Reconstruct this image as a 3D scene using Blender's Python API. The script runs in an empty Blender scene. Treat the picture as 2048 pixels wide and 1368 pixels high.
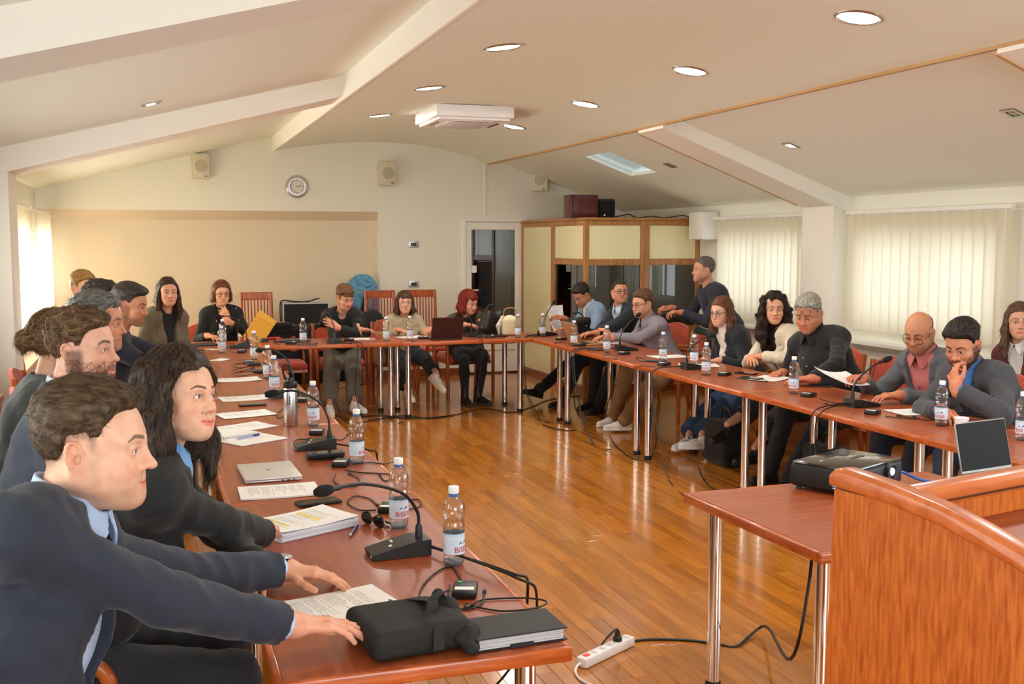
import bpy, bmesh, math, random
import numpy as np
from mathutils import Vector, Matrix, Euler
random.seed(7)
C = bpy.context.scene.collection
SC = bpy.context.scene
# ------------------------------------------------------------------ camera, sky, lights, exposure
CAM_H = 1.69
PITCH, YAW, FPX = math.radians(5.3145), math.radians(18.536), 2150.0
cam = bpy.data.cameras.new('camera'); cam.sensor_width = 36.0; cam.lens = 36.0 * FPX / 2048.0; cam.clip_start = 0.02
cam_o = bpy.data.objects.new('camera', cam); C.objects.link(cam_o)
cam_o.location = (0, 0, CAM_H)
cam_o.rotation_euler = Euler((math.pi / 2 - PITCH, 0, -YAW), 'XYZ')
SC.camera = cam_o
w = bpy.data.worlds.new('sky'); SC.world = w; w.use_nodes = True
w.node_tree.nodes['Background'].inputs[0].default_value = (0.80, 0.92, 1.0, 1)
w.node_tree.nodes['Background'].inputs[1].default_value = 0.85
def area(name, loc, rot, sx, sy, power, col):
    l = bpy.data.lights.new(name, 'AREA'); l.shape = 'RECTANGLE'; l.size = sx; l.size_y = sy; l.energy = power; l.color = col
    o = bpy.data.objects.new(name, l); C.objects.link(o); o.location = loc; o.rotation_euler = rot
    return o
HP = math.pi / 2
# daylight outside the window openings (the sun side is the left wall)
WARM = (1.0, 0.95, 0.85)
for i, (y, sx, p) in enumerate([(10.0, 2.2, 190), (12.2, 1.7, 150), (6.3, 3.2, 70), (1.7, 3.6, 40)]):
    area('daylight_west_%d' % (i + 1), (-1.62, y, 1.40), (0, -HP, 0), 1.15, sx, p, WARM)
for i, (y, sx, p) in enumerate([(9.6, 1.7, 13), (7.2, 1.8, 13)]):
    area('daylight_east_%d' % (i + 1), (6.42, y, 1.42), (0, HP, 0), 1.15, sx, p, (0.97, 0.98, 1.0))
area('daylight_south', (1.9, -3.45, 1.55), (HP, 0, 0), 5.2, 1.5, 205, (0.87, 0.95, 1.0))  # added frontal fill behind the camera, entering like window daylight
area('daylight_east_near', (6.42, 1.6, 1.5), (0, HP, 0), 1.3, 3.6, 75, (0.87, 0.95, 1.0))  # added cool fill at an unseen near window, countering the warm bounce
SC.view_settings.view_transform = 'Standard'; SC.view_settings.look = 'None'
SC.view_settings.gamma = 1.0; SC.view_settings.use_curve_mapping = False
SC.view_settings.exposure = 0.54
SC.cycles.max_bounces = 8; SC.cycles.diffuse_bounces = 5; SC.cycles.glossy_bounces = 4
SC.cycles.transmission_bounces = 6; SC.cycles.transparent_max_bounces = 16
SC.cycles.caustics_reflective = False; SC.cycles.caustics_refractive = False
SC.cycles.sample_clamp_indirect = 6.0

# ------------------------------------------------------------------ sight lines of the survey
def _ray(u, v):
    return cam_o.rotation_euler.to_matrix() @ Vector(((u - 1024) / FPX, (684 - v) / FPX, -1.0))
def at(u, v, z=0.74):                      # point of a horizontal plane
    d = _ray(u, v); return Vector((0, 0, CAM_H)) + d * ((z - CAM_H) / d.z)
def atx(u, v, x):
    d = _ray(u, v); return Vector((0, 0, CAM_H)) + d * (x / d.x)
def aty(u, v, y):
    d = _ray(u, v); return Vector((0, 0, CAM_H)) + d * (y / d.y)

# ------------------------------------------------------------------ materials
def _nt(name):
    m = bpy.data.materials.new(name); m.use_nodes = True
    nt = m.node_tree; return m, nt, nt.nodes['Principled BSDF']
def rgb(*c):                                # sRGB 0-255 -> linear
    return tuple(((x / 255) / 12.92 if x / 255 <= .04045 else ((x / 255 + .055) / 1.055) ** 2.4) for x in c) + (1.0,)
def mat(name, col, rough=.5, metal=0., spec=.5, var=0., vscale=30., bump=0., bscale=200., sheen=0., coat=0., emit=None, estr=0., sss=0.):
    m, nt, b = _nt(name)
    b.inputs['Base Color'].default_value = col; b.inputs['Roughness'].default_value = rough
    b.inputs['Metallic'].default_value = metal; b.inputs['Specular IOR Level'].default_value = spec
    if sheen: b.inputs['Sheen Weight'].default_value = sheen; b.inputs['Sheen Roughness'].default_value = .5
    if coat: b.inputs['Coat Weight'].default_value = coat; b.inputs['Coat Roughness'].default_value = .08
    if emit: b.inputs['Emission Color'].default_value = emit; b.inputs['Emission Strength'].default_value = estr
    if sss:
        b.inputs['Subsurface Weight'].default_value = sss; b.inputs['Subsurface Radius'].default_value = (.012, .005, .003)
        b.inputs['Subsurface Scale'].default_value = 1.0
    tc = nt.nodes.new('ShaderNodeTexCoord')
    if var:
        n = nt.nodes.new('ShaderNodeTexNoise'); n.inputs['Scale'].default_value = vscale; n.inputs['Detail'].default_value = 4
        nt.links.new(tc.outputs['Object'], n.inputs['Vector'])
        mx = nt.nodes.new('ShaderNodeMixRGB'); mx.blend_type = 'MULTIPLY'
        mx.inputs[1].default_value = col; mx.inputs[0].default_value = 1
        r = nt.nodes.new('ShaderNodeValToRGB')
        r.color_ramp.elements[0].color = (1 - var, 1 - var, 1 - var, 1); r.color_ramp.elements[0].position = .3
        r.color_ramp.elements[1].color = (1 + var * .4,) * 3 + (1,); r.color_ramp.elements[1].position = .7
        nt.links.new(n.outputs['Fac'], r.inputs[0]); nt.links.new(r.outputs[0], mx.inputs[2]); nt.links.new(mx.outputs[0], b.inputs['Base Color'])
    if bump:
        n = nt.nodes.new('ShaderNodeTexNoise'); n.inputs['Scale'].default_value = bscale; n.inputs['Detail'].default_value = 3
        nt.links.new(tc.outputs['Object'], n.inputs['Vector'])
        bp = nt.nodes.new('ShaderNodeBump'); bp.inputs['Strength'].default_value = bump; bp.inputs['Distance'].default_value = .002
        nt.links.new(n.outputs['Fac'], bp.inputs['Height']); nt.links.new(bp.outputs['Normal'], b.inputs['Normal'])
    return m
def wood(name, c1, c2, scale=(3, 40, 40), rough=.28, coat=.35, rnd=0., coords='Object', spec=.4, wob=0.):
    m, nt, b = _nt(name)
    tc = nt.nodes.new('ShaderNodeTexCoord'); mp = nt.nodes.new('ShaderNodeMapping'); mp.inputs['Scale'].default_value = scale
    oi = nt.nodes.new('ShaderNodeObjectInfo')
    ad = nt.nodes.new('ShaderNodeVectorMath'); ad.operation = 'ADD'
    sc = nt.nodes.new('ShaderNodeVectorMath'); sc.operation = 'SCALE'; sc.inputs['Scale'].default_value = 37.0
    cb = nt.nodes.new('ShaderNodeCombineXYZ')
    gi = nt.nodes.new('ShaderNodeNewGeometry')
    s2 = nt.nodes.new('ShaderNodeMath'); s2.operation = 'ADD'; s3 = nt.nodes.new('ShaderNodeMath'); s3.operation = 'FRACT'
    nt.links.new(oi.outputs['Random'], s2.inputs[0])
    if rnd: nt.links.new(gi.outputs['Random Per Island'], s2.inputs[1])
    else: s2.inputs[1].default_value = 0
    nt.links.new(s2.outputs[0], s3.inputs[0])
    for i in range(3): nt.links.new(s3.outputs[0], cb.inputs[i])
    nt.links.new(cb.outputs[0], sc.inputs[0]); nt.links.new(tc.outputs[coords], mp.inputs[0])
    nt.links.new(mp.outputs[0], ad.inputs[0]); nt.links.new(sc.outputs[0], ad.inputs[1])
    n = nt.nodes.new('ShaderNodeTexNoise'); n.inputs['Scale'].default_value = 1; n.inputs['Detail'].default_value = 6; n.inputs['Distortion'].default_value = .6
    nt.links.new(ad.outputs[0], n.inputs['Vector'])
    r = nt.nodes.new('ShaderNodeValToRGB'); r.color_ramp.elements[0].position = .32; r.color_ramp.elements[1].position = .68
    r.color_ramp.elements[0].color = c1; r.color_ramp.elements[1].color = c2
    nt.links.new(n.outputs['Fac'], r.inputs[0])
    out = r.outputs[0]
    if rnd:
        h = nt.nodes.new('ShaderNodeHueSaturation')
        mr = nt.nodes.new('ShaderNodeMapRange'); mr.inputs[3].default_value = 1 - rnd; mr.inputs[4].default_value = 1 + rnd
        nt.links.new(s3.outputs[0], mr.inputs[0]); nt.links.new(mr.outputs[0], h.inputs['Value'])
        nt.links.new(out, h.inputs['Color']); out = h.outputs[0]
    nt.links.new(out, b.inputs['Base Color'])
    b.inputs['Roughness'].default_value = rough; b.inputs['Coat Weight'].default_value = coat; b.inputs['Coat Roughness'].default_value = .1
    b.inputs['Specular IOR Level'].default_value = spec
    if wob:
        n2 = nt.nodes.new('ShaderNodeTexNoise'); n2.inputs['Scale'].default_value = 9; n2.inputs['Detail'].default_value = 2
        nt.links.new(tc.outputs['Object'], n2.inputs['Vector'])
        bp = nt.nodes.new('ShaderNodeBump'); bp.inputs['Strength'].default_value = wob; bp.inputs['Distance'].default_value = .004
        nt.links.new(n2.outputs['Fac'], bp.inputs['Height']); nt.links.new(bp.outputs['Normal'], b.inputs['Normal'])
        nt.links.new(bp.outputs['Normal'], b.inputs['Coat Normal'])
    return m
def clear(name, tint, refr=.35, rough=.02, ior=1.2, gl=.08, fc=.6):
    m, nt, b = _nt(name); nt.nodes.remove(b); out = nt.nodes['Material Output']
    tr = nt.nodes.new('ShaderNodeBsdfTransparent'); tr.inputs[0].default_value = tint
    rf = nt.nodes.new('ShaderNodeBsdfRefraction'); rf.inputs['Color'].default_value = tint; rf.inputs['IOR'].default_value = ior; rf.inputs['Roughness'].default_value = 0
    gs = nt.nodes.new('ShaderNodeBsdfGlossy'); gs.inputs['Roughness'].default_value = rough
    m1 = nt.nodes.new('ShaderNodeMixShader'); m1.inputs[0].default_value = refr
    nt.links.new(tr.outputs[0], m1.inputs[1]); nt.links.new(rf.outputs[0], m1.inputs[2])
    lw = nt.nodes.new('ShaderNodeLayerWeight'); lw.inputs[0].default_value = .25
    mm = nt.nodes.new('ShaderNodeMath'); mm.operation = 'MULTIPLY_ADD'; mm.inputs[1].default_value = fc; mm.inputs[2].default_value = gl
    nt.links.new(lw.outputs['Facing'], mm.inputs[0])
    m2 = nt.nodes.new('ShaderNodeMixShader'); nt.links.new(mm.outputs[0], m2.inputs[0])
    nt.links.new(m1.outputs[0], m2.inputs[1]); nt.links.new(gs.outputs[0], m2.inputs[2]); nt.links.new(m2.outputs[0], out.inputs[0])
    return m
def translucent(name, col, fac=.5):
    m, nt, b = _nt(name); nt.nodes.remove(b); out = nt.nodes['Material Output']
    d = nt.nodes.new('ShaderNodeBsdfDiffuse'); d.inputs[0].default_value = col
    t = nt.nodes.new('ShaderNodeBsdfTranslucent'); t.inputs[0].default_value = col
    tc = nt.nodes.new('ShaderNodeTexCoord'); mp = nt.nodes.new('ShaderNodeMapping'); mp.inputs['Scale'].default_value = (60, 60, 400)
    n = nt.nodes.new('ShaderNodeTexNoise'); n.inputs['Scale'].default_value = 1
    nt.links.new(tc.outputs['Object'], mp.inputs[0]); nt.links.new(mp.outputs[0], n.inputs['Vector'])
    mr = nt.nodes.new('ShaderNodeMapRange'); mr.inputs[3].default_value = fac - .08; mr.inputs[4].default_value = fac + .08
    nt.links.new(n.outputs['Fac'], mr.inputs[0])
    x = nt.nodes.new('ShaderNodeMixShader'); nt.links.new(mr.outputs[0], x.inputs[0])
    nt.links.new(d.outputs[0], x.inputs[1]); nt.links.new(t.outputs[0], x.inputs[2]); nt.links.new(x.outputs[0], out.inputs[0])
    return m
def page(name, bands=(), rows=46, dark=.55):
    """white paper with fine print by UV (u across, v up the page); bands = highlighted strips (v0, v1)"""
    m, nt, b = _nt(name); N = nt.nodes.new; L = nt.links.new
    uv = N('ShaderNodeTexCoord'); sp = N('ShaderNodeSeparateXYZ'); L(uv.outputs['UV'], sp.inputs[0])
    def M(op, a, bb=None, cc=None):
        x = N('ShaderNodeMath'); x.operation = op
        for i, q in enumerate((a, bb, cc)):
            if q is None: continue
            if isinstance(q, (int, float)): x.inputs[i].default_value = q
            else: L(q, x.inputs[i])
        return x.outputs[0]
    U, V = sp.outputs[0], sp.outputs[1]
    def rng(x, a, c): return M('MULTIPLY', M('GREATER_THAN', x, a), M('LESS_THAN', x, c))
    rowf = M('FRACT', M('MULTIPLY', V, rows)); rowi = M('FLOOR', M('MULTIPLY', V, rows))
    line = M('MULTIPLY', M('GREATER_THAN', rowf, .35), M('LESS_THAN', rowf, .8))
    cb = N('ShaderNodeCombineXYZ'); L(M('MULTIPLY', U, 60), cb.inputs[0]); L(M('MULTIPLY', rowi, 7.3), cb.inputs[1])
    n = N('ShaderNodeTexNoise'); n.inputs['Scale'].default_value = 1; L(cb.outputs[0], n.inputs['Vector'])
    word = M('GREATER_THAN', n.outputs['Fac'], .45)
    wn = N('ShaderNodeTexWhiteNoise'); wn.noise_dimensions = '1D'; L(rowi, wn.inputs['W'])
    endx = M('MULTIPLY_ADD', wn.outputs['Value'], .55, .35); keep = M('GREATER_THAN', wn.outputs['Value'], .22)
    ink = M('MULTIPLY', M('MULTIPLY', line, word), M('MULTIPLY', keep, M('MULTIPLY', rng(V, .08, .84), M('MULTIPLY', M('GREATER_THAN', U, .12), M('LESS_THAN', U, endx)))))
    base = N('ShaderNodeMixRGB'); base.inputs[1].default_value = rgb(250, 248, 245); base.inputs[2].default_value = rgb(250, 224, 120)
    tot = None
    for v0, v1 in bands:
        q = M('MULTIPLY', rng(V, v0, v1), rng(U, .1, .72)); tot = q if tot is None else M('MAXIMUM', tot, q)
    if tot is None: base.inputs[0].default_value = 0
    else: L(tot, base.inputs[0])
    mx = N('ShaderNodeMixRGB'); L(M('MULTIPLY', ink, dark), mx.inputs[0]); L(base.outputs[0], mx.inputs[1]); mx.inputs[2].default_value = rgb(60, 60, 66)
    L(mx.outputs[0], b.inputs['Base Color']); b.inputs['Roughness'].default_value = .6
    return m
MT = {}
MT['wall'] = mat('wall_plaster', rgb(236, 234, 222), .8, spec=.2, bump=.15, bscale=120)
MT['wall_n'] = mat('niche_plaster', rgb(226, 211, 187), .8, spec=.2, bump=.15, bscale=120)
MT['ceil'] = mat('ceiling_paint', rgb(241, 243, 232), .8, spec=.2, bump=.08, bscale=80)
MT['vault'] = mat('vault_paint', rgb(237, 242, 230), .75, spec=.25, bump=.06, bscale=60)
MT['beam'] = mat('beam_paint', rgb(243, 238, 228), .8, spec=.2)
MT['tan'] = mat('tan_trim', rgb(190, 150, 100), .6)
MT['pvc'] = mat('white_pvc', rgb(240, 238, 232), .35)
MT['plank'] = wood('oak_plank', rgb(170, 100, 24), rgb(196, 123, 36), (22, 2.0, 10), .20, .45, rnd=.17, spec=.5, wob=.10)
MT['skirt'] = wood('skirting_wood', rgb(120, 60, 25), rgb(160, 90, 40), (3, 30, 30))
MT['top'] = wood('mahogany_top', rgb(146, 68, 34), rgb(171, 88, 49), (34, 2.6, 30), .34, .12, rnd=.06, spec=.35)
MT['topx'] = wood('mahogany_top_cross', rgb(146, 68, 34), rgb(171, 88, 49), (2.6, 34, 30), .34, .12, rnd=.06, spec=.35)
MT['edge'] = wood('mahogany_edge', rgb(168, 74, 28), rgb(208, 108, 50), (8, 8, 60), .28, .3)
MT['podium'] = wood('podium_veneer', rgb(172, 78, 24), rgb(212, 116, 46), (130, 130, 14), .36, .12)
MT['podrim'] = wood('podium_rim', rgb(188, 92, 42), rgb(214, 120, 64), (6, 30, 30), .3, .3)
MT['chairwood'] = wood('chair_beech', rgb(150, 66, 24), rgb(196, 98, 42), (30, 30, 4), .3, .3)
MT['boothwood'] = wood('booth_oak', rgb(152, 98, 46), rgb(190, 134, 74), (40, 40, 3), .4, .1)
MT['cream'] = mat('cream_laminate', rgb(238, 226, 178), .3, coat=.2)
MT['red'] = mat('red_upholstery', rgb(204, 82, 54), .85, var=.25, vscale=60, sheen=.3, bump=.3, bscale=400)
MT['chrome'] = mat('chrome', (.86, .84, .82, 1), .08, 1.0)
MT['steel'] = mat('brushed_steel', (.62, .60, .57, 1), .28, 1.0, var=.1, vscale=80)
MT['black'] = mat('black_plastic', rgb(26, 26, 27), .4)
MT['rubber'] = mat('black_rubber', rgb(16, 16, 16), .55)
MT['foam'] = mat('black_foam', rgb(18, 18, 18), .95, bump=.8, bscale=900)
MT['white'] = mat('white_plastic', rgb(244, 244, 244), .35)
MT['paper'] = mat('plain_paper', rgb(248, 246, 242), .65)
MT['page'] = page('printed_page')
MT['pageh'] = page('printed_page_highlighted', bands=((.58, .645), (.19, .235)))
MT['beige'] = mat('beige_plastic', rgb(214, 206, 180), .5)
MT['grille'] = mat('beige_grille', rgb(196, 188, 164), .7, var=.4, vscale=400)
MT['silver'] = mat('silver_plastic', rgb(198, 196, 196), .3, .55)
MT['face'] = mat('clock_face', rgb(228, 222, 206), .4)
MT['label'] = None
MT['bluep'] = mat('blue_plastic', rgb(40, 96, 170), .3)
MT['green'] = mat('green_lamp', rgb(30, 170, 70), .3)
MT['redp'] = mat('red_plastic', rgb(190, 30, 26), .35)
MT['glass'] = clear('window_glass', (.96, .98, .98, 1), 0, .0, 1.1, .04)
MT['dglass'] = clear('booth_glass', (.30, .29, .27, 1), 0, .0, 1.1, .08)
MT['bottle'] = clear('bottle_pet', (.97, .985, .995, 1), .4, .03, 1.14, .07)
MT['lens'] = clear('spectacle_lens', (.97, .97, .97, 1), 0, .0, 1.1, .02, .25)
MT['lit'] = mat('lamp_glow', (1, 1, 1, 1), .5, emit=(1.0, .97, .92, 1), estr=95)
MT['lit2'] = mat('spot_glow', (1, 1, 1, 1), .5, emit=(1.0, .93, .8, 1), estr=30)
MT['off'] = mat('spot_glass_off', rgb(150, 140, 120), .2)
MT['nickel'] = mat('nickel_ring', (.42, .39, .33, 1), .3, 1.0)
MT['slat'] = translucent('blind_fabric', rgb(236, 228, 208), .45)
MT['leather'] = mat('black_leather', rgb(24, 23, 22), .42, bump=.25, bscale=300)
MT['cable'] = mat('cable_black', rgb(20, 19, 18), .45)

# ------------------------------------------------------------------ geometry helper
class G:
    def __init__(s): s.v = []; s.f = []; s.m = []; s.uv = {}
    def add(s, vs, fs, mi=0):
        o = len(s.v); s.v += [tuple(p) for p in vs]; s.f += [tuple(i + o for i in f) for f in fs]; s.m += [mi] * len(fs); return s
    def box(s, lo, hi, mi=0, M=None):
        (a, b, c), (d, e, f) = lo, hi
        vs = [Vector(p) for p in ((a, b, c), (d, b, c), (d, e, c), (a, e, c), (a, b, f), (d, b, f), (d, e, f), (a, e, f))]
        if M is not None: vs = [M @ p for p in vs]
        return s.add(vs, [(3, 2, 1, 0), (4, 5, 6, 7), (0, 1, 5, 4), (1, 2, 6, 5), (2, 3, 7, 6), (3, 0, 4, 7)], mi)
    def rbox(s, lo, hi, r=.004, seg=2, mi=0, M=None):
        bm = bmesh.new(); bmesh.ops.create_cube(bm, size=1)
        c = [(lo[i] + hi[i]) / 2 for i in range(3)]; d = [hi[i] - lo[i] for i in range(3)]
        for v in bm.verts: v.co = Vector([v.co[i] * d[i] + c[i] for i in range(3)])
        bmesh.ops.bevel(bm, geom=list(bm.edges), offset=min(r, min(d) * .49), segments=seg, affect='EDGES', profile=.5)
        bm.verts.index_update()
        vs = [(M @ v.co if M is not None else v.co.copy()) for v in bm.verts]; fs = [[v.index for v in f.verts] for f in bm.faces]
        bm.free(); return s.add(vs, fs, mi)
    def prism(s, poly, z0, z1, mi=0, M=None):
        n = len(poly); vs = [Vector((x, y, z0)) for x, y in poly] + [Vector((x, y, z1)) for x, y in poly]
        if M is not None: vs = [M @ p for p in vs]
        return s.add(vs, [tuple(range(n - 1, -1, -1)), tuple(range(n, 2 * n))] + [(i, (i + 1) % n, n + (i + 1) % n, n + i) for i in range(n)], mi)
    def lathe(s, prof, seg=20, c=(0, 0, 0), M=None, mi=0):
        vs = []; fs = []
        for r, z in prof:
            for k in range(seg):
                a = 2 * math.pi * k / seg; p = Vector((r * math.cos(a) + c[0], r * math.sin(a) + c[1], z + c[2])); vs.append(M @ p if M is not None else p)
        n = len(prof)
        for i in range(n - 1):
            for k in range(seg): fs.append((i * seg + k, i * seg + (k + 1) % seg, (i + 1) * seg + (k + 1) % seg, (i + 1) * seg + k))
        if prof[0][0] > 1e-6: fs.append(tuple(range(seg - 1, -1, -1)))
        if prof[-1][0] > 1e-6 and not (prof[0][0] < 1e-6 and abs(prof[0][1] - prof[-1][1]) < 1e-9): fs.append(tuple((n - 1) * seg + k for k in range(seg)))
        return s.add(vs, fs, mi)
    def tube(s, pts, r, seg=6, mi=0, caps=True):
        pts = [Vector(p) for p in pts]; n = len(pts); rs = r if isinstance(r, (list, tuple)) else [r] * n
        T = [(pts[min(i + 1, n - 1)] - pts[max(i - 1, 0)]).normalized() for i in range(n)]
        up = Vector((0, 0, 1)) if abs(T[0].z) < .9 else Vector((1, 0, 0)); N = (up - T[0] * up.dot(T[0])).normalized()
        vs = []
        for i in range(n):
            if i: N = (N - T[i] * N.dot(T[i])).normalized()
            B = T[i].cross(N)
            for k in range(seg):
                a = 2 * math.pi * k / seg; vs.append(pts[i] + (N * math.cos(a) + B * math.sin(a)) * rs[i])
        fs = [(i * seg + k, i * seg + (k + 1) % seg, (i + 1) * seg + (k + 1) % seg, (i + 1) * seg + k) for i in range(n - 1) for k in range(seg)]
        if caps: fs += [tuple(range(seg - 1, -1, -1)), tuple((n - 1) * seg + k for k in range(seg))]
        return s.add(vs, fs, mi)
    def ball(s, c, r, seg=12, rings=8, M=None, mi=0):
        r = r if isinstance(r, (tuple, list)) else (r, r, r)
        vs = []; fs = []
        for i in range(rings + 1):
            t = math.pi * i / rings
            for k in range(seg):
                a = 2 * math.pi * k / seg
                p = Vector((math.sin(t) * math.cos(a) * r[0], math.sin(t) * math.sin(a) * r[1], -math.cos(t) * r[2]))
                if M is not None: p = M @ p
                vs.append(p + Vector(c))
        for i in range(rings):
            for k in range(seg): fs.append((i * seg + k, i * seg + (k + 1) % seg, (i + 1) * seg + (k + 1) % seg, (i + 1) * seg + k))
        return s.add(vs, fs, mi)
    def quad(s, a, b, c, d, mi=0): return s.add([a, b, c, d], [(0, 1, 2, 3)], mi)
    def mesh(s, name, mats, smooth=40):
        me = bpy.data.meshes.new(name); me.from_pydata(s.v, [], s.f); me.update()
        for m in (mats if isinstance(mats, (list, tuple)) else [mats]): me.materials.append(m)
        me.polygons.foreach_set('material_index', s.m)
        if smooth:
            me.polygons.foreach_set('use_smooth', [True] * len(s.f)); me.set_sharp_from_angle(angle=math.radians(smooth))
        return me
    def obj(s, name, mats, parent=None, smooth=40): return link(name, s.mesh(name, mats, smooth), parent)
def link(name, me, parent=None):
    o = bpy.data.objects.new(name, me); C.objects.link(o)
    if parent is not None: o.parent = parent
    return o
def empty(name, loc=(0, 0, 0), rz=0.):
    o = bpy.data.objects.new(name, None); C.objects.link(o); o.location = loc; o.rotation_euler = (0, 0, rz); o.empty_display_size = .05; return o
def tag(o, label, cat, group=None):
    o['label'] = label; o['category'] = cat
    if group: o['group'] = group
    return o
def struct(o, label=None):
    o['kind'] = 'structure'
    if label: o['label'] = label
    return o
def kids(o): return [c for c in C.objects if c.parent == o]
KIDS = {}
def copy_tree(o, loc=None, rz=None, label=None):
    def rec(x, p):
        c = x.copy(); C.objects.link(c)
        if p is not None: c.parent = p
        for ch in x.children: rec(ch, c)
        return c
    c = rec(o, None)
    if loc is not None: c.location = loc
    if rz is not None: c.rotation_euler = (0, 0, rz)
    if label: c['label'] = label
    return c
def smooth_path(pts, n=8):
    P = [Vector(p) for p in pts]; P = [P[0]] + P + [P[-1]]; out = []
    for i in range(1, len(P) - 2):
        for k in range(n):
            t = k / n; a, b, c, d = P[i - 1:i + 3]
            out.append(.5 * ((2 * b) + (c - a) * t + (2 * a - 5 * b + 4 * c - d) * t * t + (3 * b - a - 3 * c + d) * t ** 3))
    out.append(P[-2]); return out
# ------------------------------------------------------------------ room shell
XW, XE, YS, YN = -1.2, 5.95, -2.6, 13.16
def zl(x): return 2.34 + .25 * (x + .96)
def zr(x): return 2.09 + .36 * (5.95 - x)
VX = [1.41, 1.86, 2.34, 2.71, 3.08, 3.59, 4.09]; VZ = [2.76, 2.845, 2.89, 2.908, 2.898, 2.82, 2.68]
def vault(x):
    # smooth curve through the measured section
    c = np.polyfit(VX, VZ, 4); return float(np.polyval(c, x))
def wall_with_holes(name, ax, p0, p1, a0, a1, z1, holes, m):
    """wall slab between planes p0..p1 of axis ax, running a0..a1, with rectangular holes (a, b, z0, z1)"""
    g = G()
    def bx(a, b, z0, zz):
        if b - a < 1e-4 or zz - z0 < 1e-4: return
        if ax == 0: g.box((p0, a, z0), (p1, b, zz))
        else: g.box((a, p0, z0), (b, p1, zz))
    cur = a0
    for a, b, z0, zz in sorted(holes):
        bx(cur, a, 0, z1); bx(a, b, 0, z0); bx(a, b, zz, z1); cur = b
    bx(cur, a1, 0, z1)
    return struct(g.obj(name, m, smooth=0))
WL = [(-.1, 3.6, .9, 1.95), (4.75, 7.85, .95, 1.80), (8.95, 10.9, .95, 1.72), (11.2, 12.95, .95, 1.72)]
WR = [(-.3, 3.3, .9, 1.95), (6.36, 8.02, .98, 1.74), (8.86, 10.42, .98, 1.74)]
wall_with_holes('wall_left', 0, XW - .25, XW, YS - .2, YN + .4, 2.42, WL, MT['wall'])
wall_with_holes('wall_right', 0, XE, XE + .25, YS - .2, YN + .4, 2.25, WR, MT['wall'])
wall_with_holes('wall_near', 1, YS - .2, YS, XW - .2, XE + .2, 3.1, [(-.5, 4.4, .8, 2.2)], MT['wall'])  # wall behind the camera, opening added to let the frontal fill in
# far wall: a shallow niche on the left, a doorway on the right
g = G(); ND = .15
g.box((2.68, YN, 0), (3.74, YN + .3, 3.1)); g.box((4.62, YN, 0), (6.2, YN + .3, 3.1)); g.box((3.74, YN, 2.0), (4.62, YN + .3, 3.1))
g.box((-1.45, YN, 2.06), (2.68, YN + .3, 3.1))
struct(g.obj('wall_far', MT['wall'], smooth=0))
g = G(); g.box((-1.45, YN + ND, 0), (2.68, YN + .3, 2.06)); g.quad((-1.2, YN, 2.06), (2.68, YN, 2.06), (2.68, YN + ND + .01, 1.945), (-1.2, YN + ND + .01, 1.945))
struct(g.obj('wall_niche', MT['wall_n'], smooth=0))
# floor: dark bed and oak strips
fl = G().box((XW - .2, YS - .2, -.12), (XE + .2, YN + .2, -.012)).obj('floor', mat('floor_bed', rgb(40, 22, 10), .8), smooth=0); struct(fl)
PW, LEN = .07, (.42, .56, .70, .84)
def plank_geo(g, x, y, L, dz):
    a, b, h = .0005, PW - .0005, .0012
    vs = [(x + a, y + .0005, dz - .012), (x + b, y + .0005, dz - .012), (x + b, y + L - .0005, dz - .012), (x + a, y + L - .0005, dz - .012)]
    vs += [(p[0], p[1], dz - h) for p in vs[:4]]
    vs += [(x + a + h, y + .0005 + h, dz), (x + b - h, y + .0005 + h, dz), (x + b - h, y + L - .0005 - h, dz), (x + a + h, y + L - .0005 - h, dz)]
    fs = [(0, 1, 5, 4), (1, 2, 6, 5), (2, 3, 7, 6), (3, 0, 4, 7), (4, 5, 9, 8), (5, 6, 10, 9), (6, 7, 11, 10), (7, 4, 8, 11), (8, 9, 10, 11)]
    g.add(vs, fs)
PM = {}
for L in LEN:
    q = G(); plank_geo(q, 0, 0, L, 0); PM[L] = q.mesh('plank_%d' % int(L * 100), MT['plank'], 0)
rest = G(); near = []
rp = random.Random(3)
for i in range(int((XE - XW) / PW) + 1):
    x = XW + i * PW; y = YS - rp.random() * .6
    while y < YN + .1:
        L = rp.choice(LEN); dz = rp.uniform(-.0004, 0)
        if .9 < x < 3.7 and 3.0 < y < 9.0 and y > 1.05 * x + 1.6 and x > .9: near.append((y + .2 * abs(x - 2), x, L, dz))
        else: plank_geo(rest, x, y, L, dz)
        y += L
near.sort(); FREE = near[:300]
for _, x, L, dz in [(k[0], k[1], k[2], k[3]) for k in near[300:]]: plank_geo(rest, x, _ - .2 * abs(x - 2), L, dz)
ro = rest.obj('planks_beyond', MT['plank'], fl, 0); ro['kind'] = 'stuff'
for k, x, L, dz in FREE:
    o = link('plank', PM[L], fl); o.location = (x, k - .2 * abs(x - 2), dz)
# sloped ceilings (the right one with a roof light), vault between them
def slope(name, fz, x0, x1, holes=()):
    g = G()
    def piece(a, b, y0, y1):
        if b - a < 1e-4 or y1 - y0 < 1e-4: return
        vs = [(a, y0, fz(a)), (b, y0, fz(b)), (b, y1, fz(b)), (a, y1, fz(a))]; vs += [(p[0], p[1], p[2] + .035) for p in vs]
        g.add(vs, [(3, 2, 1, 0), (4, 5, 6, 7), (0, 1, 5, 4), (1, 2, 6, 5), (2, 3, 7, 6), (3, 0, 4, 7)])
    if not holes: piece(x0, x1, YS - .2, YN + .2)
    for (a, b, y0, y1) in holes:
        piece(x0, a, YS - .2, YN + .2); piece(b, x1, YS - .2, YN + .2); piece(a, b, YS - .2, y0); piece(a, b, y1, YN + .2)
    return struct(g.obj(name, MT['ceil'], smooth=0))
slope('ceiling_left', zl, XW - .3, 1.75)
slope('ceiling_right', zr, 3.75, XE + .3, [(4.50, 5.05, 10.28, 10.93)])
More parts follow.
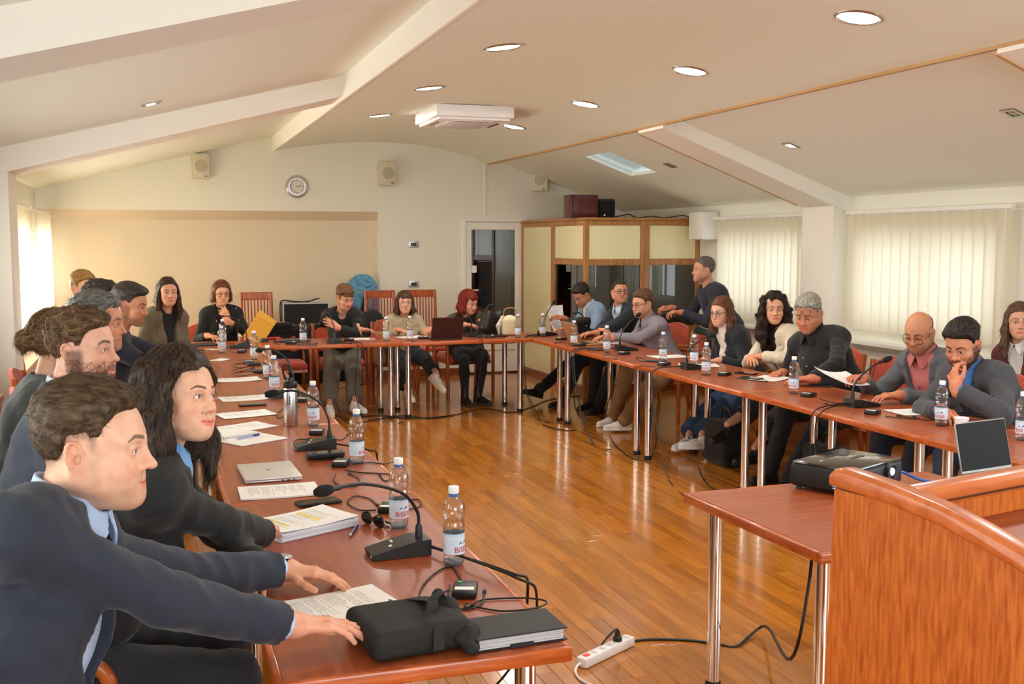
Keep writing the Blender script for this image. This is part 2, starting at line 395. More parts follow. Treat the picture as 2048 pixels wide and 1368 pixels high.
g = G(); n = 24; xs = [1.41 + (4.09 - 1.41) * i / n for i in range(n + 1)]
vs = [(x, YS - .2, vault(x)) for x in xs] + [(x, YN + .05, vault(x)) for x in xs]
g.add(vs, [(i, n + 1 + i, n + 2 + i, i + 1) for i in range(n)])
g.obj('ceiling_vault', MT['vault'], smooth=60); struct(bpy.data.objects['ceiling_vault'])
g = G().box((1.41, YS - .2, 2.757), (1.43, YN, 3.05)); g.box((4.07, YS - .2, 2.69), (4.09, YN, 3.05)); g.box((1.3, YS - .3, 3.04), (4.2, YN + .2, 3.1))
struct(g.obj('ceiling_vault_edge', MT['beam'], smooth=0))
struct(G().box((4.085, YS, 2.662), (4.115, YN, 2.692)).obj('trim_1', MT['tan'], smooth=0))
# beams under the slopes and the pillars that carry them
BY = [(-.48, 0.0), (4.0, 4.48), (8.23, 8.71)]
for k, (y0, y1) in enumerate(BY):
    R = Matrix(((1, 0, 0, 0), (0, 0, 1, 0), (0, 1, 0, 0), (0, 0, 0, 1)))
    lo = lambda x: 2.17 + .262 * (x + .94)
    g = G().prism([(-1.2, lo(-1.2)), (1.41, lo(1.41)), (1.41, zl(1.41) + .02), (-1.2, zl(-1.2) + .02)], y0, y1, M=R)
    g.box((-1.2, y0 + .001, 0), (-.92, y1 - .001, lo(-1.2) - .002)); g.prism([(-1.2, lo(-1.2) - .002), (-.92, lo(-1.2) - .002), (-.92, lo(-.92) - .001), (-1.2, lo(-1.2) - .001)], y0 + .001, y1 - .001, M=R)
    struct(g.obj('trim_%d' % (2 + 3 * k), MT['beam'], smooth=0))
    lr = lambda x: 2.01 + .372 * (5.78 - x)
    g = G().prism([(4.09, lr(4.09)), (5.95, lr(5.95)), (5.95, zr(5.95) + .02), (4.09, zr(4.09) + .02)], y0, y1, M=R)
    g.box((5.78, y0 + .001, 0), (5.95, y1 - .001, lr(5.95) - .002)); g.prism([(5.78, lr(5.95) - .002), (5.95, lr(5.95) - .002), (5.95, lr(5.95) - .001), (5.78, lr(5.78) - .001)], y0 + .001, y1 - .001, M=R)
    struct(g.obj('trim_%d' % (3 + 3 * k), MT['beam'], smooth=0))
    g = G().prism([(4.09, lr(4.09) - .006), (5.72, lr(5.72) - .006), (5.72, lr(5.72) + .01), (4.09, lr(4.09) + .01)], y1, y1 + .02, M=R)
    struct(g.obj('trim_%d' % (4 + 3 * k), MT['tan'], smooth=0))
    struct(G().box((-1.2, y0 - .02, 0), (-.90, y1 + .02, .09)).obj('baseboard_pillar_left_%d' % (k + 1), MT['skirt'], smooth=0))
struct(G().box((XW, YS, 0), (XW + .02, YN, .09)).obj('baseboard_left', MT['skirt'], smooth=0))
struct(G().box((XE - .02, YS, 0), (XE, YN, .09)).obj('baseboard_right', MT['skirt'], smooth=0))
struct(G().box((2.7, YN - .02, 0), (3.74, YN, .09)).obj('baseboard_far', MT['skirt'], smooth=0))
struct(G().box((4.045, YN - .012, 2.0), (4.06, YN, 2.68)).obj('trim_20', MT['pvc'], smooth=0))
# windows: frames, panes, sills
def window(name, y0, y1, z0, z1, x, sgn, nm=2):
    o = empty(name, (x, (y0 + y1) / 2, z0)); struct(o); t = .05; W = (y1 - y0) / 2; Hh = z1 - z0
    def part(n, lo, hi, m):
        a = G().box(lo, hi).obj(n, m, o, 0); return a
    xs = (-.03, .03)
    part('frame', (xs[0], -W, 0), (xs[1], W, t), MT['pvc']); part('frame', (xs[0], -W, Hh - t), (xs[1], W, Hh), MT['pvc'])
    for k in range(nm + 1):
        y = -W + k * 2 * W / nm; a = max(-W, y - t / 2 - .01); b = min(W, y + t / 2 + .01)
        part('mullion', (xs[0], a, t), (xs[1], b, Hh - t), MT['pvc'])
    for k in range(nm):
        a = -W + k * 2 * W / nm; part('pane', (-.004, a + .03, t), (.004, a + 2 * W / nm - .03, Hh - t), MT['glass'])
    return o
k = 1
for (y0, y1, z0, z1) in WL: window('window_%d' % k, y0, y1, z0, z1, XW - .14, 1); k += 1
for (y0, y1, z0, z1) in WR: window('window_%d' % k, y0, y1, z0, z1, XE + .14, -1); k += 1
o = empty('window_%d' % k, (1.95, YS - .1, .8)); struct(o)  # unseen window added behind the camera for the frontal fill
for xx in (-2.45, -1.2, 0.0, 1.2, 2.40): G().box((xx - .03 if xx > -2 else xx, -.03, 0), (xx + .05, .03, 1.4)).obj('mullion', MT['pvc'], o, 0)
for xx in (-2.4, -1.15, .05, 1.25): G().box((xx, -.004, 0), (xx + 1.13, .004, 1.4)).obj('pane', MT['glass'], o, 0)
k += 1
o = empty('window_%d' % k, (4.775, 10.605, zr(4.775))); struct(o); o.rotation_euler = (0, math.atan(.36), 0)
G().box((-.31, -.36, .040), (.31, .36, .046)).obj('pane', MT['glass'], o, 0)
for lo, hi in (((-.31, -.36, .036), (.31, -.325, .05)), ((-.31, .325, .036), (.31, .36, .05))): G().box(lo, hi).obj('frame', MT['pvc'], o, 0)
for y0, y1, n in ((8.8, 13.1, 1), (4.55, 8.2, 2)):
    struct(G().rbox((XW - .02, y0, .86), (XW + .06, y1, .89), .006).obj('trim_%d' % (20 + n), mat('sill_wood_%d' % n, rgb(150, 110, 70), .5), smooth=0))
struct(G().rbox((XE - .12, 5.2, .80), (XE, 8.2, .835), .006).obj('trim_23', MT['pvc'], smooth=0))
struct(G().rbox((XE - .12, 8.72, .80), (XE, 11.0, .835), .006).obj('trim_24', MT['pvc'], smooth=0))
# vertical blinds
def blind(label, x, y0, y1, z0, z1, ang, sp=.118, wd=.127, side=1):
    t = empty('vertical_blind', (x, y0, z0)); tag(t, label, 'blind', 'vertical blinds')
    n = int((y1 - y0) / sp); Hh = z1 - z0
    G().rbox((-.022, -.02, Hh), (.022, y1 - y0 + .02, Hh + .035), .005).obj('headrail', MT['pvc'], t, 0)
    for yb in (.15, (y1 - y0) / 2, y1 - y0 - .15): G().box((min(0, (.09 if side > 0 else -.13)), yb - .012, Hh + .008), (max(0, (.09 if side > 0 else -.13)), yb + .012, Hh + .03)).obj('bracket', MT['pvc'], t, 0)
    q = G(); m = 6
    a = [(-wd / 2 + wd * i / m, .006 * math.sin(math.pi * i / m)) for i in range(m + 1)]
    q.add([(d, p, 0) for p, d in a] + [(d, p, Hh - .012) for p, d in a], [(i, i + 1, m + 2 + i, m + 1 + i) for i in range(m)])
    sm = q.mesh('slat', MT['slat'], 60)
    rr = random.Random(int(y0 * 100))
    for i in range(n):
        s = link('slat', sm, t); s.location = (0, sp * (i + .5), 0); s.rotation_euler = (0, 0, ang + rr.uniform(-.05, .05))
    b = G()
    for i in range(n): b.box((-.012, sp * (i + .5) - .006, Hh - .012), (.012, sp * (i + .5) + .006, Hh))
    b.obj('carriers', MT['pvc'], t, 0)['kind'] = 'stuff'
    b = G().tube(smooth_path([(side * -.03, .02, Hh), (side * -.035, .02, Hh * .6), (side * -.03, .025, Hh * .1)]), .003, 5); b.obj('cord', MT['pvc'], t)
    return t
blind('wide cream vertical blind over the right wall window nearest the camera, closed', 5.86, 6.22, 8.12, .93, 1.93, .22)
blind('cream vertical blind on the right wall between the booth and the wall pillar', 5.86, 8.76, 10.5, .89, 1.93, .22)
blind('cream vertical blind beside the far corner of the left wall, slats half open', -1.07, 11.15, 13.1, .90, 2.0, .75, side=-1)
blind('cream vertical blind just past the left wall pillar, half open and sunlit', -1.07, 8.78, 11.0, .90, 2.0, .55, side=-1)
# radiators under the left windows
for (y0, y1, lab) in ((4.6, 7.98, 'pinkish ribbed radiator cover on the left wall before the pillar'), (9.2, 12.8, 'pale ribbed radiator under the far left window')):
    r = empty('radiator', (-1.165, y0, 0)); tag(r, lab, 'radiator'); L = y1 - y0
    rm = mat('radiator_enamel', rgb(226, 196, 170), .45)
    G().rbox((.02, 0, .12), (.165, L, .62), .01).obj('body', rm, r)
    G().rbox((.0, -.01, .62), (.19, L + .01, .66), .006).obj('top_cover', rm, r)
    q = G()
    for i in range(int(L / .06)): q.rbox((.16, .02 + i * .06, .14), (.178, .06 + i * .06, .6), .006, 1)
    q.obj('ribs', rm, r)
    G().rbox((.02, L * .3, 0), (.1, L * .3 + .06, .13), .005).obj('foot', rm, r); G().rbox((.02, L * .8, 0), (.1, L * .8 + .06, .13), .005).obj('foot', rm, r)
    q = G().tube([(.178, .9, .56), (.25, .9, .56)], .012, 8); q.ball((.26, .9, .56), .022, 10, 8); q.obj('valve', MT['black'], r)
# ------------------------------------------------------------------ doorway
d = empty('door_1', (3.74, YN, 0)); struct(d); W = .88
def dp(n, lo, hi, m, par=d): return G().rbox(lo, hi, .006, 1).obj(n, m, par, 0)
dp('door_frame', (0, -.03, 0), (.055, .12, 2.0), MT['pvc']); dp('door_frame', (W - .055, -.03, 0), (W, .12, 2.0), MT['pvc']); dp('door_frame', (.055, -.03, 1.945), (W - .055, .12, 2.0), MT['pvc'])
leaf = dp('door_leaf', (.058, -.01, .02), (.13, .05, 1.942), MT['pvc']); dp('leaf_stile', (W - .165, -.01, .02), (W - .058, .05, 1.942), MT['pvc'])
dp('leaf_rail', (.13, -.01, 1.845), (W - .165, .05, 1.942), MT['pvc']); dp('leaf_rail', (.13, -.01, .02), (W - .165, .05, .15), MT['pvc'])
dp('leaf_rail', (.13, -.01, .30), (W - .165, .05, .38), MT['pvc']); dp('leaf_panel', (.13, .01, .15), (W - .165, .03, .30), MT['pvc'])
G().box((.13, .016, .38), (W - .165, .022, 1.845)).obj('pane', clear('door_glass', (.62, .64, .64, 1), 0, .0, 1.1, .10), d, 0)
for z in (1.75, .35): G().tube([(W - .06, -.035, z - .05), (W - .06, -.035, z + .05)], .011, 8).obj('hinge', MT['pvc'], d)
q = G().rbox((.08, -.022, .98), (.11, -.01, 1.14), .004); q.tube([(.095, -.02, 1.08), (.095, -.06, 1.08), (.2, -.062, 1.08)], .009, 8); q.obj('door_handle', MT['pvc'], d)
G().rbox((.135, .005, 1.30), (.20, .012, 1.39), .002, 1).obj('door_notice', MT['paper'], d, 0)
# corridor box behind the glass door, brown to imitate the reflection in the pane
g = G(); g.box((3.5, 14.6, 0), (5.2, 14.7, 2.3)); g.box((3.5, 13.46, 2.2), (5.2, 14.7, 2.3)); g.box((3.4, 13.46, 0), (3.5, 14.7, 2.3)); g.box((5.2, 13.46, 0), (5.3, 14.7, 2.3)); g.box((3.4, 13.3, -.05), (5.3, 14.7, -.012))
struct(g.obj('wall_corridor', mat('corridor_paint', rgb(120, 96, 68), .7), smooth=0))
struct(G().rbox((4.28, 14.2, 0), (4.75, 14.25, 2.1), .01).obj('trim_25', mat('corridor_curtain', rgb(190, 194, 192), .8), smooth=0))  # pale panel standing in for the reflection on the door glass's right half

# ------------------------------------------------------------------ ceiling fittings
def downlight(x, y, lab):
    t = empty('ceiling_downlight', (x, y, vault(x))); tag(t, lab, 'ceiling light', 'round downlights in the vaulted ceiling')
    sl = (vault(x + .05) - vault(x - .05)) / .1; t.rotation_euler = (0, -math.atan(sl), 0)
    G().lathe([(.098, .004), (.112, -.012), (.122, -.004), (.124, .006)], 32).obj('trim_ring', MT['nickel'], t)
    G().lathe([(0, -.004), (.1, -.004)], 32).obj('diffuser', MT['lit'], t)
names = ['nearest', 'second', 'third', 'farthest']
for i, y in enumerate((6.33, 8.16, 10.06)): downlight(2.065, y, ['round lit downlight left of the ceiling air conditioner line, largest in the photo', 'round lit downlight on the left row, middle of three', 'round lit downlight on the left row, closest to the clock wall'][i])
for i, y in enumerate((4.80, 6.63, 8.48, 10.35)): downlight(3.49, y, ['big round lit downlight in the top right, nearest the camera', 'round lit downlight on the right row, second from the camera', 'round lit downlight on the right row, third from the camera', 'round lit downlight just right of the air conditioner'][i])
def spot(x, y, fz, sl, lab, on):
    t = empty('ceiling_spotlight', (x, y, fz(x))); t.rotation_euler = (0, -math.atan(sl), 0); tag(t, lab, 'ceiling light', 'square spotlights in the sloped ceilings')
    q = G()
    for lo, hi in (((-.055, -.055, -.008), (.055, -.033, .01)), ((-.055, .033, -.008), (.055, .055, .01)), ((-.055, -.033, -.008), (-.033, .033, .01)), ((.033, -.033, -.008), (.055, .033, .01))): q.box(lo, hi)
    q.obj('square_frame', MT['nickel'], t, 0)
    G().box((-.034, -.034, -.003), (.034, .034, .004)).obj('housing', MT['black'], t, 0)
    G().lathe([(0, -.008), (.026, -.006), (.028, -.003)], 20).obj('bulb', MT['lit2'] if on else MT['off'], t)
for y_, lx in ((4.45, 2.065), (2.6, 2.065), (2.95, 3.49)): downlight(lx, y_, {(4.45, 0): 'round lit downlight above the silver laptop', (2.6, 0): 'round lit downlight above the near end of the left table', (.8, 0): 'round lit downlight just ahead of the camera on the left row', (-1.0, 0): 'round lit downlight behind the camera on the left row', (2.95, 1): 'round lit downlight above the projector table', (1.1, 1): 'round lit downlight above the podium', (-.8, 1): 'round lit downlight behind the camera on the right row'}[(y_, int(lx > 3))])
spot(.03, 4.91, zl, .25, 'square lit spotlight in the left sloped ceiling beside the nearest beam', True)
spot(.03, 7.48, zl, .25, 'square lit spotlight in the left sloped ceiling by the farther beam', True)
spot(4.92, 5.24, zr, -.36, 'square spotlight in the right sloped ceiling at the frame edge', False)
spot(4.91, 7.59, zr, -.36, 'square lit spotlight in the right sloped ceiling before the beam', True)
spot(4.94, 9.77, zr, -.36, 'dark square spotlight beside the skylight', False)
# cassette air conditioner
t = empty('air_conditioner', (2.78, 9.70, 2.76)); tag(t, 'white cassette air conditioner hanging under the vaulted ceiling', 'air conditioner')
G().rbox((-.36, -.41, .035), (.36, .41, .142), .012).obj('casing', MT['white'], t)
G().rbox((-.33, -.38, .012), (.33, .38, .036), .01).obj('fascia', MT['white'], t)
G().rbox((-.21, -.24, 0), (.21, .24, .014), .006).obj('intake_grille', mat('ac_grille', rgb(222, 222, 226), .5), t)
for i in range(4):
    a = i * HP; Mx = Matrix.Rotation(a, 4, 'Z'); e = .29 if i % 2 else .335
    if i % 2 == 0: e = .285
    q = G().rbox((-.17, -e - .05, .006), (.17, -e, .014), .003, 1, M=Mx); q.obj('air_flap', MT['white'], t)
    G().box((-.16, -e + .002, .004), (.16, -e + .012, .013), M=Mx).obj('air_slot', MT['black'], t, 0)
# wall speakers, clock, wall sockets
def wspeaker(x, z, lab, rz=0):
    t = empty('wall_speaker', (x, YN - .075, z), rz); tag(t, lab, 'speaker', 'cream speakers on the end wall')
    G().rbox((-.098, -.06, -.145), (.098, .06, .145), .012).obj('cabinet', MT['beige'], t)
    q = G().lathe([(0, .0), (.072, .0), (.075, -.004), (.0, -.003)], 28, M=Matrix.Translation((0, -.061, 0)) @ Matrix.Rotation(HP, 4, 'X')); q.obj('grille', MT['grille'], t)
    G().box((.03, -.064, -.122), (.065, -.06, -.112)).obj('badge', MT['black'], t, 0)
    G().box((-.02, .06, -.03), (.02, .076, .03)).obj('bracket', MT['beige'], t, 0)
wspeaker(.585, 2.565, 'cream wall speaker left of the round clock')
wspeaker(2.78, 2.525, 'cream wall speaker right of the round clock, under the ceiling arch')
wspeaker(4.775, 2.485, 'cream wall speaker above the interpreter booth', -.5)
t = empty('wall_clock', (1.69, YN - .001, 2.35)); tag(t, 'round silver rimmed wall clock on the far wall', 'clock')
RX = Matrix.Rotation(HP, 4, 'X')
G().lathe([(.08, .0), (.08, .022), (.088, .032), (.112, .034), (.13, .022), (.138, 0)], 40, M=RX).obj('rim', MT['silver'], t)
G().lathe([(0, .012), (.082, .012)], 36, M=RX).obj('dial', MT['face'], t)
q = G()
for i in range(12):
    a = i * math.pi / 6; q.box((-.002, -.016, .066), (.002, -.013, .076 if i % 3 else .079), M=Matrix.Rotation(a, 4, 'Y'))
q.obj('hour_marks', MT['black'], t, 0)
G().box((-.003, -.02, -.012), (.003, -.0165, .046), M=Matrix.Rotation(math.radians(70), 4, 'Y')).obj('hour_hand', MT['black'], t, 0)
G().box((-.002, -.023, -.014), (.002, -.0205, .068), M=Matrix.Rotation(math.radians(78), 4, 'Y')).obj('minute_hand', MT['black'], t, 0)
for z, lab in ((1.66, 'grey wall switch plate left of the door, upper one'), (1.165, 'grey wall socket plate above the slat chairs')):
    t = empty('wall_socket', (3.115, YN, z)); tag(t, lab, 'socket')
    G().rbox((-.065, -.012, -.042), (.065, 0, .042), .004).obj('plate', MT['silver'], t)
    for xx in (-.036, -.012, .012): G().rbox((xx, -.016, -.02), (xx + .022, -.011, .02), .002, 1).obj('rocker', MT['black'], t)
# ------------------------------------------------------------------ interpreter booth
t = empty('interpreter_booth', (4.53, 11.0, 0)); tag(t, 'oak framed interpreter booth with cream panels and dark windows in the corner', 'booth')
BH = 1.93
def bpanel(p0, p1, win, lower=.72, upper=1.45):
    p0, p1 = Vector(p0 + (0,)), Vector(p1 + (0,)); L = (p1 - p0).length; a = math.atan2(p1.y - p0.y, p1.x - p0.x)
    M = Matrix.Translation(p0) @ Matrix.Rotation(a, 4, 'Z'); fw = .055
    def P(n, lo, hi, m, s=0): return G().rbox(lo, hi, .004, 1, M=M).obj(n, m, t, s)
    P('stile', (0, 0, 0), (fw, .05, BH), MT['boothwood']); P('stile', (L - fw, 0, 0), (L, .05, BH), MT['boothwood'])
    P('rail', (fw, .002, BH - .055), (L - fw, .048, BH), MT['boothwood']); P('rail', (fw, .002, 0), (L - fw, .048, .09), MT['skirt'])
    if win:
        P('rail', (fw, .002, upper - .02), (L - fw, .048, upper + .05), MT['boothwood']); P('rail', (fw, .002, lower - .04), (L - fw, .048, lower + .02), MT['boothwood'])
        P('upper_panel', (fw, .012, upper + .05), (L - fw, .038, BH - .055), MT['cream']); P('lower_panel', (fw, .012, .09), (L - fw, .038, lower - .04), MT['cream'])
        G().box((fw, .022, lower + .02), (L - fw, .028, upper - .02), M=M).obj('pane', MT['dglass'], t, 0)
    else:
        P('door_panel', (fw, .012, .09), (L - fw, .038, BH - .055), MT['cream'])
        G().lathe([(0, .012), (.018, .01), (.02, 0)], 14, M=M @ Matrix.Translation((.09, .0, .95)) @ RX).obj('lock', MT['nickel'], t)
bpanel((0, 2.14), (0, 1.0), False); bpanel((0, 1.0), (.0, .0), True)
bpanel((.0, 0), (.73, -.01), True); bpanel((.73, -.01), (1.42, -.01), True)
G().rbox((-.01, -.02, BH), (1.42, 2.14, BH + .03), .004).obj('roof', MT['boothwood'], t, 0)
G().box((.06, 2.05, 0), (1.4, 2.12, BH)).obj('inner_back', mat('booth_lining', rgb(70, 62, 52), .9), t, 0)
G().rbox((.08, .1, .70), (1.4, .5, .73), .004).obj('inner_desk', MT['boothwood'], t, 0)
t = empty('crate', (4.615, 11.30, BH + .03)); tag(t, 'dark red boxy case standing on the booth roof', 'case')
q = G().rbox((-.17, -.12, 0), (.15, .12, .255), .006).obj('shell', mat('dark_red_case', rgb(78, 9, 12), .35, coat=.2), t); G().box((-.165, -.122, .004), (-.15, -.12, .25)).obj('edge_strip', MT['black'], t, 0)
t = empty('loudspeaker', (4.90, 11.30, BH + .03), -.15); tag(t, 'small black loudspeaker on the booth roof right of the red case', 'speaker')
G().rbox((-.1, -.09, 0), (.1, .1, .215), .025, 3).obj('cabinet', MT['black'], t); G().rbox((-.085, -.096, .02), (.085, -.088, .195), .01).obj('front_grille', MT['foam'], t); G().lathe([(0, .01), (.008, .009), (.01, 0)], 10, M=Matrix.Translation((-.03, -.097, .03)) @ RX).obj('power_lamp', MT['white'], t)
q = G().tube(smooth_path([(5.02, 11.35, BH + .036), (5.12, 11.15, BH + .07), (5.25, 11.2, BH + .036), (5.4, 11.1, BH + .05), (5.6, 11.2, BH + .036), (5.75, 11.06, BH + .06), (5.9, 11.15, BH + .036)]), .006, 6)
tag(q.obj('cable', MT['cable']), 'black cable lying along the booth roof behind the small loudspeaker', 'cable')
# wall mounted box beside the booth and curtain pelmet
t = empty('cable_box', (5.80, 10.72, 1.72)); tag(t, 'white wall box with grey underside right of the booth top', 'box'); G().rbox((-.06, -.16, 0), (.14, .16, .30), .01).obj('cover', MT['pvc'], t); G().box((-.05, -.15, -.004), (.13, .15, 0)).obj('vent', MT['silver'], t, 0)
# ------------------------------------------------------------------ soft solids (signed distance fields meshed with OpenVDB)
import openvdb
f32 = np.float32
def nrm(v): v = np.asarray(v, float); return v / (np.linalg.norm(v) + 1e-12)
def A3(*p): return np.array(p, float)
def rotm(yaw=0., pitch=0., roll=0.):
    """columns right, forward, up; yaw + turns left, pitch + looks up, roll + tips to the right"""
    return np.array((Matrix.Rotation(yaw, 3, 'Z') @ Matrix.Rotation(pitch, 3, 'X') @ Matrix.Rotation(roll, 3, 'Y')))
class Solid:
    def __init__(s, h): s.h = h; s.p = []
    def _put(s, fn, lo, hi, k, op): s.p.append((fn, np.minimum(lo, hi), np.maximum(lo, hi), k, op)); return s
    def cap(s, a, b, ra, rb=None, k=.02, op='u'):
        a, b = A3(*a), A3(*b); rb = ra if rb is None else rb; ab = b - a; L2 = float(ab @ ab) + 1e-9; m = max(ra, rb)
        def fn(x, y, z):
            t = np.clip(((x - a[0]) * ab[0] + (y - a[1]) * ab[1] + (z - a[2]) * ab[2]) / L2, 0, 1)
            return np.sqrt((x - a[0] - t * ab[0]) ** 2 + (y - a[1] - t * ab[1]) ** 2 + (z - a[2] - t * ab[2]) ** 2) - (ra + (rb - ra) * t)
        return s._put(fn, np.minimum(a, b) - m, np.maximum(a, b) + m, k, op)
    def ell(s, c, r, R=None, k=.02, op='u'):
        c = A3(*c); r = A3(*r) if np.ndim(r) else A3(r, r, r); R = np.eye(3) if R is None else R; m = np.abs(R) @ r
        def fn(x, y, z):
            dx, dy, dz = x - c[0], y - c[1], z - c[2]
            q = [(dx * R[0, i] + dy * R[1, i] + dz * R[2, i]) / r[i] for i in range(3)]
            k0 = np.sqrt(q[0] ** 2 + q[1] ** 2 + q[2] ** 2); k1 = np.sqrt((q[0] / r[0]) ** 2 + (q[1] / r[1]) ** 2 + (q[2] / r[2]) ** 2) + 1e-6
            return k0 * (k0 - 1) / k1
        return s._put(fn, c - m, c + m, k, op)
    def box(s, c, hd, R=None, rad=.01, k=.01, op='u'):
        c = A3(*c); hd = A3(*hd); R = np.eye(3) if R is None else R; m = np.abs(R) @ hd
        def fn(x, y, z):
            dx, dy, dz = x - c[0], y - c[1], z - c[2]
            q = [np.abs(dx * R[0, i] + dy * R[1, i] + dz * R[2, i]) - hd[i] + rad for i in range(3)]
            return np.sqrt(np.maximum(q[0], 0) ** 2 + np.maximum(q[1], 0) ** 2 + np.maximum(q[2], 0) ** 2) + np.minimum(np.maximum(q[0], np.maximum(q[1], q[2])), 0) - rad
        return s._put(fn, c - m, c + m, k, op)
    def fun(s, fn, lo, hi, k=.0, op='mod'): return s._put(fn, A3(*lo), A3(*hi), k, op)
    def build(s, clip=None, keep=False):
        """-> verts (n,3), faces list"""
        us = [q for q in s.p if q[4] == 'u']; h = s.h
        lo = np.min([q[1] for q in us], 0) - 4 * h; hi = np.max([q[2] for q in us], 0) + 4 * h
        if clip is not None: lo = np.maximum(lo, clip[0]); hi = np.minimum(hi, clip[1])
        n = np.ceil((hi - lo) / h).astype(int) + 1
        ax = [(lo[i] + h * np.arange(n[i])).astype(f32) for i in range(3)]
        D = np.full(tuple(n), 1.0, f32)
        for fn, a, b, k, op in s.p:
            e = max(k, 0) + 4 * h
            i0 = [max(0, int((a[i] - e - lo[i]) / h)) for i in range(3)]; i1 = [min(n[i], int((b[i] + e - lo[i]) / h) + 2) for i in range(3)]
            if any(i1[i] <= i0[i] for i in range(3)): continue
            sl = tuple(slice(i0[i], i1[i]) for i in range(3))
            x = ax[0][sl[0]][:, None, None]; y = ax[1][sl[1]][None, :, None]; z = ax[2][sl[2]][None, None, :]
            d = D[sl]
            if op == 'u':
                q = fn(x, y, z).astype(f32)
                if k > 0: m = np.maximum(k - np.abs(d - q), 0) / k; D[sl] = np.minimum(d, q) - m * m * k * .25
                else: D[sl] = np.minimum(d, q)
            elif op == 's':
                q = -fn(x, y, z).astype(f32)
                if k > 0: m = np.maximum(k - np.abs(d - q), 0) / k; D[sl] = np.maximum(d, q) + m * m * k * .25
                else: D[sl] = np.maximum(d, q)
            else: D[sl] = fn(x, y, z, d)
        g = openvdb.FloatGrid(1.0); g.copyFromArray(np.clip(D, -.2, 1.0))
        v, t, q = g.convertToPolygons(0.0, 0.0)
        v = v.astype(np.float64) * h + lo
        fs = [tuple(int(i) for i in f[::-1]) for f in t] + [tuple(int(i) for i in f[::-1]) for f in q]
        return v, fs
def to_mesh(name, parts, mats, col=None, smooth=True):
    """parts: list of (verts, faces[, material index]) joined into one mesh; col: per-vertex rgb"""
    V = np.concatenate([p[0] for p in parts]) if parts else np.zeros((0, 3)); F = []; MI = []; o = 0
    for p in parts:
        F += [tuple(i + o for i in f) for f in p[1]]; MI += [p[2] if len(p) > 2 else 0] * len(p[1]); o += len(p[0])
    me = bpy.data.meshes.new(name); me.from_pydata(V.tolist(), [], F); me.update()
    for m in (mats if isinstance(mats, (list, tuple)) else [mats]): me.materials.append(m)
    if len(F):
        me.polygons.foreach_set('material_index', MI); me.polygons.foreach_set('use_smooth', [smooth] * len(F))
    if col is not None:
        a = me.attributes.new('tint', 'FLOAT_COLOR', 'POINT'); c = np.ones((len(V), 4), f32); c[:, :3] = col; a.data.foreach_set('color', c.ravel())
    return me
_RS = np.random.RandomState(5)
def relax(v, fs, it=2):
    n = len(v); a = np.concatenate([np.array([f[i], f[(i + 1) % len(f)]]) for f in fs[:0] for i in range(len(f))]) if False else None
    q = np.array([f for f in fs if len(f) == 4]); e = np.concatenate([q[:, [0, 1]], q[:, [1, 2]], q[:, [2, 3]], q[:, [3, 0]]])
    for _ in range(it):
        s_ = np.zeros_like(v); c = np.zeros(n); np.add.at(s_, e[:, 0], v[e[:, 1]]); np.add.at(c, e[:, 0], 1); np.add.at(s_, e[:, 1], v[e[:, 0]]); np.add.at(c, e[:, 1], 1)
        m = c > 0; v = v.copy(); v[m] = .5 * v[m] + .5 * s_[m] / c[m][:, None]
    return v
def waves(n, f0, f1, seed):
    r = np.random.RandomState(seed); return [(nrm(r.normal(size=3)) * r.uniform(f0, f1), r.uniform(0, 6.28), r.uniform(.5, 1)) for _ in range(n)]
def wsum(W, x, y, z):
    s = 0
    for k, ph, a in W: s = s + a * np.sin(k[0] * x + k[1] * y + k[2] * z + ph)
    return s / math.sqrt(len(W)) * .75

# ------------------------------------------------------------------ materials of people
def skin_mat(name, col):
    m, nt, b = _nt(name); N = nt.nodes.new; L = nt.links.new
    at_ = N('ShaderNodeAttribute'); at_.attribute_name = 'tint'
    tc = N('ShaderNodeTexCoord'); n = N('ShaderNodeTexNoise'); n.inputs['Scale'].default_value = 45; n.inputs['Detail'].default_value = 3; L(tc.outputs['Object'], n.inputs['Vector'])
    r = N('ShaderNodeValToRGB'); r.color_ramp.elements[0].color = (.93, .87, .85, 1); r.color_ramp.elements[0].position = .35; r.color_ramp.elements[1].color = (1.03, 1.03, 1.02, 1); r.color_ramp.elements[1].position = .65
    L(n.outputs['Fac'], r.inputs[0])
    a = N('ShaderNodeMixRGB'); a.blend_type = 'MULTIPLY'; a.inputs[0].default_value = 1; a.inputs[1].default_value = col; L(at_.outputs['Color'], a.inputs[2])
    c = N('ShaderNodeMixRGB'); c.blend_type = 'MULTIPLY'; c.inputs[0].default_value = 1; L(a.outputs[0], c.inputs[1]); L(r.outputs[0], c.inputs[2])
    L(c.outputs[0], b.inputs['Base Color']); b.inputs['Roughness'].default_value = .48; b.inputs['Specular IOR Level'].default_value = .4
    b.inputs['Subsurface Weight'].default_value = .12; b.inputs['Subsurface Radius'].default_value = (.010, .004, .002); b.inputs['Subsurface Scale'].default_value = 1
    n2 = N('ShaderNodeTexNoise'); n2.inputs['Scale'].default_value = 260; L(tc.outputs['Object'], n2.inputs['Vector'])
    bp = N('ShaderNodeBump'); bp.inputs['Strength'].default_value = .12; bp.inputs['Distance'].default_value = .001; L(n2.outputs['Fac'], bp.inputs['Height']); L(bp.outputs['Normal'], b.inputs['Normal'])
    return m
SK = {}
def skin_of(c):
    if c not in SK: SK[c] = skin_mat('skin_tone_%d' % len(SK), rgb(*c))
    return SK[c]
FB = {}
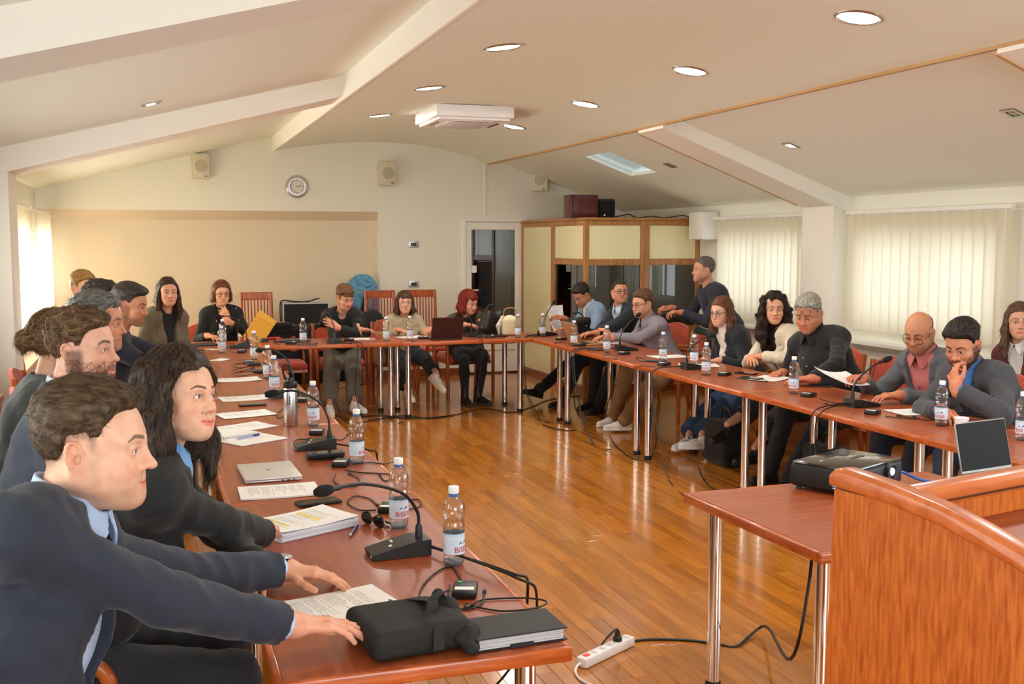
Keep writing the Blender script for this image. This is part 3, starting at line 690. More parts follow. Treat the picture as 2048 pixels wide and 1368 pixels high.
def cloth(c, kind='plain', c2=None):
    key = (c, kind, c2)
    if key in FB: return FB[key]
    nm = 'cloth_%s_%d' % (kind, len(FB)); col = rgb(*c)
    if kind in ('plain', 'wool'):
        m = mat(nm, col, .82, sheen=.12 if kind == 'plain' else .3, var=.10, vscale=25, bump=.25, bscale=700)
    else:
        m, nt, b = _nt(nm); N = nt.nodes.new; L = nt.links.new; b.inputs['Roughness'].default_value = .85
        tc = N('ShaderNodeTexCoord'); mx = N('ShaderNodeMixRGB'); mx.inputs[1].default_value = col; mx.inputs[2].default_value = rgb(*c2)
        if kind == 'dots':
            v = N('ShaderNodeTexVoronoi'); v.inputs['Scale'].default_value = 170; v.inputs['Randomness'].default_value = .15; L(tc.outputs['Object'], v.inputs['Vector'])
            q = N('ShaderNodeMath'); q.operation = 'LESS_THAN'; q.inputs[1].default_value = .42; L(v.outputs['Distance'], q.inputs[0]); L(q.outputs[0], mx.inputs[0])
        elif kind == 'strokes':
            mp = N('ShaderNodeMapping'); mp.inputs['Scale'].default_value = (26, 26, 9); mp.inputs['Rotation'].default_value = (.5, .7, 0)
            v = N('ShaderNodeTexVoronoi'); v.inputs['Scale'].default_value = 1; v.inputs['Randomness'].default_value = .9; L(tc.outputs['Object'], mp.inputs[0]); L(mp.outputs[0], v.inputs['Vector'])
            q = N('ShaderNodeMath'); q.operation = 'LESS_THAN'; q.inputs[1].default_value = .13; L(v.outputs['Distance'], q.inputs[0]); L(q.outputs[0], mx.inputs[0])
        elif kind == 'denim':
            n = N('ShaderNodeTexNoise'); n.inputs['Scale'].default_value = 9; n.inputs['Detail'].default_value = 8; L(tc.outputs['Object'], n.inputs['Vector']); L(n.outputs['Fac'], mx.inputs[0])
        L(mx.outputs[0], b.inputs['Base Color'])
    FB[key] = m; return m
HM = {}
def hair_mat(c, c2=None, long=False):
    key = (c, c2, long)
    if key in HM: return HM[key]
    c2 = c2 or tuple(min(255, int(x * 1.6 + 8)) for x in c)
    m, nt, b = _nt('hair_%d' % len(HM)); N = nt.nodes.new; L = nt.links.new
    tc = N('ShaderNodeTexCoord'); n = N('ShaderNodeTexNoise'); n.inputs['Scale'].default_value = 1; n.inputs['Detail'].default_value = 5; n.inputs['Distortion'].default_value = .5
    mp = N('ShaderNodeMapping'); mp.inputs['Scale'].default_value = (150, 150, 22) if long else (150, 26, 90); L(tc.outputs['Object'], mp.inputs[0]); L(mp.outputs[0], n.inputs['Vector'])
    r = N('ShaderNodeValToRGB'); r.color_ramp.elements[0].color = rgb(*c); r.color_ramp.elements[0].position = .38; r.color_ramp.elements[1].color = rgb(*c2); r.color_ramp.elements[1].position = .72
    L(n.outputs['Fac'], r.inputs[0]); L(r.outputs[0], b.inputs['Base Color']); b.inputs['Roughness'].default_value = .5; b.inputs['Specular IOR Level'].default_value = .22
    HM[key] = m; return m
MT['sclera'] = mat('eye_white', rgb(226, 218, 210), .18)
MT['pupil'] = mat('eye_pupil', rgb(8, 8, 8), .12)
IR = {k: mat('iris_' + k, rgb(*c), .15) for k, c in dict(brown=(62, 38, 22), blue=(104, 116, 122), green=(92, 104, 98)).items()}

# ------------------------------------------------------------------ head
# head frame: x right, y forward, z up, origin between the ears at eye height
def head_solid(h, c):
    S = Solid(h); fem = c.get('fem', 0); fat = c.get('fat', 0.); R = rotm
    S.ell((0, -.016, .036), (.0755, .098, .087), k=0)
    S.ell((0, .018, .012), (.066, .074, .075), k=.03)                              # forehead and temples
    S.ell((0, .032, -.045), (.056 - .003 * fem + .006 * fat, .056, .066), k=.03)                # mid face
    jw = .050 - .007 * fem + .008 * fat; chz = -.104 + .004 * fem
    for sx in (-1, 1):
        S.cap((sx * (jw + .004), -.006, -.052), (sx * .016, .070, chz + .006), .022 + .006 * fat, .0145, k=.035)   # jaw line
        S.cap((sx * (jw + .006), -.010, -.02), (sx * (jw + .002), -.004, -.055), .016, .018, k=.03)
        S.ell((sx * .040, .060, -.034), (.022, .020, .018), k=.028)                # cheek bones
        S.ell((sx * .031, .060, -.062), (.020 - .004 * fem, .020 - .002 * fem, .022), k=.03)                 # cheeks beside the mouth
        S.cap((sx * .010, .0855, .0185), (sx * .046, .0665, .0165), .0085 - .002 * fem, .0075, k=.018)             # brow ridge
    S.ell((0, .078, chz + .004), (.017 - .003 * fem, .0145, .0135), k=.022)        # chin
    S.ell((0, .066, -.072), (.030, .022, .030), k=.03)                             # muzzle
    S.ell((0, .040, -.098), (.030 + .012 * fat, .034, .014 + .008 * fat), k=.03)   # under the chin
    for sx in (-1, 1): S.ell((sx * .0315, .0885, -.003), (.0185, .0125, .0115), k=.016, op='s')   # eye sockets
    ns = c.get('nose', 1.)
    S.cap((0, .0865, .010), (0, .1025 + .010 * (ns - 1), -.026), .0070, .0092, k=.013)
    S.ell((0, .1060 + .012 * (ns - 1), -.0345), (.0105 * ns, .0120 * ns, .0098), k=.009)
    for sx in (-1, 1):
        S.ell((sx * .0130 * ns, .0915, -.0385), (.0074 * ns, .0110, .0076), k=.007)
        S.ell((sx * .0062, .1015, -.0455), (.0036, .0058, .0034), R(0, .35), k=.003, op='s')
    # eyelids around an opening that shows the eyeball
    op_ = c.get('eye', 1.)
    for sx in (-1, 1):
        S.ell((sx * .0315, .0748, -.002), .0146, k=.006)
        S.ell((sx * .0318, .0905, -.0026 - .002 * (1 - op_)), (.0128, .012, .0054 * op_ + .0004), R(-sx * .25, 0, -sx * .06), k=.0022, op='s')
        S.cap((sx * .019, .0872, .0052 * op_ + .0012), (sx * .043, .0785, .0042 * op_ + .0012), .0024, .0018, k=.006)
    # lips
    sm = c.get('smile', 0.); fl = 1 + .25 * fem
    for sx in (-1, 1):
        S.cap((sx * .005, .0905, -.0645), (sx * .0245, .0790, -.0690 + .006 * sm), .0043 * fl, .0022, k=.006)
        S.cap((0, .0890, -.0762), (sx * .022, .0790, -.0718 + .005 * sm), .0054 * fl, .0024, k=.006)
        S.cap((0, .0962, -.0703), (sx * .0275, .0805, -.0697 + .0075 * sm), .0015, .0012, k=.003, op='s')
        if sm > .2: S.cap((sx * .020, .087, -.045), (sx * .036, .074, -.068), .0022, .0016, k=.008, op='s')   # smile folds
    S.ell((0, .0965, -.0555), (.0030, .005, .007), k=.007, op='s')                 # philtrum
    # ears
    if not c.get('noear'):
        for sx in (-1, 1):
            c0 = A3(sx * .0815, -.0135, -.008); a1 = nrm(A3(sx * .40, -.92, 0)); a2 = nrm(A3(sx * .04, -.16, 1)); a3 = np.cross(a1, a2) * -sx
            Re = np.stack([np.cross(a1, a2), a1, a2], 1)
            S.ell(c0 - a3 * 0 + A3(-sx * .0015, 0, 0), (.0036, .0165, .0280), Re, k=.006)
            rim = [c0 + a1 * .0155 * math.cos(t) + a2 * (.0275 * math.sin(t) + .002) + A3(sx * .0028, 0, 0) for t in [math.radians(x) for x in range(-70, 206, 23)]]
            for p_, q_ in zip(rim[:-1], rim[1:]): S.cap(p_, q_, .0033, k=.003)
            S.ell(c0 + a1 * .002 - a2 * .0285 + A3(sx * .0005, 0, 0), (.0042, .0085, .0085), Re, k=.006)
            an = [c0 + a1 * (.0035 + .005 * math.cos(t)) + a2 * (.0135 * math.sin(t) - .003) + A3(sx * .0018, 0, 0) for t in [math.radians(x) for x in range(-60, 80, 28)]]
            for p_, q_ in zip(an[:-1], an[1:]): S.cap(p_, q_, .0026, k=.003)
            S.ell(c0 - a1 * .0115 - a2 * .004 + A3(sx * .001, 0, 0), (.0042, .0042, .0062), Re, k=.005)
            S.ell(c0 - a1 * .0045 - a2 * .0045 + A3(sx * .0025, 0, 0), (.0045, .0058, .0082), Re, k=.004, op='s')
    return S
def sm01(x, a, b): t = np.clip((x - a) / (b - a + 1e-9), 0, 1); return t * t * (3 - 2 * t)
def head_tint(P, c):
    """albedo tints of lips, brows, lids, stubble, ears in head coordinates"""
    x, y, z = np.abs(P[:, 0]), P[:, 1], P[:, 2]; col = np.ones((len(P), 3)); fem = c.get('fem', 0); front = y > .03
    def mix(m, t): nonlocal col; m = np.clip(m, 0, 1)[:, None]; col = col * (1 - m) + np.array(t) * m * np.ones_like(col)
    def mul(m, t): nonlocal col; m = np.clip(m, 0, 1)[:, None]; col = col * (1 - m + m * np.array(t))
    mul(.55 * np.exp(-(((x - .046) / .02) ** 2 + ((z + .036) / .02) ** 2)) * front, (1.0, .74, .70) if not fem else (1.02, .70, .66))
    mul(.5 * np.exp(-((x / .014) ** 2 + ((z + .036) / .012) ** 2)) * (y > .08), (1.0, .80, .76))
    mul(.55 * sm01(x, .077, .085) * (1 - sm01(np.abs(z + .01), .03, .05)) * (1 - sm01(np.abs(y + .014), .02, .035)), (1.02, .74, .68))
    sm = c.get('smile', 0.); zc = -.0702 + .0075 * sm * (x / .0275) ** 2
    lipw = np.clip(1 - (x / .0275) ** 2, 0, 1)
    lip = sm01(zc + (.0088 + .0012 * fem) * lipw ** .7 - .0022 * np.exp(-(x / .004) ** 2) - z, 0, .0015) * sm01(z - zc + (.0112 + .0015 * fem) * lipw ** .6, 0, .0015) * (x < .027) * (y > .072)
    mul(lip * 1., c.get('lip', (1.0, .52, .50) if fem else (.98, .66, .62)))
    mul((np.abs(z - zc) < .0014) * (x < .027) * (y > .07) * 1., (.55, .4, .4))
    if c.get('shadow', .35 if fem else .12):
        e = np.exp(-(((x - .0315) / .017) ** 2 + ((z - .005) / .008) ** 2)) * (y > .06); mul(c.get('shadow', .45 if fem else .2) * 1.3 * e, (.62, .48, .46))
    mul(((np.abs(z - (.0032 - .006 * ((x - .031) / .014) ** 2)) < .0016) * (np.abs(x - .0315) < .0135) * (y > .072)) * (.9 if fem else .55), (.2, .15, .14))
    bz = c.get('browz', .0215) + .0050 * np.exp(-(((x - .035) / .016) ** 2)) - .004 * sm01(x, .038, .052)
    bt = (.0034 if fem else .0046) * (1 - .55 * sm01(x, .030, .054)) * c.get('browt', 1)
    brow = sm01(bt + .0012 - np.abs(z - bz), 0, .0016) * (x > .011) * (x < .053) * (y > .05)
    hc = np.array(rgb(*c.get('browc', c['hair']))[:3]) / np.array(rgb(*c['skin'])[:3])
    mix(brow * .85, hc)
    st = c.get('stubble', 0)
    if st:
        lo = sm01(-z, .040, .066) * sm01(y, -.030, .005)
        cheek = sm01(-(z + .062 + .35 * (x - .030)), -.014, .010) * sm01(x, .022, .030)
        mid = (1 - sm01(x, .022, .032)) * sm01(-z, .046, .054)
        burn = sm01(x, .050, .064) * sm01(-z, -.010, .010) * sm01(y, -.030, .0) * (1 - sm01(y, .020, .040))
        reg = np.clip(np.maximum(np.maximum(cheek, mid) * lo, burn * (1 - lo * .0)), 0, 1) * (1 - sm01(-z, .098, .125))
        reg = reg * (1 - lip)
        mix(st * reg, hc * np.array([1.15, 1.1, 1.1]))
    fade = c.get('fade', 0)
    if fade:
        edge = .030 - .25 * np.maximum(z - .02, 0)
        m = sm01(edge - y, .0, .014) * sm01(z + .9 * np.maximum(-y - .015, 0), -.012, .030)
        ear = sm01(x, .074, .078) * (1 - sm01(np.abs(y + .012), .022, .034)) * (1 - sm01(np.abs(z + .010), .028, .042))
        mix(fade * m * (1 - ear), hc)
    return col
def eyeballs(parent, M, gaze, iris, off=Vector((0, 0, 0))):
    """M: head frame 4x4 in thing space; gaze: (yaw, pitch) offset in the head frame"""
    q = G(); R = Matrix.Rotation(gaze[0], 4, 'Z') @ Matrix.Rotation(gaze[1], 4, 'X') @ Matrix.Rotation(-HP, 4, 'X')
    r = .0124
    prof = [(r * math.sin(t), r * math.cos(t)) for t in [math.pi * i / 14 for i in range(15)]]
    def ring(a): return (r * math.sin(a), r * math.cos(a))
    P1 = [(0, r), ring(.12), ring(.19)]; P2 = [ring(.19), ring(.35), ring(.50)]; P3 = [ring(.50)] + [ring(.5 + (math.pi - .55) * i / 9) for i in range(1, 10)]
    for sx in (-1, 1):
        Mx = M @ Matrix.Translation((sx * .0315, .0752, -.002)) @ R
        for P, mi in ((P1, 2), (P2, 1), (P3, 0)): q.lathe([(a, b) for a, b in P], 18, M=Mx, mi=mi)
        e = q.obj('eye', [MT['sclera'], IR[iris], MT['pupil']], parent, 80); q = G()
# ------------------------------------------------------------------ hand: palm along +y, back of the hand up (+z), thumb to +x for a left hand (side=-1) mirrored for right
def hand_parts(S, M, side, curl=(.25, .25, .3, .35), spread=1., thumb=.4, k=.006, sc=1.0, tcurl=.3):
    """adds the hand to solid S; M 4x4 (wrist at origin); side +1 right hand, -1 left; thumb lies toward -x for a right hand"""
    def T(p): v = M @ Vector((p[0] * sc, p[1] * sc, p[2] * sc)); return (v.x, v.y, v.z)
    R3 = np.array(M.to_3x3())
    S.cap(T((0, -.03, 0)), T((0, .012, 0)), .027 * sc, .026 * sc, k=.015)
    t = -side
    S.cap(T((t * .018, .012, -.001)), T((t * .027, .082, .001)), .0155 * sc, .0125 * sc, k=.02)
    S.cap(T((0, .01, 0)), T((t * .005, .086, .003)), .017 * sc, .0125 * sc, k=.02)
    S.cap(T((-t * .016, .012, -.001)), T((-t * .030, .076, -.001)), .0155 * sc, .0115 * sc, k=.02)
    tips = []
    F = [(t * .0295, .086, (.043, .026, .021), .0092), (t * .0095, .091, (.047, .030, .022), .0095), (-t * .0115, .087, (.043, .028, .021), .009), (-t * .0305, .078, (.034, .021, .019), .0082)]
    for i, (fx, fy, Ls, r) in enumerate(F):
        a = 0.; p = np.array([fx, fy, .001]); sp = (-t) * (i - 1.2) * .085 * spread; c0 = curl[i]
        for j, Lg in enumerate(Ls):
            a += c0 * (.9 if j == 0 else 1.15 if j == 1 else .8)
            d = np.array([math.sin(sp) * math.cos(a), math.cos(sp) * math.cos(a), -math.sin(a)]); q = p + d * Lg
            S.cap(T(p), T(q), r * sc * (1 - .07 * j), r * sc * (.94 - .09 * j), k=k if j else .012)
            p = q
        tips.append(T(p))
    # thumb from the side of the palm near its base
    p = np.array([t * .022, .018, -.006]); ang = thumb
    for j, (Lg, r) in enumerate(((.040, .0135), (.032, .0108), (.026, .0098))):
        b = ang - tcurl * j
        d = np.array([t * math.sin(b), math.cos(b), -.30 + .05 * j]); d /= np.linalg.norm(d); q = p + d * Lg
        S.cap(T(p), T(q), r * sc, r * sc * .9, k=.012 if j == 0 else k); p = q
    return tips
# ------------------------------------------------------------------ hair
HY_ = [-.12, -.05, -.037, -.031, .004, .011, .026, .033, .05, .07, .10]
HZ_ = [-.072, -.060, -.005, .020, .024, -.002, -.006, .034, .057, .067, .070]
def hair_solid(h, c, dn):
    st = c['style']; S = Solid(h); sd = c.get('seed', 3); th = c.get('th', .010)
    if st in ('short', 'curlshort', 'pixie', 'balding'):
        side = c.get('side', .004); top = th; lift = c.get('lift', 0.)
        S.ell((0, -.018, .038), (.0770 + side, .1000 + side, .0885 + side), k=0)
        W1 = waves(10, 260, 420, sd) if st != 'curlshort' else waves(14, 140, 330, sd)
        W1 = [(k * (A3(1, .25, .7) if st != 'curlshort' else 1), p, a) for k, p, a in W1]
        am = c.get('amp', .0024 if st != 'curlshort' else .0055); hl = c.get('hl', 0.); rec = c.get('rec', 0.)
        def mod(x, y, z, d):
            ext = (top - side) * sm01(z + .15 * y, .022, .075) + lift * sm01(y, .02, .085) * sm01(z, .045, .085)
            zl_ = np.interp(y, HY_, HZ_) + hl * sm01(y, .03, .07) + rec * sm01(y, .02, .05) * sm01(np.abs(x), .018, .045)
            zl_ = zl_ + c.get('sideup', 0.) * (1 - sm01(y, .02, .034)); edge = sm01(z - zl_, -.002, .030)
            d = d - ext * edge + side * .8 * (1 - edge) + am * (.25 + .75 * sm01(z, .0, .06)) * (.15 + .85 * edge) * wsum(W1, x, y, z)
            if st == 'balding': d = np.maximum(d, (z - .045 + .5 * (y + .05)) * .8)
            return np.maximum(d, (zl_ - z) * .75)
        S.fun(mod, (-.12, -.15, -.09), (.12, .13, .17))
        if st == 'pixie':
            S.ell((.018, .060, .068), (.050, .034, .022), rotm(0, -.5, .35), k=.02); S.ell((-.02, .070, .052), (.034, .020, .024), rotm(0, -.3, -.5), k=.02)
            S.cap((.078, .02, .03), (.078, .028, -.012), .008, .003, k=.01); S.cap((-.078, .02, .03), (-.078, .028, -.012), .008, .003, k=.01)
        return S
    L = c.get('len', .25); vol = c.get('vol', 1.); D = nrm(dn)
    S.ell((0, -.020, .040), (.0765 + th, .1000 + th, .0890 + th), k=0)
    hl = c.get('hl', 0.); part = c.get('part', 0.); S.ell((0, .018, .014), (.0665 + th * .5, .0745 + th * .5, .0755 + th * .6), k=.034)
    yl = [-.12, -.02, .01, .03, .05, .07, .10]; zv = [-.09, -.08, -.03, .012, .046, .066, .070]
    S.fun(lambda x, y, z, d: np.maximum(d, (np.interp(y, yl, zv) + hl * (y > .03) - z) * .75), (-.12, -.15, -.12), (.12, .13, .17))
    if st == 'bun':
        S.ell((0, -.135, .012), (.040, .038, .042), k=.012); S.ell((0, -.10, .02), (.045, .04, .04), k=.03)
    else:
        ff = c.get('front', .0)
        for sx in (-1, 1):
            a = A3(sx * .066, .030 + ff, .056); b = A3(sx * .082 * (1 + .08 * (vol - 1)), .020 + ff, -.005); e = A3(sx * (.084 + .010 * (vol - 1)), .012 + ff, -.060)
            S.cap(a, b, .010 * vol, .015 * vol, k=.02); S.cap(b, e, .015 * vol, .022 * vol, k=.02)
            S.cap(A3(sx * .07, -.03, .03), A3(sx * .082, -.035, -.06), .026 * vol, .032 * vol, k=.03)
            if L > .16:
                f = e + D * (L - .12) * .55 + A3(sx * .012, .0, 0); g_ = e + D * (L - .12) + A3(sx * (.0), .022, 0)
                S.cap(e, f, .024 * vol, .027 * vol, k=.02); S.cap(f, g_, .027 * vol, .010 * vol, k=.02)
                bk = A3(sx * .075, -.045, -.07); S.cap(bk, bk + D * (L - .12), .036 * vol, .022 * vol, k=.03)
        S.cap(A3(0, -.075, .02), A3(0, -.075, -.07), .055 * vol, .052 * vol, k=.03)
        if L > .16: S.cap(A3(0, -.07, -.07), A3(0, -.065, -.07) + D * (L - .12), .05 * vol, .03 * vol, k=.03)
        if c.get('fringe'):
            S.ell((0, .070, .050), (.052, .024, .030), rotm(0, -.25), k=.015)
    wv = c.get('wave', 0.); am = c.get('amp', .0035)
    W1 = [(k * A3(1, 1, .22), p, a) for k, p, a in waves(9, 150, 300, sd)]; W2 = waves(9, 45, 110, sd + 1)
    S.fun(lambda x, y, z, d: d + .003 * sm01(y, .005, .05) * sm01(z, -.03, .02) + am * wsum(W1, x, y, z) * .8 + wv * wsum(W2, x, y, z), (-.3, -.3, -.6), (.3, .3, .3))
    # keep the face clear
    fz = c.get('clear', .062)
    S.ell((0, .085, -.035), (fz, .070, .075), k=.012, op='s')
    if not c.get('fringe'): S.ell((part * .016, .088, .020), (fz * .70, .060, .047), k=.014, op='s')
    return S
def strands(name, me, parent, n, length, width, flow, m, seed=1, seg=3, curl=0., keep=None, lift=.15):
    nv = len(me.vertices)
    if nv == 0: return None
    co = np.empty(nv * 3, f32); me.vertices.foreach_get('co', co); co = co.reshape(-1, 3)
    no = np.empty(nv * 3, f32); me.vertex_normals.foreach_get('vector', no); no = no.reshape(-1, 3)
    idx = np.arange(nv)
    if keep is not None: idx = idx[keep(co)]
    if len(idx) == 0: return None
    r = np.random.RandomState(seed); idx = r.choice(idx, n, replace=True)
    p = co[idx] + r.normal(size=(n, 3)) * .0012; N = no[idx]; d = flow(co[idx]) + r.normal(size=(n, 3)) * .13
    d = d - (d * N).sum(1, keepdims=True) * N; d /= np.linalg.norm(d, axis=1, keepdims=True) + 1e-9
    Ls = length * r.uniform(.55, 1.2, size=(n, 1)); s = np.cross(d, N); V = []; up = N * lift
    ph = r.uniform(0, 6.28, size=(n, 1))
    for j in range(seg + 1):
        t = j / seg; q = p + (d * t + up * (t - .75 * t * t) * (1 + r.uniform(-.5, .5, (n, 1)))) * Ls
        if curl: q = q + (s * np.sin(ph + 5 * t) + N * np.cos(ph + 5 * t)) * curl * t
        q = q - N * (Ls * t) ** 2 * 4.5; wd = width * (1 - .75 * t); V.append(q - s * wd); V.append(q + s * wd)
    V = np.stack(V, 1); k = 2 * (seg + 1); fs = []
    for i in range(n):
        for j in range(seg): a = i * k + 2 * j; fs.append((a, a + 1, a + 3, a + 2))
    o = link(name, to_mesh(name, [(V.reshape(-1, 3).astype(float), fs)], m), parent); o['kind'] = 'stuff'; return o
def spectacles(parent, M, kind='round', col=(30, 24, 22), dz=0., tilt=0., dy=0.):
    q = G(); hw, hh = dict(round=(.023, .0205), oval=(.0265, .0165), square=(.0275, .0195))[kind]; pw = 2.0 if kind == 'round' else 3.2
    T = M @ Matrix.Translation((0, .0985 + dy, -.006 + dz)) @ Matrix.Rotation(tilt, 4, 'X')
    m = mat('frame_%d_%d' % (col[0], col[1]), rgb(*col), .25) if ('frame_%d_%d' % (col[0], col[1])) not in bpy.data.materials else bpy.data.materials['frame_%d_%d' % (col[0], col[1])]
    root = None; qq = G()
    def pt(sx, a, sc=1):
        c, s = math.cos(a), math.sin(a); x = hw * sc * math.copysign(abs(c) ** (2 / pw), c); z = hh * sc * math.copysign(abs(s) ** (2 / pw), s)
        return T @ Vector((sx * .0325 + x, -.0045 * abs((sx * .0325 + x) / .05) ** 2, z))
    for sx in (-1, 1):
        n = 26; q.tube([pt(sx, 2 * math.pi * i / n) for i in range(n + 1)], .0017, 6, caps=False)
        qq.add([pt(sx, 2 * math.pi * i / n, .95) for i in range(n)], [tuple(range(n))])
        h0 = T @ Vector((sx * (.0325 + hw), -.0055, hh * .5)); e = M @ Vector((sx * .079, -.012, .012 + dz * .6))
        q.tube([h0, M @ Vector((sx * .077, .06, .006 + dz)), e, M @ Vector((sx * .081, -.03, -.004 + dz * .3))], .0016, 6)
    q.tube([T @ Vector((-.0325 + hw, -.001, .004)), T @ Vector((0, .002, .007)), T @ Vector((.0325 - hw, -.001, .004))], .0016, 6)
    o = q.obj('glasses', m, parent, 80); qq.obj('lens', MT['lens'], o, 0)

# ------------------------------------------------------------------ the whole figure
def ik(a, t, l1, l2, pole):
    d = t - a; D = np.linalg.norm(d); D = min(D, (l1 + l2) * .995); u = nrm(d); t = a + u * D
    x = (l1 * l1 - l2 * l2 + D * D) / (2 * D); hgt = math.sqrt(max(l1 * l1 - x * x, 0)); p = pole - u * (pole @ u)
    return a + u * x + nrm(p) * hgt, t
PEOPLE = []
def person(label, loc, rz, head, hyaw=0., hpitch=0., hroll=0., hs=.95, skin=(222, 172, 142), hair=None, fem=0, face=None, top=None, under=None, legs=None, shoes=(30, 30, 32),
           sw=None, girth=1., pel=None, arms=None, feet=None, twist=0., lod=1, gaze=(0, 0), iris='brown', specs=None, body_extra=None, al=1., ll=1., bust=None, neck=.078):
    """head: world point between the ears; hyaw/hpitch/hroll of the head against the thing's own forward (+y)"""
    t = empty('person', (loc[0], loc[1], 0), rz); tag(t, label, 'person'); PEOPLE.append(t)
    Wl = Matrix.Translation((loc[0], loc[1], 0)) @ Matrix.Rotation(rz, 4, 'Z'); Wi = Wl.inverted()
    loc3 = lambda p: np.array(Wi @ Vector(p)); dirl = lambda v: np.array(Wi.to_3x3() @ Vector(v))
    hc = loc3(head); RH = rotm(hyaw, hpitch, hroll)
    Mh = Matrix.Translation(Vector(hc)) @ Matrix([list(r) for r in RH]).to_4x4() @ Matrix.Scale(hs, 4)
    H = lambda p: np.array(Mh @ Vector(p))
    sw = sw or (.143 if fem else .170); bust = fem if bust is None else bust
    pelv = A3(*(pel or (0, 0, .555)))
    nk = hc + RH @ (A3(0, -.030, -.095) * hs) + A3(0, -.030, -neck)
    U = nrm(nk - pelv); L = np.linalg.norm(nk - pelv); Rv = A3(math.cos(twist), math.sin(twist), 0); Fv = nrm(np.cross(U, Rv)); Rv = np.cross(Fv, U)
    B = np.stack([Rv, Fv, U], 1)
    def at_(w_, u=0., f=0.): return pelv + U * L * w_ + Rv * u + Fv * f
    slp = math.sin(math.pi * .5) * .0
    hN = {1: .0105, 2: .008, 3: .0062}[lod]; hH = {1: .0036, 2: .0027, 3: .0021}[lod]
    sh = {s: at_(1, s * sw, -.005) - U * .062 for s in (-1, 1)}
    arms = arms or {}; W = {}; E = {}; HD = {}
    l1, l2 = (.268 * al, .235 * al) if fem else (.292 * al, .252 * al)
    for s in (-1, 1):
        a = arms.get(s, {}); wt = loc3(a['w']) if 'w' in a else (pelv + A3(s * .17, .34, .10))
        pole = dirl(a['pole']) if 'pole' in a else A3(s * .55, -.35, -.9)
        E[s], W[s] = ik(sh[s], wt, l1, l2, pole)
        d = nrm(dirl(a['dir'])) if 'dir' in a else nrm(W[s] - E[s]); b = dirl(a.get('up', (0, 0, 1))); x = nrm(np.cross(d, b)); b = np.cross(x, d)
        m = Matrix(((x[0], d[0], b[0], W[s][0]), (x[1], d[1], b[1], W[s][1]), (x[2], d[2], b[2], W[s][2]), (0, 0, 0, 1))); HD[s] = (m, a)
    AN = {}; KN = {}; HPt = {}
    for s in (-1, 1):
        HPt[s] = pelv + A3(s * .088, .02, -.03)
        fo = (feet or {}).get(s, {}); an = loc3(fo['w']) if 'w' in fo else A3(s * .10, .42, .085)
        pole = dirl(fo['pole']) if 'pole' in fo else A3(s * .12, .55, 1.0)
        KN[s], AN[s] = ik(HPt[s], an, (.43 if not fem else .405) * ll, (.42 if not fem else .395) * ll, pole)
    nr = (.053 if fem else .063) * (1 + .06 * (face or {}).get('fat', 0)) * hs + .003
    # ---- torso primitives shared by skin and garments
    def torso(S, e, k=.05, hem=0., bulk=1.):
        g = girth * bulk
        S.ell(pelv + A3(0, .0, .01) - U * hem * .4, (.158 * g + e, .118 * g + e, .115 + e + hem * .3), k=0)
        S.ell(at_(.30, 0, .012 + .035 * (girth - 1)), ((.142 if not fem else .125) * g + e, .105 * g + e, .15 + e), B, k=k)
        S.ell(at_(.62, 0, .004), ((.160 if not fem else .138) * (.5 + .5 * g) + e, (.112 if not fem else .098) * (.5 + .5 * g) + e, .17 + e), B, k=k)
        S.cap(sh[-1] - (sh[-1] - nk) * .28, sh[1] - (sh[1] - nk) * .28, .068 + e, k=k)
        S.cap(at_(.80, -.075, -.03), at_(.80, .075, -.03), .075 + e, k=k)
        for s in (-1, 1):
            S.cap(nk + A3(0, 0, .012), sh[s] + U * .008, .040 + e * .8, .050 + e, k=k)
            if bust: S.ell(at_(.60, s * .068, .078 + .01 * bust), (.056 * bust + e, .050 * bust + e, .058 * bust + e), B, k=.04)
    def sleeve(S, s, e, frm=0., to=1., k=.03, cuff=.0):
        a, b, c_ = sh[s], E[s], W[s]
        q = .87 if fem else 1.
        if frm <= 0: S.ell(a, .054 * q + e, k=k)
        S.cap(a, b, .050 * q + e, .043 * q + e, k=k)
        if to > 0:
            d = b + (c_ - b) * to; S.cap(b, d, .0430 * q + e, (.0430 + (.029 - .0430) * to) * q + e + cuff, k=.02)
    def fold(amp, seed, f0=26, f1=70):
        Wv = waves(12, f0, f1, seed); Wf = waves(8, 90, 170, seed + 9)
        def mod(x, y, z, d):
            q = wsum(Wv, x, y, z); return d + amp * (1.5 * np.abs(q) - .55 + .22 * wsum(Wf, x, y, z))
        return mod
    BIG = ((-1.5, -1.5, -.5), (1.5, 1.5, 2.2))
    # ---- skin: one body
    S = Solid(.014 if lod < 3 else .012); torso(S, -.022)
    for s in (-1, 1):
        sleeve(S, s, -.012, to=.97); S.cap(HPt[s], KN[s], .065, .048, k=.03); S.cap(KN[s], AN[s] + A3(0, 0, .03), .048, .030, k=.02)
    if body_extra: body_extra(S)
    parts = [S.build()]; nb = len(parts[0][0])
    hcf = dict(skin=skin, hair=(hair or {}).get('col', (40, 30, 24)), fem=fem); hcf.update(face or {})
    S = head_solid(hH, hcf); S.cap((0, -.026, -.05), tuple(np.array(Mh.inverted() @ Vector(nk + A3(0, 0, .0)))), (.050 if fem else .057) * (1 + .06 * hcf.get('fat', 0)), (.052 if fem else .062), k=.025)
    hv, hf = S.build(); hcol = head_tint(hv, hcf); wv = (np.array(Mh.to_3x3()) @ hv.T).T + hc
    parts.append((wv, hf)); tint = [np.ones((nb, 3)), hcol]
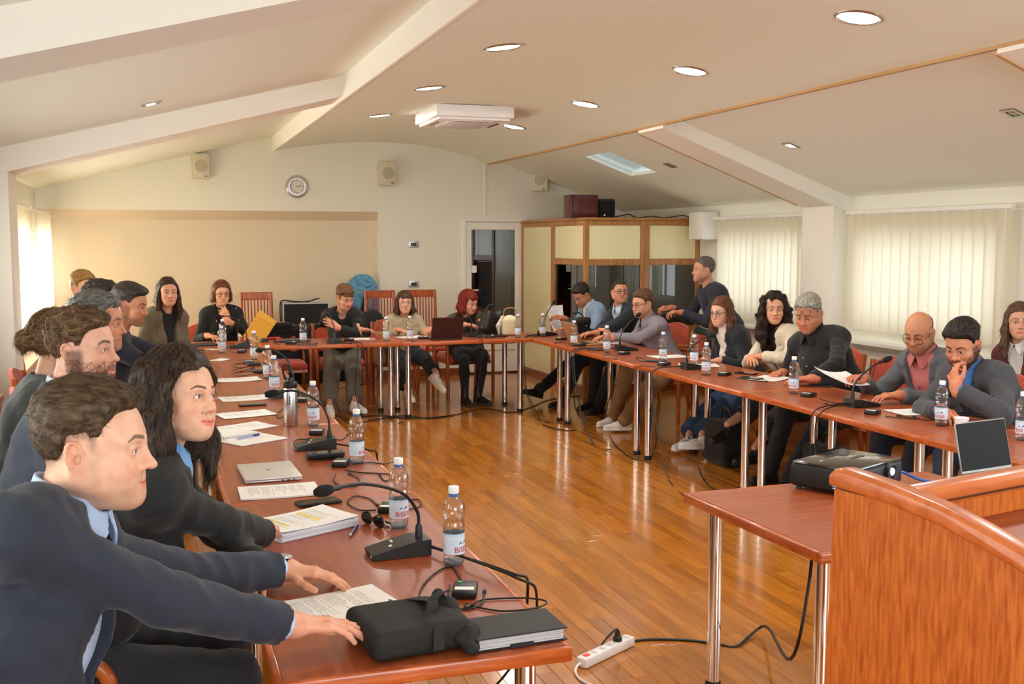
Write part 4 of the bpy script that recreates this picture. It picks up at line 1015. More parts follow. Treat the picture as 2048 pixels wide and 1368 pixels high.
    for s in (-1, 1):
        m, a = HD[s]
        if a.get('hide'): continue
        S = Solid({1: .0042, 2: .0034, 3: .0024}[lod]); hsz = .92 if fem else 1.0
        tips = hand_parts(S, m, s, a.get('curl', (.25, .28, .32, .38)), a.get('spread', 1.), a.get('thumb', .45), sc=hsz, tcurl=a.get('tcurl', .3))
        S.cap(W[s], W[s] + (E[s] - W[s]) * (.55 if not a.get('bare') else .98), .0265 * hsz, .036 * hsz, k=.02)
        v, f = S.build(); parts.append((v, f)); c_ = np.ones((len(v), 3))
        for tp in tips:
            dd = np.linalg.norm(v - np.array(tp), axis=1); c_ *= (1 - .12 * np.clip(1 - dd / .02, 0, 1))[:, None] * np.array([1, .97, .96])
        c_ *= np.array([1.0, .93, .89]); tint.append(c_)
    body = link('body', to_mesh('body', parts, skin_of(skin), np.concatenate(tint)), t)
    eyeballs(body, Mh, gaze, iris)
    # ---- hair
    if hair:
        dn = RH.T @ A3(0, 0, -1)
        hd = dict(hair); hs_ = hair_solid(hH * (1.15 if hd['style'] in ('short', 'curlshort', 'pixie', 'balding') else 1.5), hd, dn)
        v, f = hs_.build(); v = (np.array(Mh.to_3x3()) @ v.T).T + hc
        hm = hair_mat(hd['col'], hd.get('col2'), hd['style'] in ('long', 'bob')); me = to_mesh('hair', [(v, f)], hm); ho = link('hair', me, t)
        hs2 = hd.get('hl', 0.)
        ns = hd.get('strands', {1: 500, 2: 2200, 3: 5200}[lod]); R3 = np.array(RH)
        if hd['style'] in ('short', 'curlshort', 'pixie', 'balding'):
            fl = hd.get('flow', (0, .5, .5))
            def flow(p):
                q = (p - hc) @ R3; x, y, z = q[:, 0], q[:, 1], q[:, 2]; up = sm01(z, .03, .075)[:, None]
                d = np.stack([np.sign(x) * .1, np.full_like(x, -.35), np.full_like(x, -.9)], 1) * (1 - up) + np.array(fl) * up
                return d @ R3.T
            out = lambda co: (lambda q: ((q[:, 0] / .0765) ** 2 + ((q[:, 1] + .016) / .099) ** 2 + ((q[:, 2] - .036) / .088) ** 2 > 1.02) & ((q[:, 0] / .067) ** 2 + ((q[:, 1] - .018) / .075) ** 2 + ((q[:, 2] - .012) / .076) ** 2 > 1.02) & (q[:, 2] > np.interp(q[:, 1], HY_, HZ_) + hs2 * sm01(q[:, 1], .03, .07) + hd.get('rec', 0) * sm01(q[:, 1], .02, .05) * sm01(np.abs(q[:, 0]), .018, .045) + hd.get('sideup', 0.) * (1 - sm01(q[:, 1], .02, .034)) + .004))((co - hc) @ R3 / hs)
            strands('hair_strands', me, ho, ns, hd.get('slen', .014), .0007 if lod > 1 else .0012, flow, hm, curl=.004 if hd['style'] == 'curlshort' else 0, lift=hd.get('sl', .35), keep=out)
        else:
            def flow(p):
                q = (p - hc) @ R3; x, y, z = q[:, 0], q[:, 1], q[:, 2]; up = sm01(z, .05, .10)[:, None]
                d = np.stack([np.sign(x - .01) * .9, np.where(y > 0, .15, -.5), np.full_like(x, -.4)], 1) * up + np.stack([x * 0, -.12 + x * 0, -1 + x * 0], 1) * (1 - up)
                return d @ R3.T
            out = lambda co: (lambda q: ((q[:, 0] / .0765) ** 2 + ((q[:, 1] + .016) / .099) ** 2 + ((q[:, 2] - .036) / .088) ** 2 > 1.03) & ((q[:, 1] < .055) | (np.abs(q[:, 0]) > .058)))((co - hc) @ R3 / hs)
            strands('hair_strands', me, ho, ns, hd.get('slen', .055), .0008 if lod > 1 else .0014, flow, hm, seg=4, curl=hd.get('wave', 0) * .6, lift=.08, keep=out)
    if (face or {}).get('beard'):
        bc = face['beard']; hm = hair_mat(bc)
        keep = None; R3 = np.array(RH)
        hme = to_mesh('tmp', [(wv, hf)], hm)
        def keep(co):
            q = (co - hc) @ R3 / hs; x, y, z = np.abs(q[:, 0]), q[:, 1], q[:, 2]; zc = -.0702
            side = (x > .035) * (z < -.035 - .2 * (x - .035) + .9 * np.maximum(x - .060, 0)) * (z > -.12); mid = (x <= .035) * ((z < -.084) | ((z > -.064) * (z < -.052))) | ((x > .027) * (x <= .036) * (z < -.056))
            return (side | mid) * (y > -.02) * (z > -.125)
        strands('beard', hme, t, 6500 if lod > 1 else 1500, face.get('bl', .010), .00055, lambda p: np.tile(R3 @ A3(0, .35, -.9), (len(p), 1)), hm, lift=.5, keep=keep)
    if specs: spectacles(t, Mh, **specs)
    # ---- top garments
    top = top or dict(kind='sweater', col=(40, 40, 40)); kd = top['kind']
    fm = cloth(top['col'], top.get('fab', 'plain'), top.get('col2'))
    e = top.get('e', {'jacket': .017, 'sweater': .011, 'shirt': .008, 'tee': .009}[kd])
    if under and kd == 'jacket':
        S = Solid(max(hN, .007)); torso(S, .001)
        neckcut(S, nk, hc, nr + .001 if not under.get('turtle') else .0)
        if under.get('turtle'): S.cap(nk - A3(0, 0, .02), nk + (hc - nk) * .42 + A3(0, -.004, 0), .064, .060, k=.02)
        v, f = S.build(); ug = link('shirt' if under.get('collar') else 'blouse', to_mesh('shirt', [(v, f)], cloth(under['col'], under.get('fab', 'plain'), under.get('col2'))), t)
        if under.get('collar'): collar(ug, nk, hc, RH, U, Fv, cloth(under['col'], under.get('fab', 'plain'), under.get('col2')), hN, nr)
        if under.get('cuff'):
            for s in (-1, 1):
                ax_ = Vector(W[s] - E[s]).normalized(); rm = ax_.to_track_quat('Z', 'Y').to_matrix().to_4x4(); rm.translation = Vector(W[s]) - ax_ * .018
                G().lathe([(.0345, -.05), (.0350, -.004), (.0350, 0), (.0325, 0), (.0322, -.05)], 28, M=rm).obj('cuff', cloth(under['col'], under.get('fab', 'plain'), under.get('col2')), ug, 60)
        if under.get('buttons'): buttons(ug, at_, Fv, U, .006, under['buttons'], girth)
    S = Solid(hN); torso(S, e, hem=top.get('hem', .10) if kd == 'jacket' else .05, bulk=top.get('bulk', 1.))
    if kd == 'jacket':
        wb = top.get('vb', .40); hwid = top.get('vw', .075); lw = top.get('lapel', .058); open_ = top.get('open', 0.)
        nl = .80
        def vcut(x, y, z, d):
            dx, dy, dz = x - pelv[0], y - pelv[1], z - pelv[2]
            u = dx * Rv[0] + dy * Rv[1] + dz * Rv[2]; w_ = (dx * U[0] + dy * U[1] + dz * U[2]) / L; fr = dx * Fv[0] + dy * Fv[1] + dz * Fv[2]
            hw = hwid * np.clip((w_ - wb) / (1 - wb), 0, 1.15) ** .8 + open_ * sm01(w_, -.5, .1) + np.where(w_ < wb, -.004 + .25 * np.maximum(wb - .25 - w_, 0), 0)
            c_ = np.abs(u) - hw; frm = sm01(fr, .015, .035)
            lap = lw * np.clip((w_ - wb) / (nl - wb), 0, 1) ** .7 * (w_ < 1.05); lap = np.where(np.abs(w_ - nl) < .012, lap * .55, np.where(w_ > nl, lap * .78, lap))
            d = d - (.0065 if lod == 3 else .011) * frm * sm01(lap - c_, 0, .006) * (w_ > wb)
            # carve the opening, only through the outer shell
            return np.where(fr > .012, np.maximum(d, -c_ * .9), d)
        S.fun(vcut, *BIG)
    for s in (-1, 1):
        fr = arms.get(s, {}).get('sleeve', top.get('sleeve', .93)); sleeve(S, s, e * .8, to=fr, cuff=top.get('cuff', .004))
    S.fun(fold(top.get('fold', .006 if kd == 'jacket' else .005), int(abs(loc[0] * 97 + loc[1] * 31)) + 3), *BIG)
    for s in (-1, 1):
        fr = arms.get(s, {}).get('sleeve', top.get('sleeve', .93))
        if fr > .3:
            en = E[s] + (W[s] - E[s]) * (fr - .005 if fr < .9 else .90 if (under or {}).get('cuff') else .95); ax_ = nrm(W[s] - E[s])
            def cutw(x, y, z, d, en=en, ax_=ax_): q = (x - en[0]) * ax_[0] + (y - en[1]) * ax_[1] + (z - en[2]) * ax_[2]; rr = (x - en[0]) ** 2 + (y - en[1]) ** 2 + (z - en[2]) ** 2; return np.where(rr < .0081, np.maximum(d, q), d)
            S.fun(cutw, en - .11, en + .11)
    neckcut(S, nk, hc, nr + .014 if kd == 'jacket' else top.get('neck', nr + .002), top.get('scoop', 0.), Fv)
    v, f = S.build(); v = relax(v, f, 2); go = link({'jacket': 'jacket', 'sweater': 'sweater', 'shirt': 'shirt', 'tee': 't_shirt'}[kd], to_mesh('garment', [(v, f)], fm), t)
    if kd == 'jacket': jcollar(go, nk, hc, U, Fv, Rv, fm, hN, nr)
    if kd == 'jacket' and not top.get('nobutton'):
        q = G()
        for w_ in (top.get('vb', .40) - .03, top.get('vb', .40) - .20): q.ball(tuple(at_(w_, .012, .135 * girth + e)), (.009, .005, .009), 10, 6)
        if lod < 3: q.obj('button', MT['black'], go)
    if kd == 'shirt' and top.get('collar', True): collar(go, nk, hc, RH, U, Fv, fm, hN, nr)
    if kd == 'shirt' and top.get('buttons'): buttons(go, at_, Fv, U, e + .006, top['buttons'], girth)
    # ---- legs
    lg = legs or dict(kind='trousers', col=(30, 30, 36)); hL = .011 if lod < 2 else .013
    S = Solid(hL); S.ell(pelv + A3(0, 0, -.01), (.168 * girth, .128 * girth, .105), k=0)
    ce = lg.get('e', .012); end = lg.get('end', 1.0)
    if lg['kind'] == 'skirt':
        for s in (-1, 1): S.cap(HPt[s], HPt[s] + (KN[s] - HPt[s]) * .85, .092, .078, k=.06)
        S.box((HPt[1] + HPt[-1] + (KN[1] + KN[-1])) * .25 * 1.0 + A3(0, 0, -.0), (.15, .16, .055), rad=.04, k=.05)
        v, f = S.build(); link('skirt', to_mesh('skirt', [(v, f)], cloth(lg['col'])), t)
        S = Solid(hL)
        for s in (-1, 1): S.cap(HPt[s], KN[s], .074, .058, k=.02); S.cap(KN[s], KN[s] + (AN[s] - KN[s]) * .35, .054, .056, k=.02); S.cap(KN[s] + (AN[s] - KN[s]) * .35, AN[s], .056, .034, k=.02)
        v, f = S.build(); link('tights', to_mesh('tights', [(v, f)], cloth((24, 22, 24))), t)
    else:
        for s in (-1, 1):
            S.cap(HPt[s], KN[s], .086 * (.6 + .4 * girth) + ce, .058 + ce, k=.04); en = KN[s] + (AN[s] - KN[s]) * end
            S.cap(KN[s], en, .056 + ce, (lg.get('hemr', .044)) + ce, k=.025)
        S.fun(fold(lg.get('fold', .006), int(abs(loc[0] * 57 + loc[1] * 91)) + 5), *BIG)
        if end < .995:
            for s in (-1, 1):
                en = KN[s] + (AN[s] - KN[s]) * end; ax_ = nrm(AN[s] - KN[s])
                def cutf(x, y, z, d, en=en, ax_=ax_): q = (x - en[0]) * ax_[0] + (y - en[1]) * ax_[1] + (z - en[2]) * ax_[2]; rr = (x - en[0]) ** 2 + (y - en[1]) ** 2 + (z - en[2]) ** 2; return np.where(rr < .012, np.maximum(d, q), d)
                S.fun(cutf, *BIG)
        v, f = S.build(); link('trousers', to_mesh('trousers', [(v, f)], cloth(lg['col'], lg.get('fab', 'plain'), lg.get('col2'))), t)
    # ---- shoes
    if shoes:
        sc, sole = (shoes[:3], shoes[3] if len(shoes) > 3 else shoes[:3])
        for s in (-1, 1):
            ft = (feet or {}).get(s, {}); yw = ft.get('yaw', -s * .12); pt = ft.get('pitch', 0.)
            Rf = rotm(yw, pt); a = AN[s]; X = lambda x, y, z: a + Rf @ A3(x, y, z)
            S = Solid(.006 if lod < 3 else .012)
            S.cap(X(0, -.035, -.045), X(0, .06, -.045), .034, .036, k=.0); S.cap(X(0, .06, -.048), X(s * -.004, .165, -.058), .036, .026, k=.03); S.cap(X(0, -.01, 0), X(0, -.012, -.045), .036, .036, k=.03)
            if shoes and len(shoes) > 4 and shoes[4] == 'boot': S.cap(X(0, -.012, .07), X(0, -.012, 0), .040, .038, k=.02)
            S.box(X(0, .05, -.105), (.2, .3, .03), Rf, k=.004, op='s')
            v, f = S.build(); so = link('shoe', to_mesh('shoe', [(v, f)], cloth(tuple(sc)) if sum(sc) > 200 else MT['leather']), t)
            S = Solid(.007 if lod < 3 else .012); S.cap(X(0, -.038, -.076), X(0, .06, -.076), .036, .040, k=0); S.cap(X(0, .06, -.076), X(s * -.004, .165, -.076), .040, .029, k=.02)
            S.fun(lambda x, y, z, d, a=a, Rf=Rf: np.maximum(d, np.abs((x - a[0]) * Rf[0, 2] + (y - a[1]) * Rf[1, 2] + (z - a[2]) * Rf[2, 2] + .072) - .013), *BIG)
            v, f = S.build(); link('sole', to_mesh('sole', [(v, f)], cloth(tuple(sole))), so)
            if sum(sc) > 500:
                q = G()
                for i in range(4): q.tube([X(-.016, .055 + i * .018, -.004 - i * .009), X(0, .058 + i * .018, .0 - i * .009), X(.016, .055 + i * .018, -.004 - i * .009)], .0028, 5)
                q.obj('laces', MT['white'], so)
    return dict(o=t, Mh=Mh, H=H, W=W, E=E, hands=HD, Wl=Wl, at=at_, Fv=Fv, U=U, nk=nk, KN=KN, AN=AN)
def neckcut(S, nk, hc, r, scoop=0., Fv=None):
    ax_ = nrm(hc - nk)
    a = nk - ax_ * .012; b = nk + ax_ * .20
    if r > 0: S.cap(a, b, r, r * 1.15, k=.006, op='s')
    if scoop and Fv is not None: S.ell(nk + Fv * .055 - A3(0, 0, .02), (scoop * 1.1, .05, scoop), k=.01, op='s')
def collar(parent, nk, hc, RH, U, Fv, m, h, nr=.06):
    ax_ = nrm(nrm(hc + RH @ A3(0, -.02, -.05) - nk) * .6 + U * .4); f = nrm(Fv - ax_ * (Fv @ ax_)); r = np.cross(f, ax_); c0 = nk + ax_ * .014
    S = Solid(min(h * .55, .005)); S.cap(c0, c0 + ax_ * .05, .10, k=0)
    def fn(x, y, z, d):
        dx, dy, dz = x - c0[0], y - c0[1], z - c0[2]
        a = dx * ax_[0] + dy * ax_[1] + dz * ax_[2]; u = dx * r[0] + dy * r[1] + dz * r[2]; v = dx * f[0] + dy * f[1] + dz * f[2]
        rad = np.sqrt(u * u + v * v * .92); ang = np.abs(np.arctan2(u, v)); fr = 1 - sm01(ang, .25, 1.3)
        r1 = nr + .005 + .30 * np.maximum(.030 - a, 0) + .012 * fr * sm01(.03 - a, 0, .05)
        top = .056 - .030 * fr; bot = -.006 - .044 * fr
        q = np.maximum(np.abs(rad - r1) - .0038, np.maximum(a - top, bot - a))
        return np.maximum(q, (.05 + 5 * np.maximum(.02 - a, 0) - ang) * .05)
    S.fun(fn, c0 - .13, c0 + .16); v, f_ = S.build()
    if len(v): link('collar', to_mesh('collar', [(v, f_)], m), parent)
def jcollar(parent, nk, hc, U, Fv, Rv, m, h, lw):
    ax_ = nrm(nrm(hc - nk) * .35 + U * .65); f = nrm(Fv - ax_ * (Fv @ ax_)); r = np.cross(f, ax_); c0 = nk + ax_ * .012
    S = Solid(min(h * .6, .0055)); S.cap(c0, c0 + ax_ * .06, .13, k=0)
    def fn(x, y, z, d):
        dx, dy, dz = x - c0[0], y - c0[1], z - c0[2]
        a = dx * ax_[0] + dy * ax_[1] + dz * ax_[2]; u = dx * r[0] + dy * r[1] + dz * r[2]; v = dx * f[0] + dy * f[1] + dz * f[2]
        rad = np.sqrt(u * u + v * v * .9); ang = np.abs(np.arctan2(u, v)); bk = sm01(ang, .7, 1.5)
        r1 = lw + .013 + .20 * np.maximum(.034 - a, 0)
        q = np.maximum(np.abs(rad - r1) - .005, np.maximum(a - (-.006 + .044 * bk), -.012 - a))
        return np.maximum(q, (.95 - ang) * .06)
    S.fun(fn, c0 - .16, c0 + .17); v, f_ = S.build()
    if len(v): link('collar', to_mesh('collar', [(v, f_)], m), parent)
def buttons(parent, at_, Fv, U, e, spec, girth):
    m, ws = spec
    for w_ in ws:
        q = G(); p = at_(w_, 0, 0); 
        dep = {0: .12}.get(0); f = (.105 + .006 * math.sin(w_ * 3)) * (.45 + .55 * girth) + e + .004 + .045 * (girth - 1)
        q.ball(tuple(p + Fv * f), .0062, 8, 6); q.obj('button', m, parent)
# ------------------------------------------------------------------ the people in the room
def ang(deg): return math.radians(deg - 90)          # rz that turns the thing's forward (+y) to the world bearing deg
def face_to(body, look): return math.radians(look - body)
NAVY, BLK, WHT = (38, 44, 60), (22, 22, 25), (238, 236, 230)
V3 = Vector
rest = lambda x, y, z=.785: V3((x, y, z))
# --- left row, nearest first
man1 = person('man in navy suit and pale blue shirt nearest the camera', (-.36, 2.20), ang(-20), (-.122, 2.36, 1.27), hyaw=face_to(-20, -12), hpitch=-.05, hs=1.06, lod=3, neck=.050, al=1.22, sw=.192, girth=1.18,
    skin=(232, 184, 156), hair=dict(style='short', col=(56, 41, 30), col2=(104, 82, 58), th=.015, side=.0025, lift=.009, slen=.020, hl=.004, rec=.006, sideup=.012, flow=(0, .75, .3)), iris='blue', gaze=(-.1, .02),
    face=dict(fade=.62, smile=.9, eye=.72, stubble=.16, fat=.7, nose=1.12, browt=.8, browc=(96, 74, 56)), top=dict(kind='jacket', col=NAVY, fold=.008, vb=.38, vw=.085, lapel=.075), under=dict(col=(186, 208, 242), collar=1, cuff=1), legs=dict(kind='trousers', col=NAVY),
    arms={1: dict(w=V3((.335, 2.435, .790)), dir=(.98, .02, -.10), up=(.08, .10, 1), curl=(.16, .20, .24, .30), thumb=.5, pole=(-.3, -.8, -.75), spread=.5),
          -1: dict(w=V3((.325, 2.93, .795)), dir=(.94, -.26, -.12), up=(.15, .05, 1), curl=(.20, .22, .24, .3), thumb=.75, tcurl=.15, pole=(-.2, .6, -.9), spread=.7)})
wom2 = person('woman with long dark wavy hair and black blazer leaning on the left table', (-.24, 3.10), ang(4), (.065, 3.05, 1.27), hyaw=face_to(4, -40), hpitch=.06, hroll=-.12, hs=1.0, lod=3, fem=1,
    skin=(230, 180, 152), hair=dict(style='long', col=(24, 18, 16), col2=(84, 62, 46), th=.018, len=.28, vol=1.2, wave=.011, amp=.005, slen=.05, front=-.004, part=.8), iris='green', gaze=(.20, .03),
    face=dict(smile=.55, eye=.96, shadow=.62, browt=.9, nose=1.02), top=dict(kind='jacket', col=(20, 20, 21), fold=.007, vb=.35, vw=.07, lapel=.06), under=dict(col=(120, 170, 224), collar=1), legs=dict(kind='trousers', col=BLK),
    arms={1: dict(w=V3((.33, 3.26, .80)), pole=(.35, -1, -.6), dir=(.1, 1, -.05)), -1: dict(w=V3((.26, 2.98, .79)), pole=(.3, 1, -.5), dir=(-.3, -1, -.05))})
man3 = person('bearded man with curly brown hair and blue grey jacket, third along the left row', (-.46, 3.76), ang(0), (-.215, 3.75, 1.345), hyaw=face_to(0, -24), hs=1.0, lod=2, girth=1.1,
    skin=(232, 180, 158), hair=dict(style='curlshort', col=(58, 40, 28), col2=(130, 98, 66), th=.017, side=.007, lift=.004, slen=.018, strands=3200), iris='blue',
    face=dict(stubble=.72, beard=(74, 46, 30), bl=.009, nose=1.1, fat=.5), top=dict(kind='jacket', col=(70, 78, 96), fold=.006), under=dict(col=(226, 230, 240), collar=1), legs=dict(kind='trousers', col=BLK))
wom4 = person('woman with brown hair tied in a bun and grey green jacket on the left row', (-.60, 4.42), ang(6), (-.335, 4.42, 1.31), hyaw=face_to(6, 12), lod=2, fem=1,
    skin=(226, 178, 150), hair=dict(style='bun', col=(62, 44, 30), col2=(168, 132, 90), th=.012, amp=.004, slen=.035), top=dict(kind='sweater', col=(72, 80, 80), neck=.056), legs=dict(kind='trousers', col=BLK))
man5 = person('man with swept back grey hair and dark jacket on the left row', (-.42, 5.14), ang(0), (-.225, 5.12, 1.33), hyaw=face_to(0, -14), hpitch=-.06, hs=1.0, lod=2,
    skin=(206, 148, 116), hair=dict(style='short', col=(66, 66, 66), col2=(150, 148, 144), th=.024, side=.010, lift=.004, flow=(0, -.9, .2), slen=.035, rec=.012), face=dict(stubble=.15, nose=1.15, browc=(60, 56, 54)),
    top=dict(kind='jacket', col=(24, 28, 42)), under=dict(col=(90, 110, 150), collar=1), legs=dict(kind='trousers', col=BLK))
man6 = person('stubbled man with short dark hair in navy shirt on the left row', (-.34, 6.70), ang(0), (-.12, 6.68, 1.325), hyaw=face_to(0, -22), hpitch=-.22, hs=.95, lod=1,
    skin=(196, 136, 102), hair=dict(style='short', col=(44, 38, 34), th=.017, side=.006, lift=.014), face=dict(stubble=.45, nose=1.1), top=dict(kind='tee', col=(24, 28, 44), sleeve=-.1), legs=dict(kind='trousers', col=BLK),
    arms={1: dict(w=V3((.28, 6.60, .79)), bare=1), -1: dict(w=V3((.22, 6.92, .82)), bare=1, pole=(1, .4, -.3))})
man7 = person('fair haired person behind the left row by the far window', (-.60, 8.66), ang(-10), (-.48, 8.61, 1.350), hyaw=face_to(-10, -50), hpitch=-.1, lod=1,
    skin=(232, 180, 146), hair=dict(style='short', col=(134, 92, 48), col2=(206, 160, 96), th=.020, side=.010, lift=.004), top=dict(kind='shirt', col=(206, 212, 220)), legs=dict(kind='trousers', col=BLK))
man7b = person('dark haired person almost hidden behind the grey haired man', (-.46, 7.72), ang(0), (-.315, 7.70, 1.300), hyaw=face_to(0, -10), lod=1, skin=(206, 150, 118),
    hair=dict(style='curlshort', col=(40, 34, 30), th=.030, side=.012, lift=.01), top=dict(kind='shirt', col=(60, 66, 84)), legs=dict(kind='trousers', col=BLK))
# --- far table
wom8 = person('woman in olive blazer with long dark hair sitting at the far left corner', (.02, 9.62), ang(-62), (.13, 9.46, 1.27), hyaw=face_to(-62, -78), lod=1, fem=1,
    skin=(218, 164, 134), hair=dict(style='long', col=(40, 28, 22), col2=(80, 58, 44), th=.012, len=.30, vol=.95, wave=.004), face=dict(eye=1.0), top=dict(kind='jacket', col=(104, 92, 72), vb=.36, fold=.006), under=dict(col=(20, 20, 22)), legs=dict(kind='trousers', col=(226, 216, 198)),
    arms={1: dict(w=V3((.06, 9.27, .70)), dir=(.8, -.5, -.1)), -1: dict(w=V3((.22, 9.33, .69)), dir=(-.6, -.7, -.1))}, shoes=(30, 28, 28))
wom9 = person('woman with auburn bob and glasses in a black blouse with gold strokes', (.66, 11.16), ang(-90), (.655, 10.96, 1.185), hyaw=face_to(-90, -82), hpitch=-.08, lod=1, fem=1, girth=1.1,
    skin=(222, 170, 140), hair=dict(style='bob', col=(74, 38, 22), col2=(140, 82, 50), th=.016, len=.14, vol=1.1), specs=dict(kind='oval', col=(40, 30, 28)), top=dict(kind='sweater', col=(20, 20, 22), fab='strokes', col2=(206, 190, 150), scoop=.03, e=.016),
    arms={1: dict(w=V3((.50, 10.72, .79)), dir=(.6, -.7, -.05)), -1: dict(w=V3((.69, 10.78, .93)), dir=(-.35, .1, .95), up=(0, -1, .2), curl=(.5, .6, .7, .8), pole=(.9, -.3, -.9), sleeve=.72, bare=1)}, legs=dict(kind='trousers', col=BLK))
wom10 = person('woman with short brown hair in a black sweater, arms folded, looking down', (1.86, 11.12), ang(-90), (1.845, 10.80, 1.135), hyaw=face_to(-90, -66), hpitch=-.42, hroll=.05, lod=1, fem=1,
    skin=(216, 164, 136), hair=dict(style='pixie', col=(66, 42, 28), col2=(150, 108, 72), th=.020, side=.008, lift=.006), face=dict(lip=(.85, .35, .32), shadow=.5), top=dict(kind='sweater', col=(19, 19, 21), neck=.066, scoop=.035),
    arms={1: dict(w=V3((1.98, 10.74, .81)), pole=(-.8, -.5, -.9), dir=(1, .1, 0)), -1: dict(w=V3((1.75, 10.66, .84)), pole=(.8, -.5, -.9), dir=(-.8, .0, .5), up=(0, -1, .2), sleeve=.97)}, legs=dict(kind='trousers', col=(128, 120, 108), e=.022, hemr=.062, end=.86),
    feet={1: dict(w=V3((1.62, 10.45, .085)), yaw=-.05), -1: dict(w=V3((1.86, 10.38, .085)), yaw=.45)}, shoes=(238, 236, 232, (240, 240, 238)))
wom11 = person('woman with brown fringed bob in a beige sweater at the far table', (2.52, 11.22), ang(-92), (2.51, 11.02, 1.055), hyaw=face_to(-92, -96), hpitch=.04, lod=1, fem=1,
    skin=(220, 170, 140), hair=dict(style='bob', col=(50, 32, 24), col2=(110, 76, 56), th=.014, len=.17, vol=1.0, fringe=1, clear=.052), specs=dict(kind='round', col=(150, 120, 80)), top=dict(kind='sweater', col=(188, 168, 136), fab='wool', neck=.062, e=.018),
    arms={1: dict(w=V3((2.38, 10.78, .79)), dir=(.6, -.7, -.05)), -1: dict(w=V3((2.72, 10.78, .79)), dir=(-.5, -.8, -.05))}, legs=dict(kind='trousers', col=(26, 28, 36), end=.80, hemr=.056),
    feet={1: dict(w=V3((2.40, 10.25, .085)), yaw=.1), -1: dict(w=V3((2.72, 10.20, .30)), yaw=.55, pitch=-.55, pole=(.8, -.8, .8))}, shoes=(232, 228, 214, (226, 210, 170)))
wom12 = person('woman with red bobbed hair in an olive brown coat at the far table', (3.22, 11.20), ang(-84), (3.20, 10.98, 1.05), hyaw=face_to(-84, -62), hpitch=-.30, lod=1, fem=1, girth=1.22, sw=.158,
    skin=(222, 166, 140), hair=dict(style='bob', col=(86, 20, 12), col2=(156, 52, 30), th=.020, len=.17, vol=1.3, fringe=1, clear=.050, wave=.004), face=dict(fat=.9), top=dict(kind='jacket', col=(82, 66, 48), vb=.15, vw=.105, fold=.007, lapel=.05), under=dict(col=(16, 16, 18)),
    arms={1: dict(w=V3((3.08, 10.78, .83)), dir=(.9, -.3, 0)), -1: dict(w=V3((3.34, 10.80, .85)), dir=(-.5, -.6, .3), pole=(1, .2, -.8))}, legs=dict(kind='skirt', col=(20, 20, 22)),
    feet={1: dict(w=V3((3.06, 10.66, .085)), yaw=-.05), -1: dict(w=V3((3.22, 10.70, .085)), yaw=.35)}, shoes=(74, 66, 58, (50, 44, 40), 'boot'))
# --- right row, farthest first
man13 = person('man in light blue blazer bent over a sheet of paper at the far right corner', (4.62, 10.62), ang(185), (4.36, 10.66, 1.125), hyaw=face_to(185, 198), hpitch=-.62, lod=1,
    skin=(196, 138, 106), hair=dict(style='short', col=(32, 26, 22), th=.018, side=.006, lift=.010), face=dict(stubble=.2, nose=1.1), top=dict(kind='jacket', col=(136, 158, 184), fold=.006, vb=.3), under=dict(col=(240, 240, 240), collar=1),
    arms={1: dict(w=V3((4.16, 10.66, .88)), dir=(-.9, .2, .3), curl=(.6, .6, .6, .6)), -1: dict(w=V3((4.14, 10.38, .80)), dir=(-.9, .2, 0))}, legs=dict(kind='trousers', col=(24, 24, 28)),
    feet={1: dict(w=V3((3.70, 10.45, .10)), yaw=.1, pitch=.3, pole=(0, 0, 1)), -1: dict(w=V3((3.98, 10.20, .09)), yaw=.2)}, shoes=(22, 20, 20), ll=1.06)
man14 = person('man in dark blazer, thin glasses and pale blue shirt, head turned', (4.72, 9.94), ang(196), (4.50, 9.98, 1.185), hyaw=face_to(196, 262), hpitch=.08, lod=1, girth=1.1,
    skin=(210, 150, 120), hair=dict(style='short', col=(44, 34, 28), th=.007, side=.004, rec=.014), specs=dict(kind='oval', col=(36, 26, 26)), face=dict(fat=.5), top=dict(kind='jacket', col=(30, 36, 48), vb=.2, vw=.095), under=dict(col=(196, 212, 236), collar=1, buttons=(MT['black'], (.5, .62, .74))),
    arms={1: dict(w=V3((4.10, 9.98, .79)), dir=(-1, -.2, 0)), -1: dict(w=V3((4.08, 9.66, .79)), dir=(-1, .1, 0))}, legs=dict(kind='trousers', col=(26, 28, 34)), feet={1: dict(w=V3((4.20, 9.95, .085))), -1: dict(w=V3((4.16, 9.70, .085)))})
man15 = person('man with round glasses in a dotted shirt leaning toward a gooseneck microphone', (4.64, 9.12), ang(184), (4.36, 9.16, 1.115), hyaw=face_to(184, 194), hpitch=-.16, hs=1.0, lod=1, girth=1.15,
    skin=(216, 160, 128), hair=dict(style='short', col=(70, 48, 34), col2=(128, 98, 72), th=.018, side=.006, lift=.006), specs=dict(kind='round', col=(30, 30, 34)), face=dict(stubble=.22, nose=1.1), top=dict(kind='shirt', col=(150, 142, 150), fab='dots', col2=(112, 106, 122), fold=.006),
    arms={1: dict(w=V3((4.06, 9.30, .80)), dir=(-.9, -.3, 0)), -1: dict(w=V3((3.98, 9.02, .83)), dir=(-.5, .4, .6), curl=(.8, .8, .8, .8), pole=(.2, -1, -.6))}, legs=dict(kind='trousers', col=(146, 108, 68), e=.018),
    feet={1: dict(w=V3((4.02, 9.02, .085)), yaw=.1), -1: dict(w=V3((3.94, 8.66, .085)), yaw=-.25)}, shoes=(240, 240, 236, (246, 246, 244)), ll=1.02)
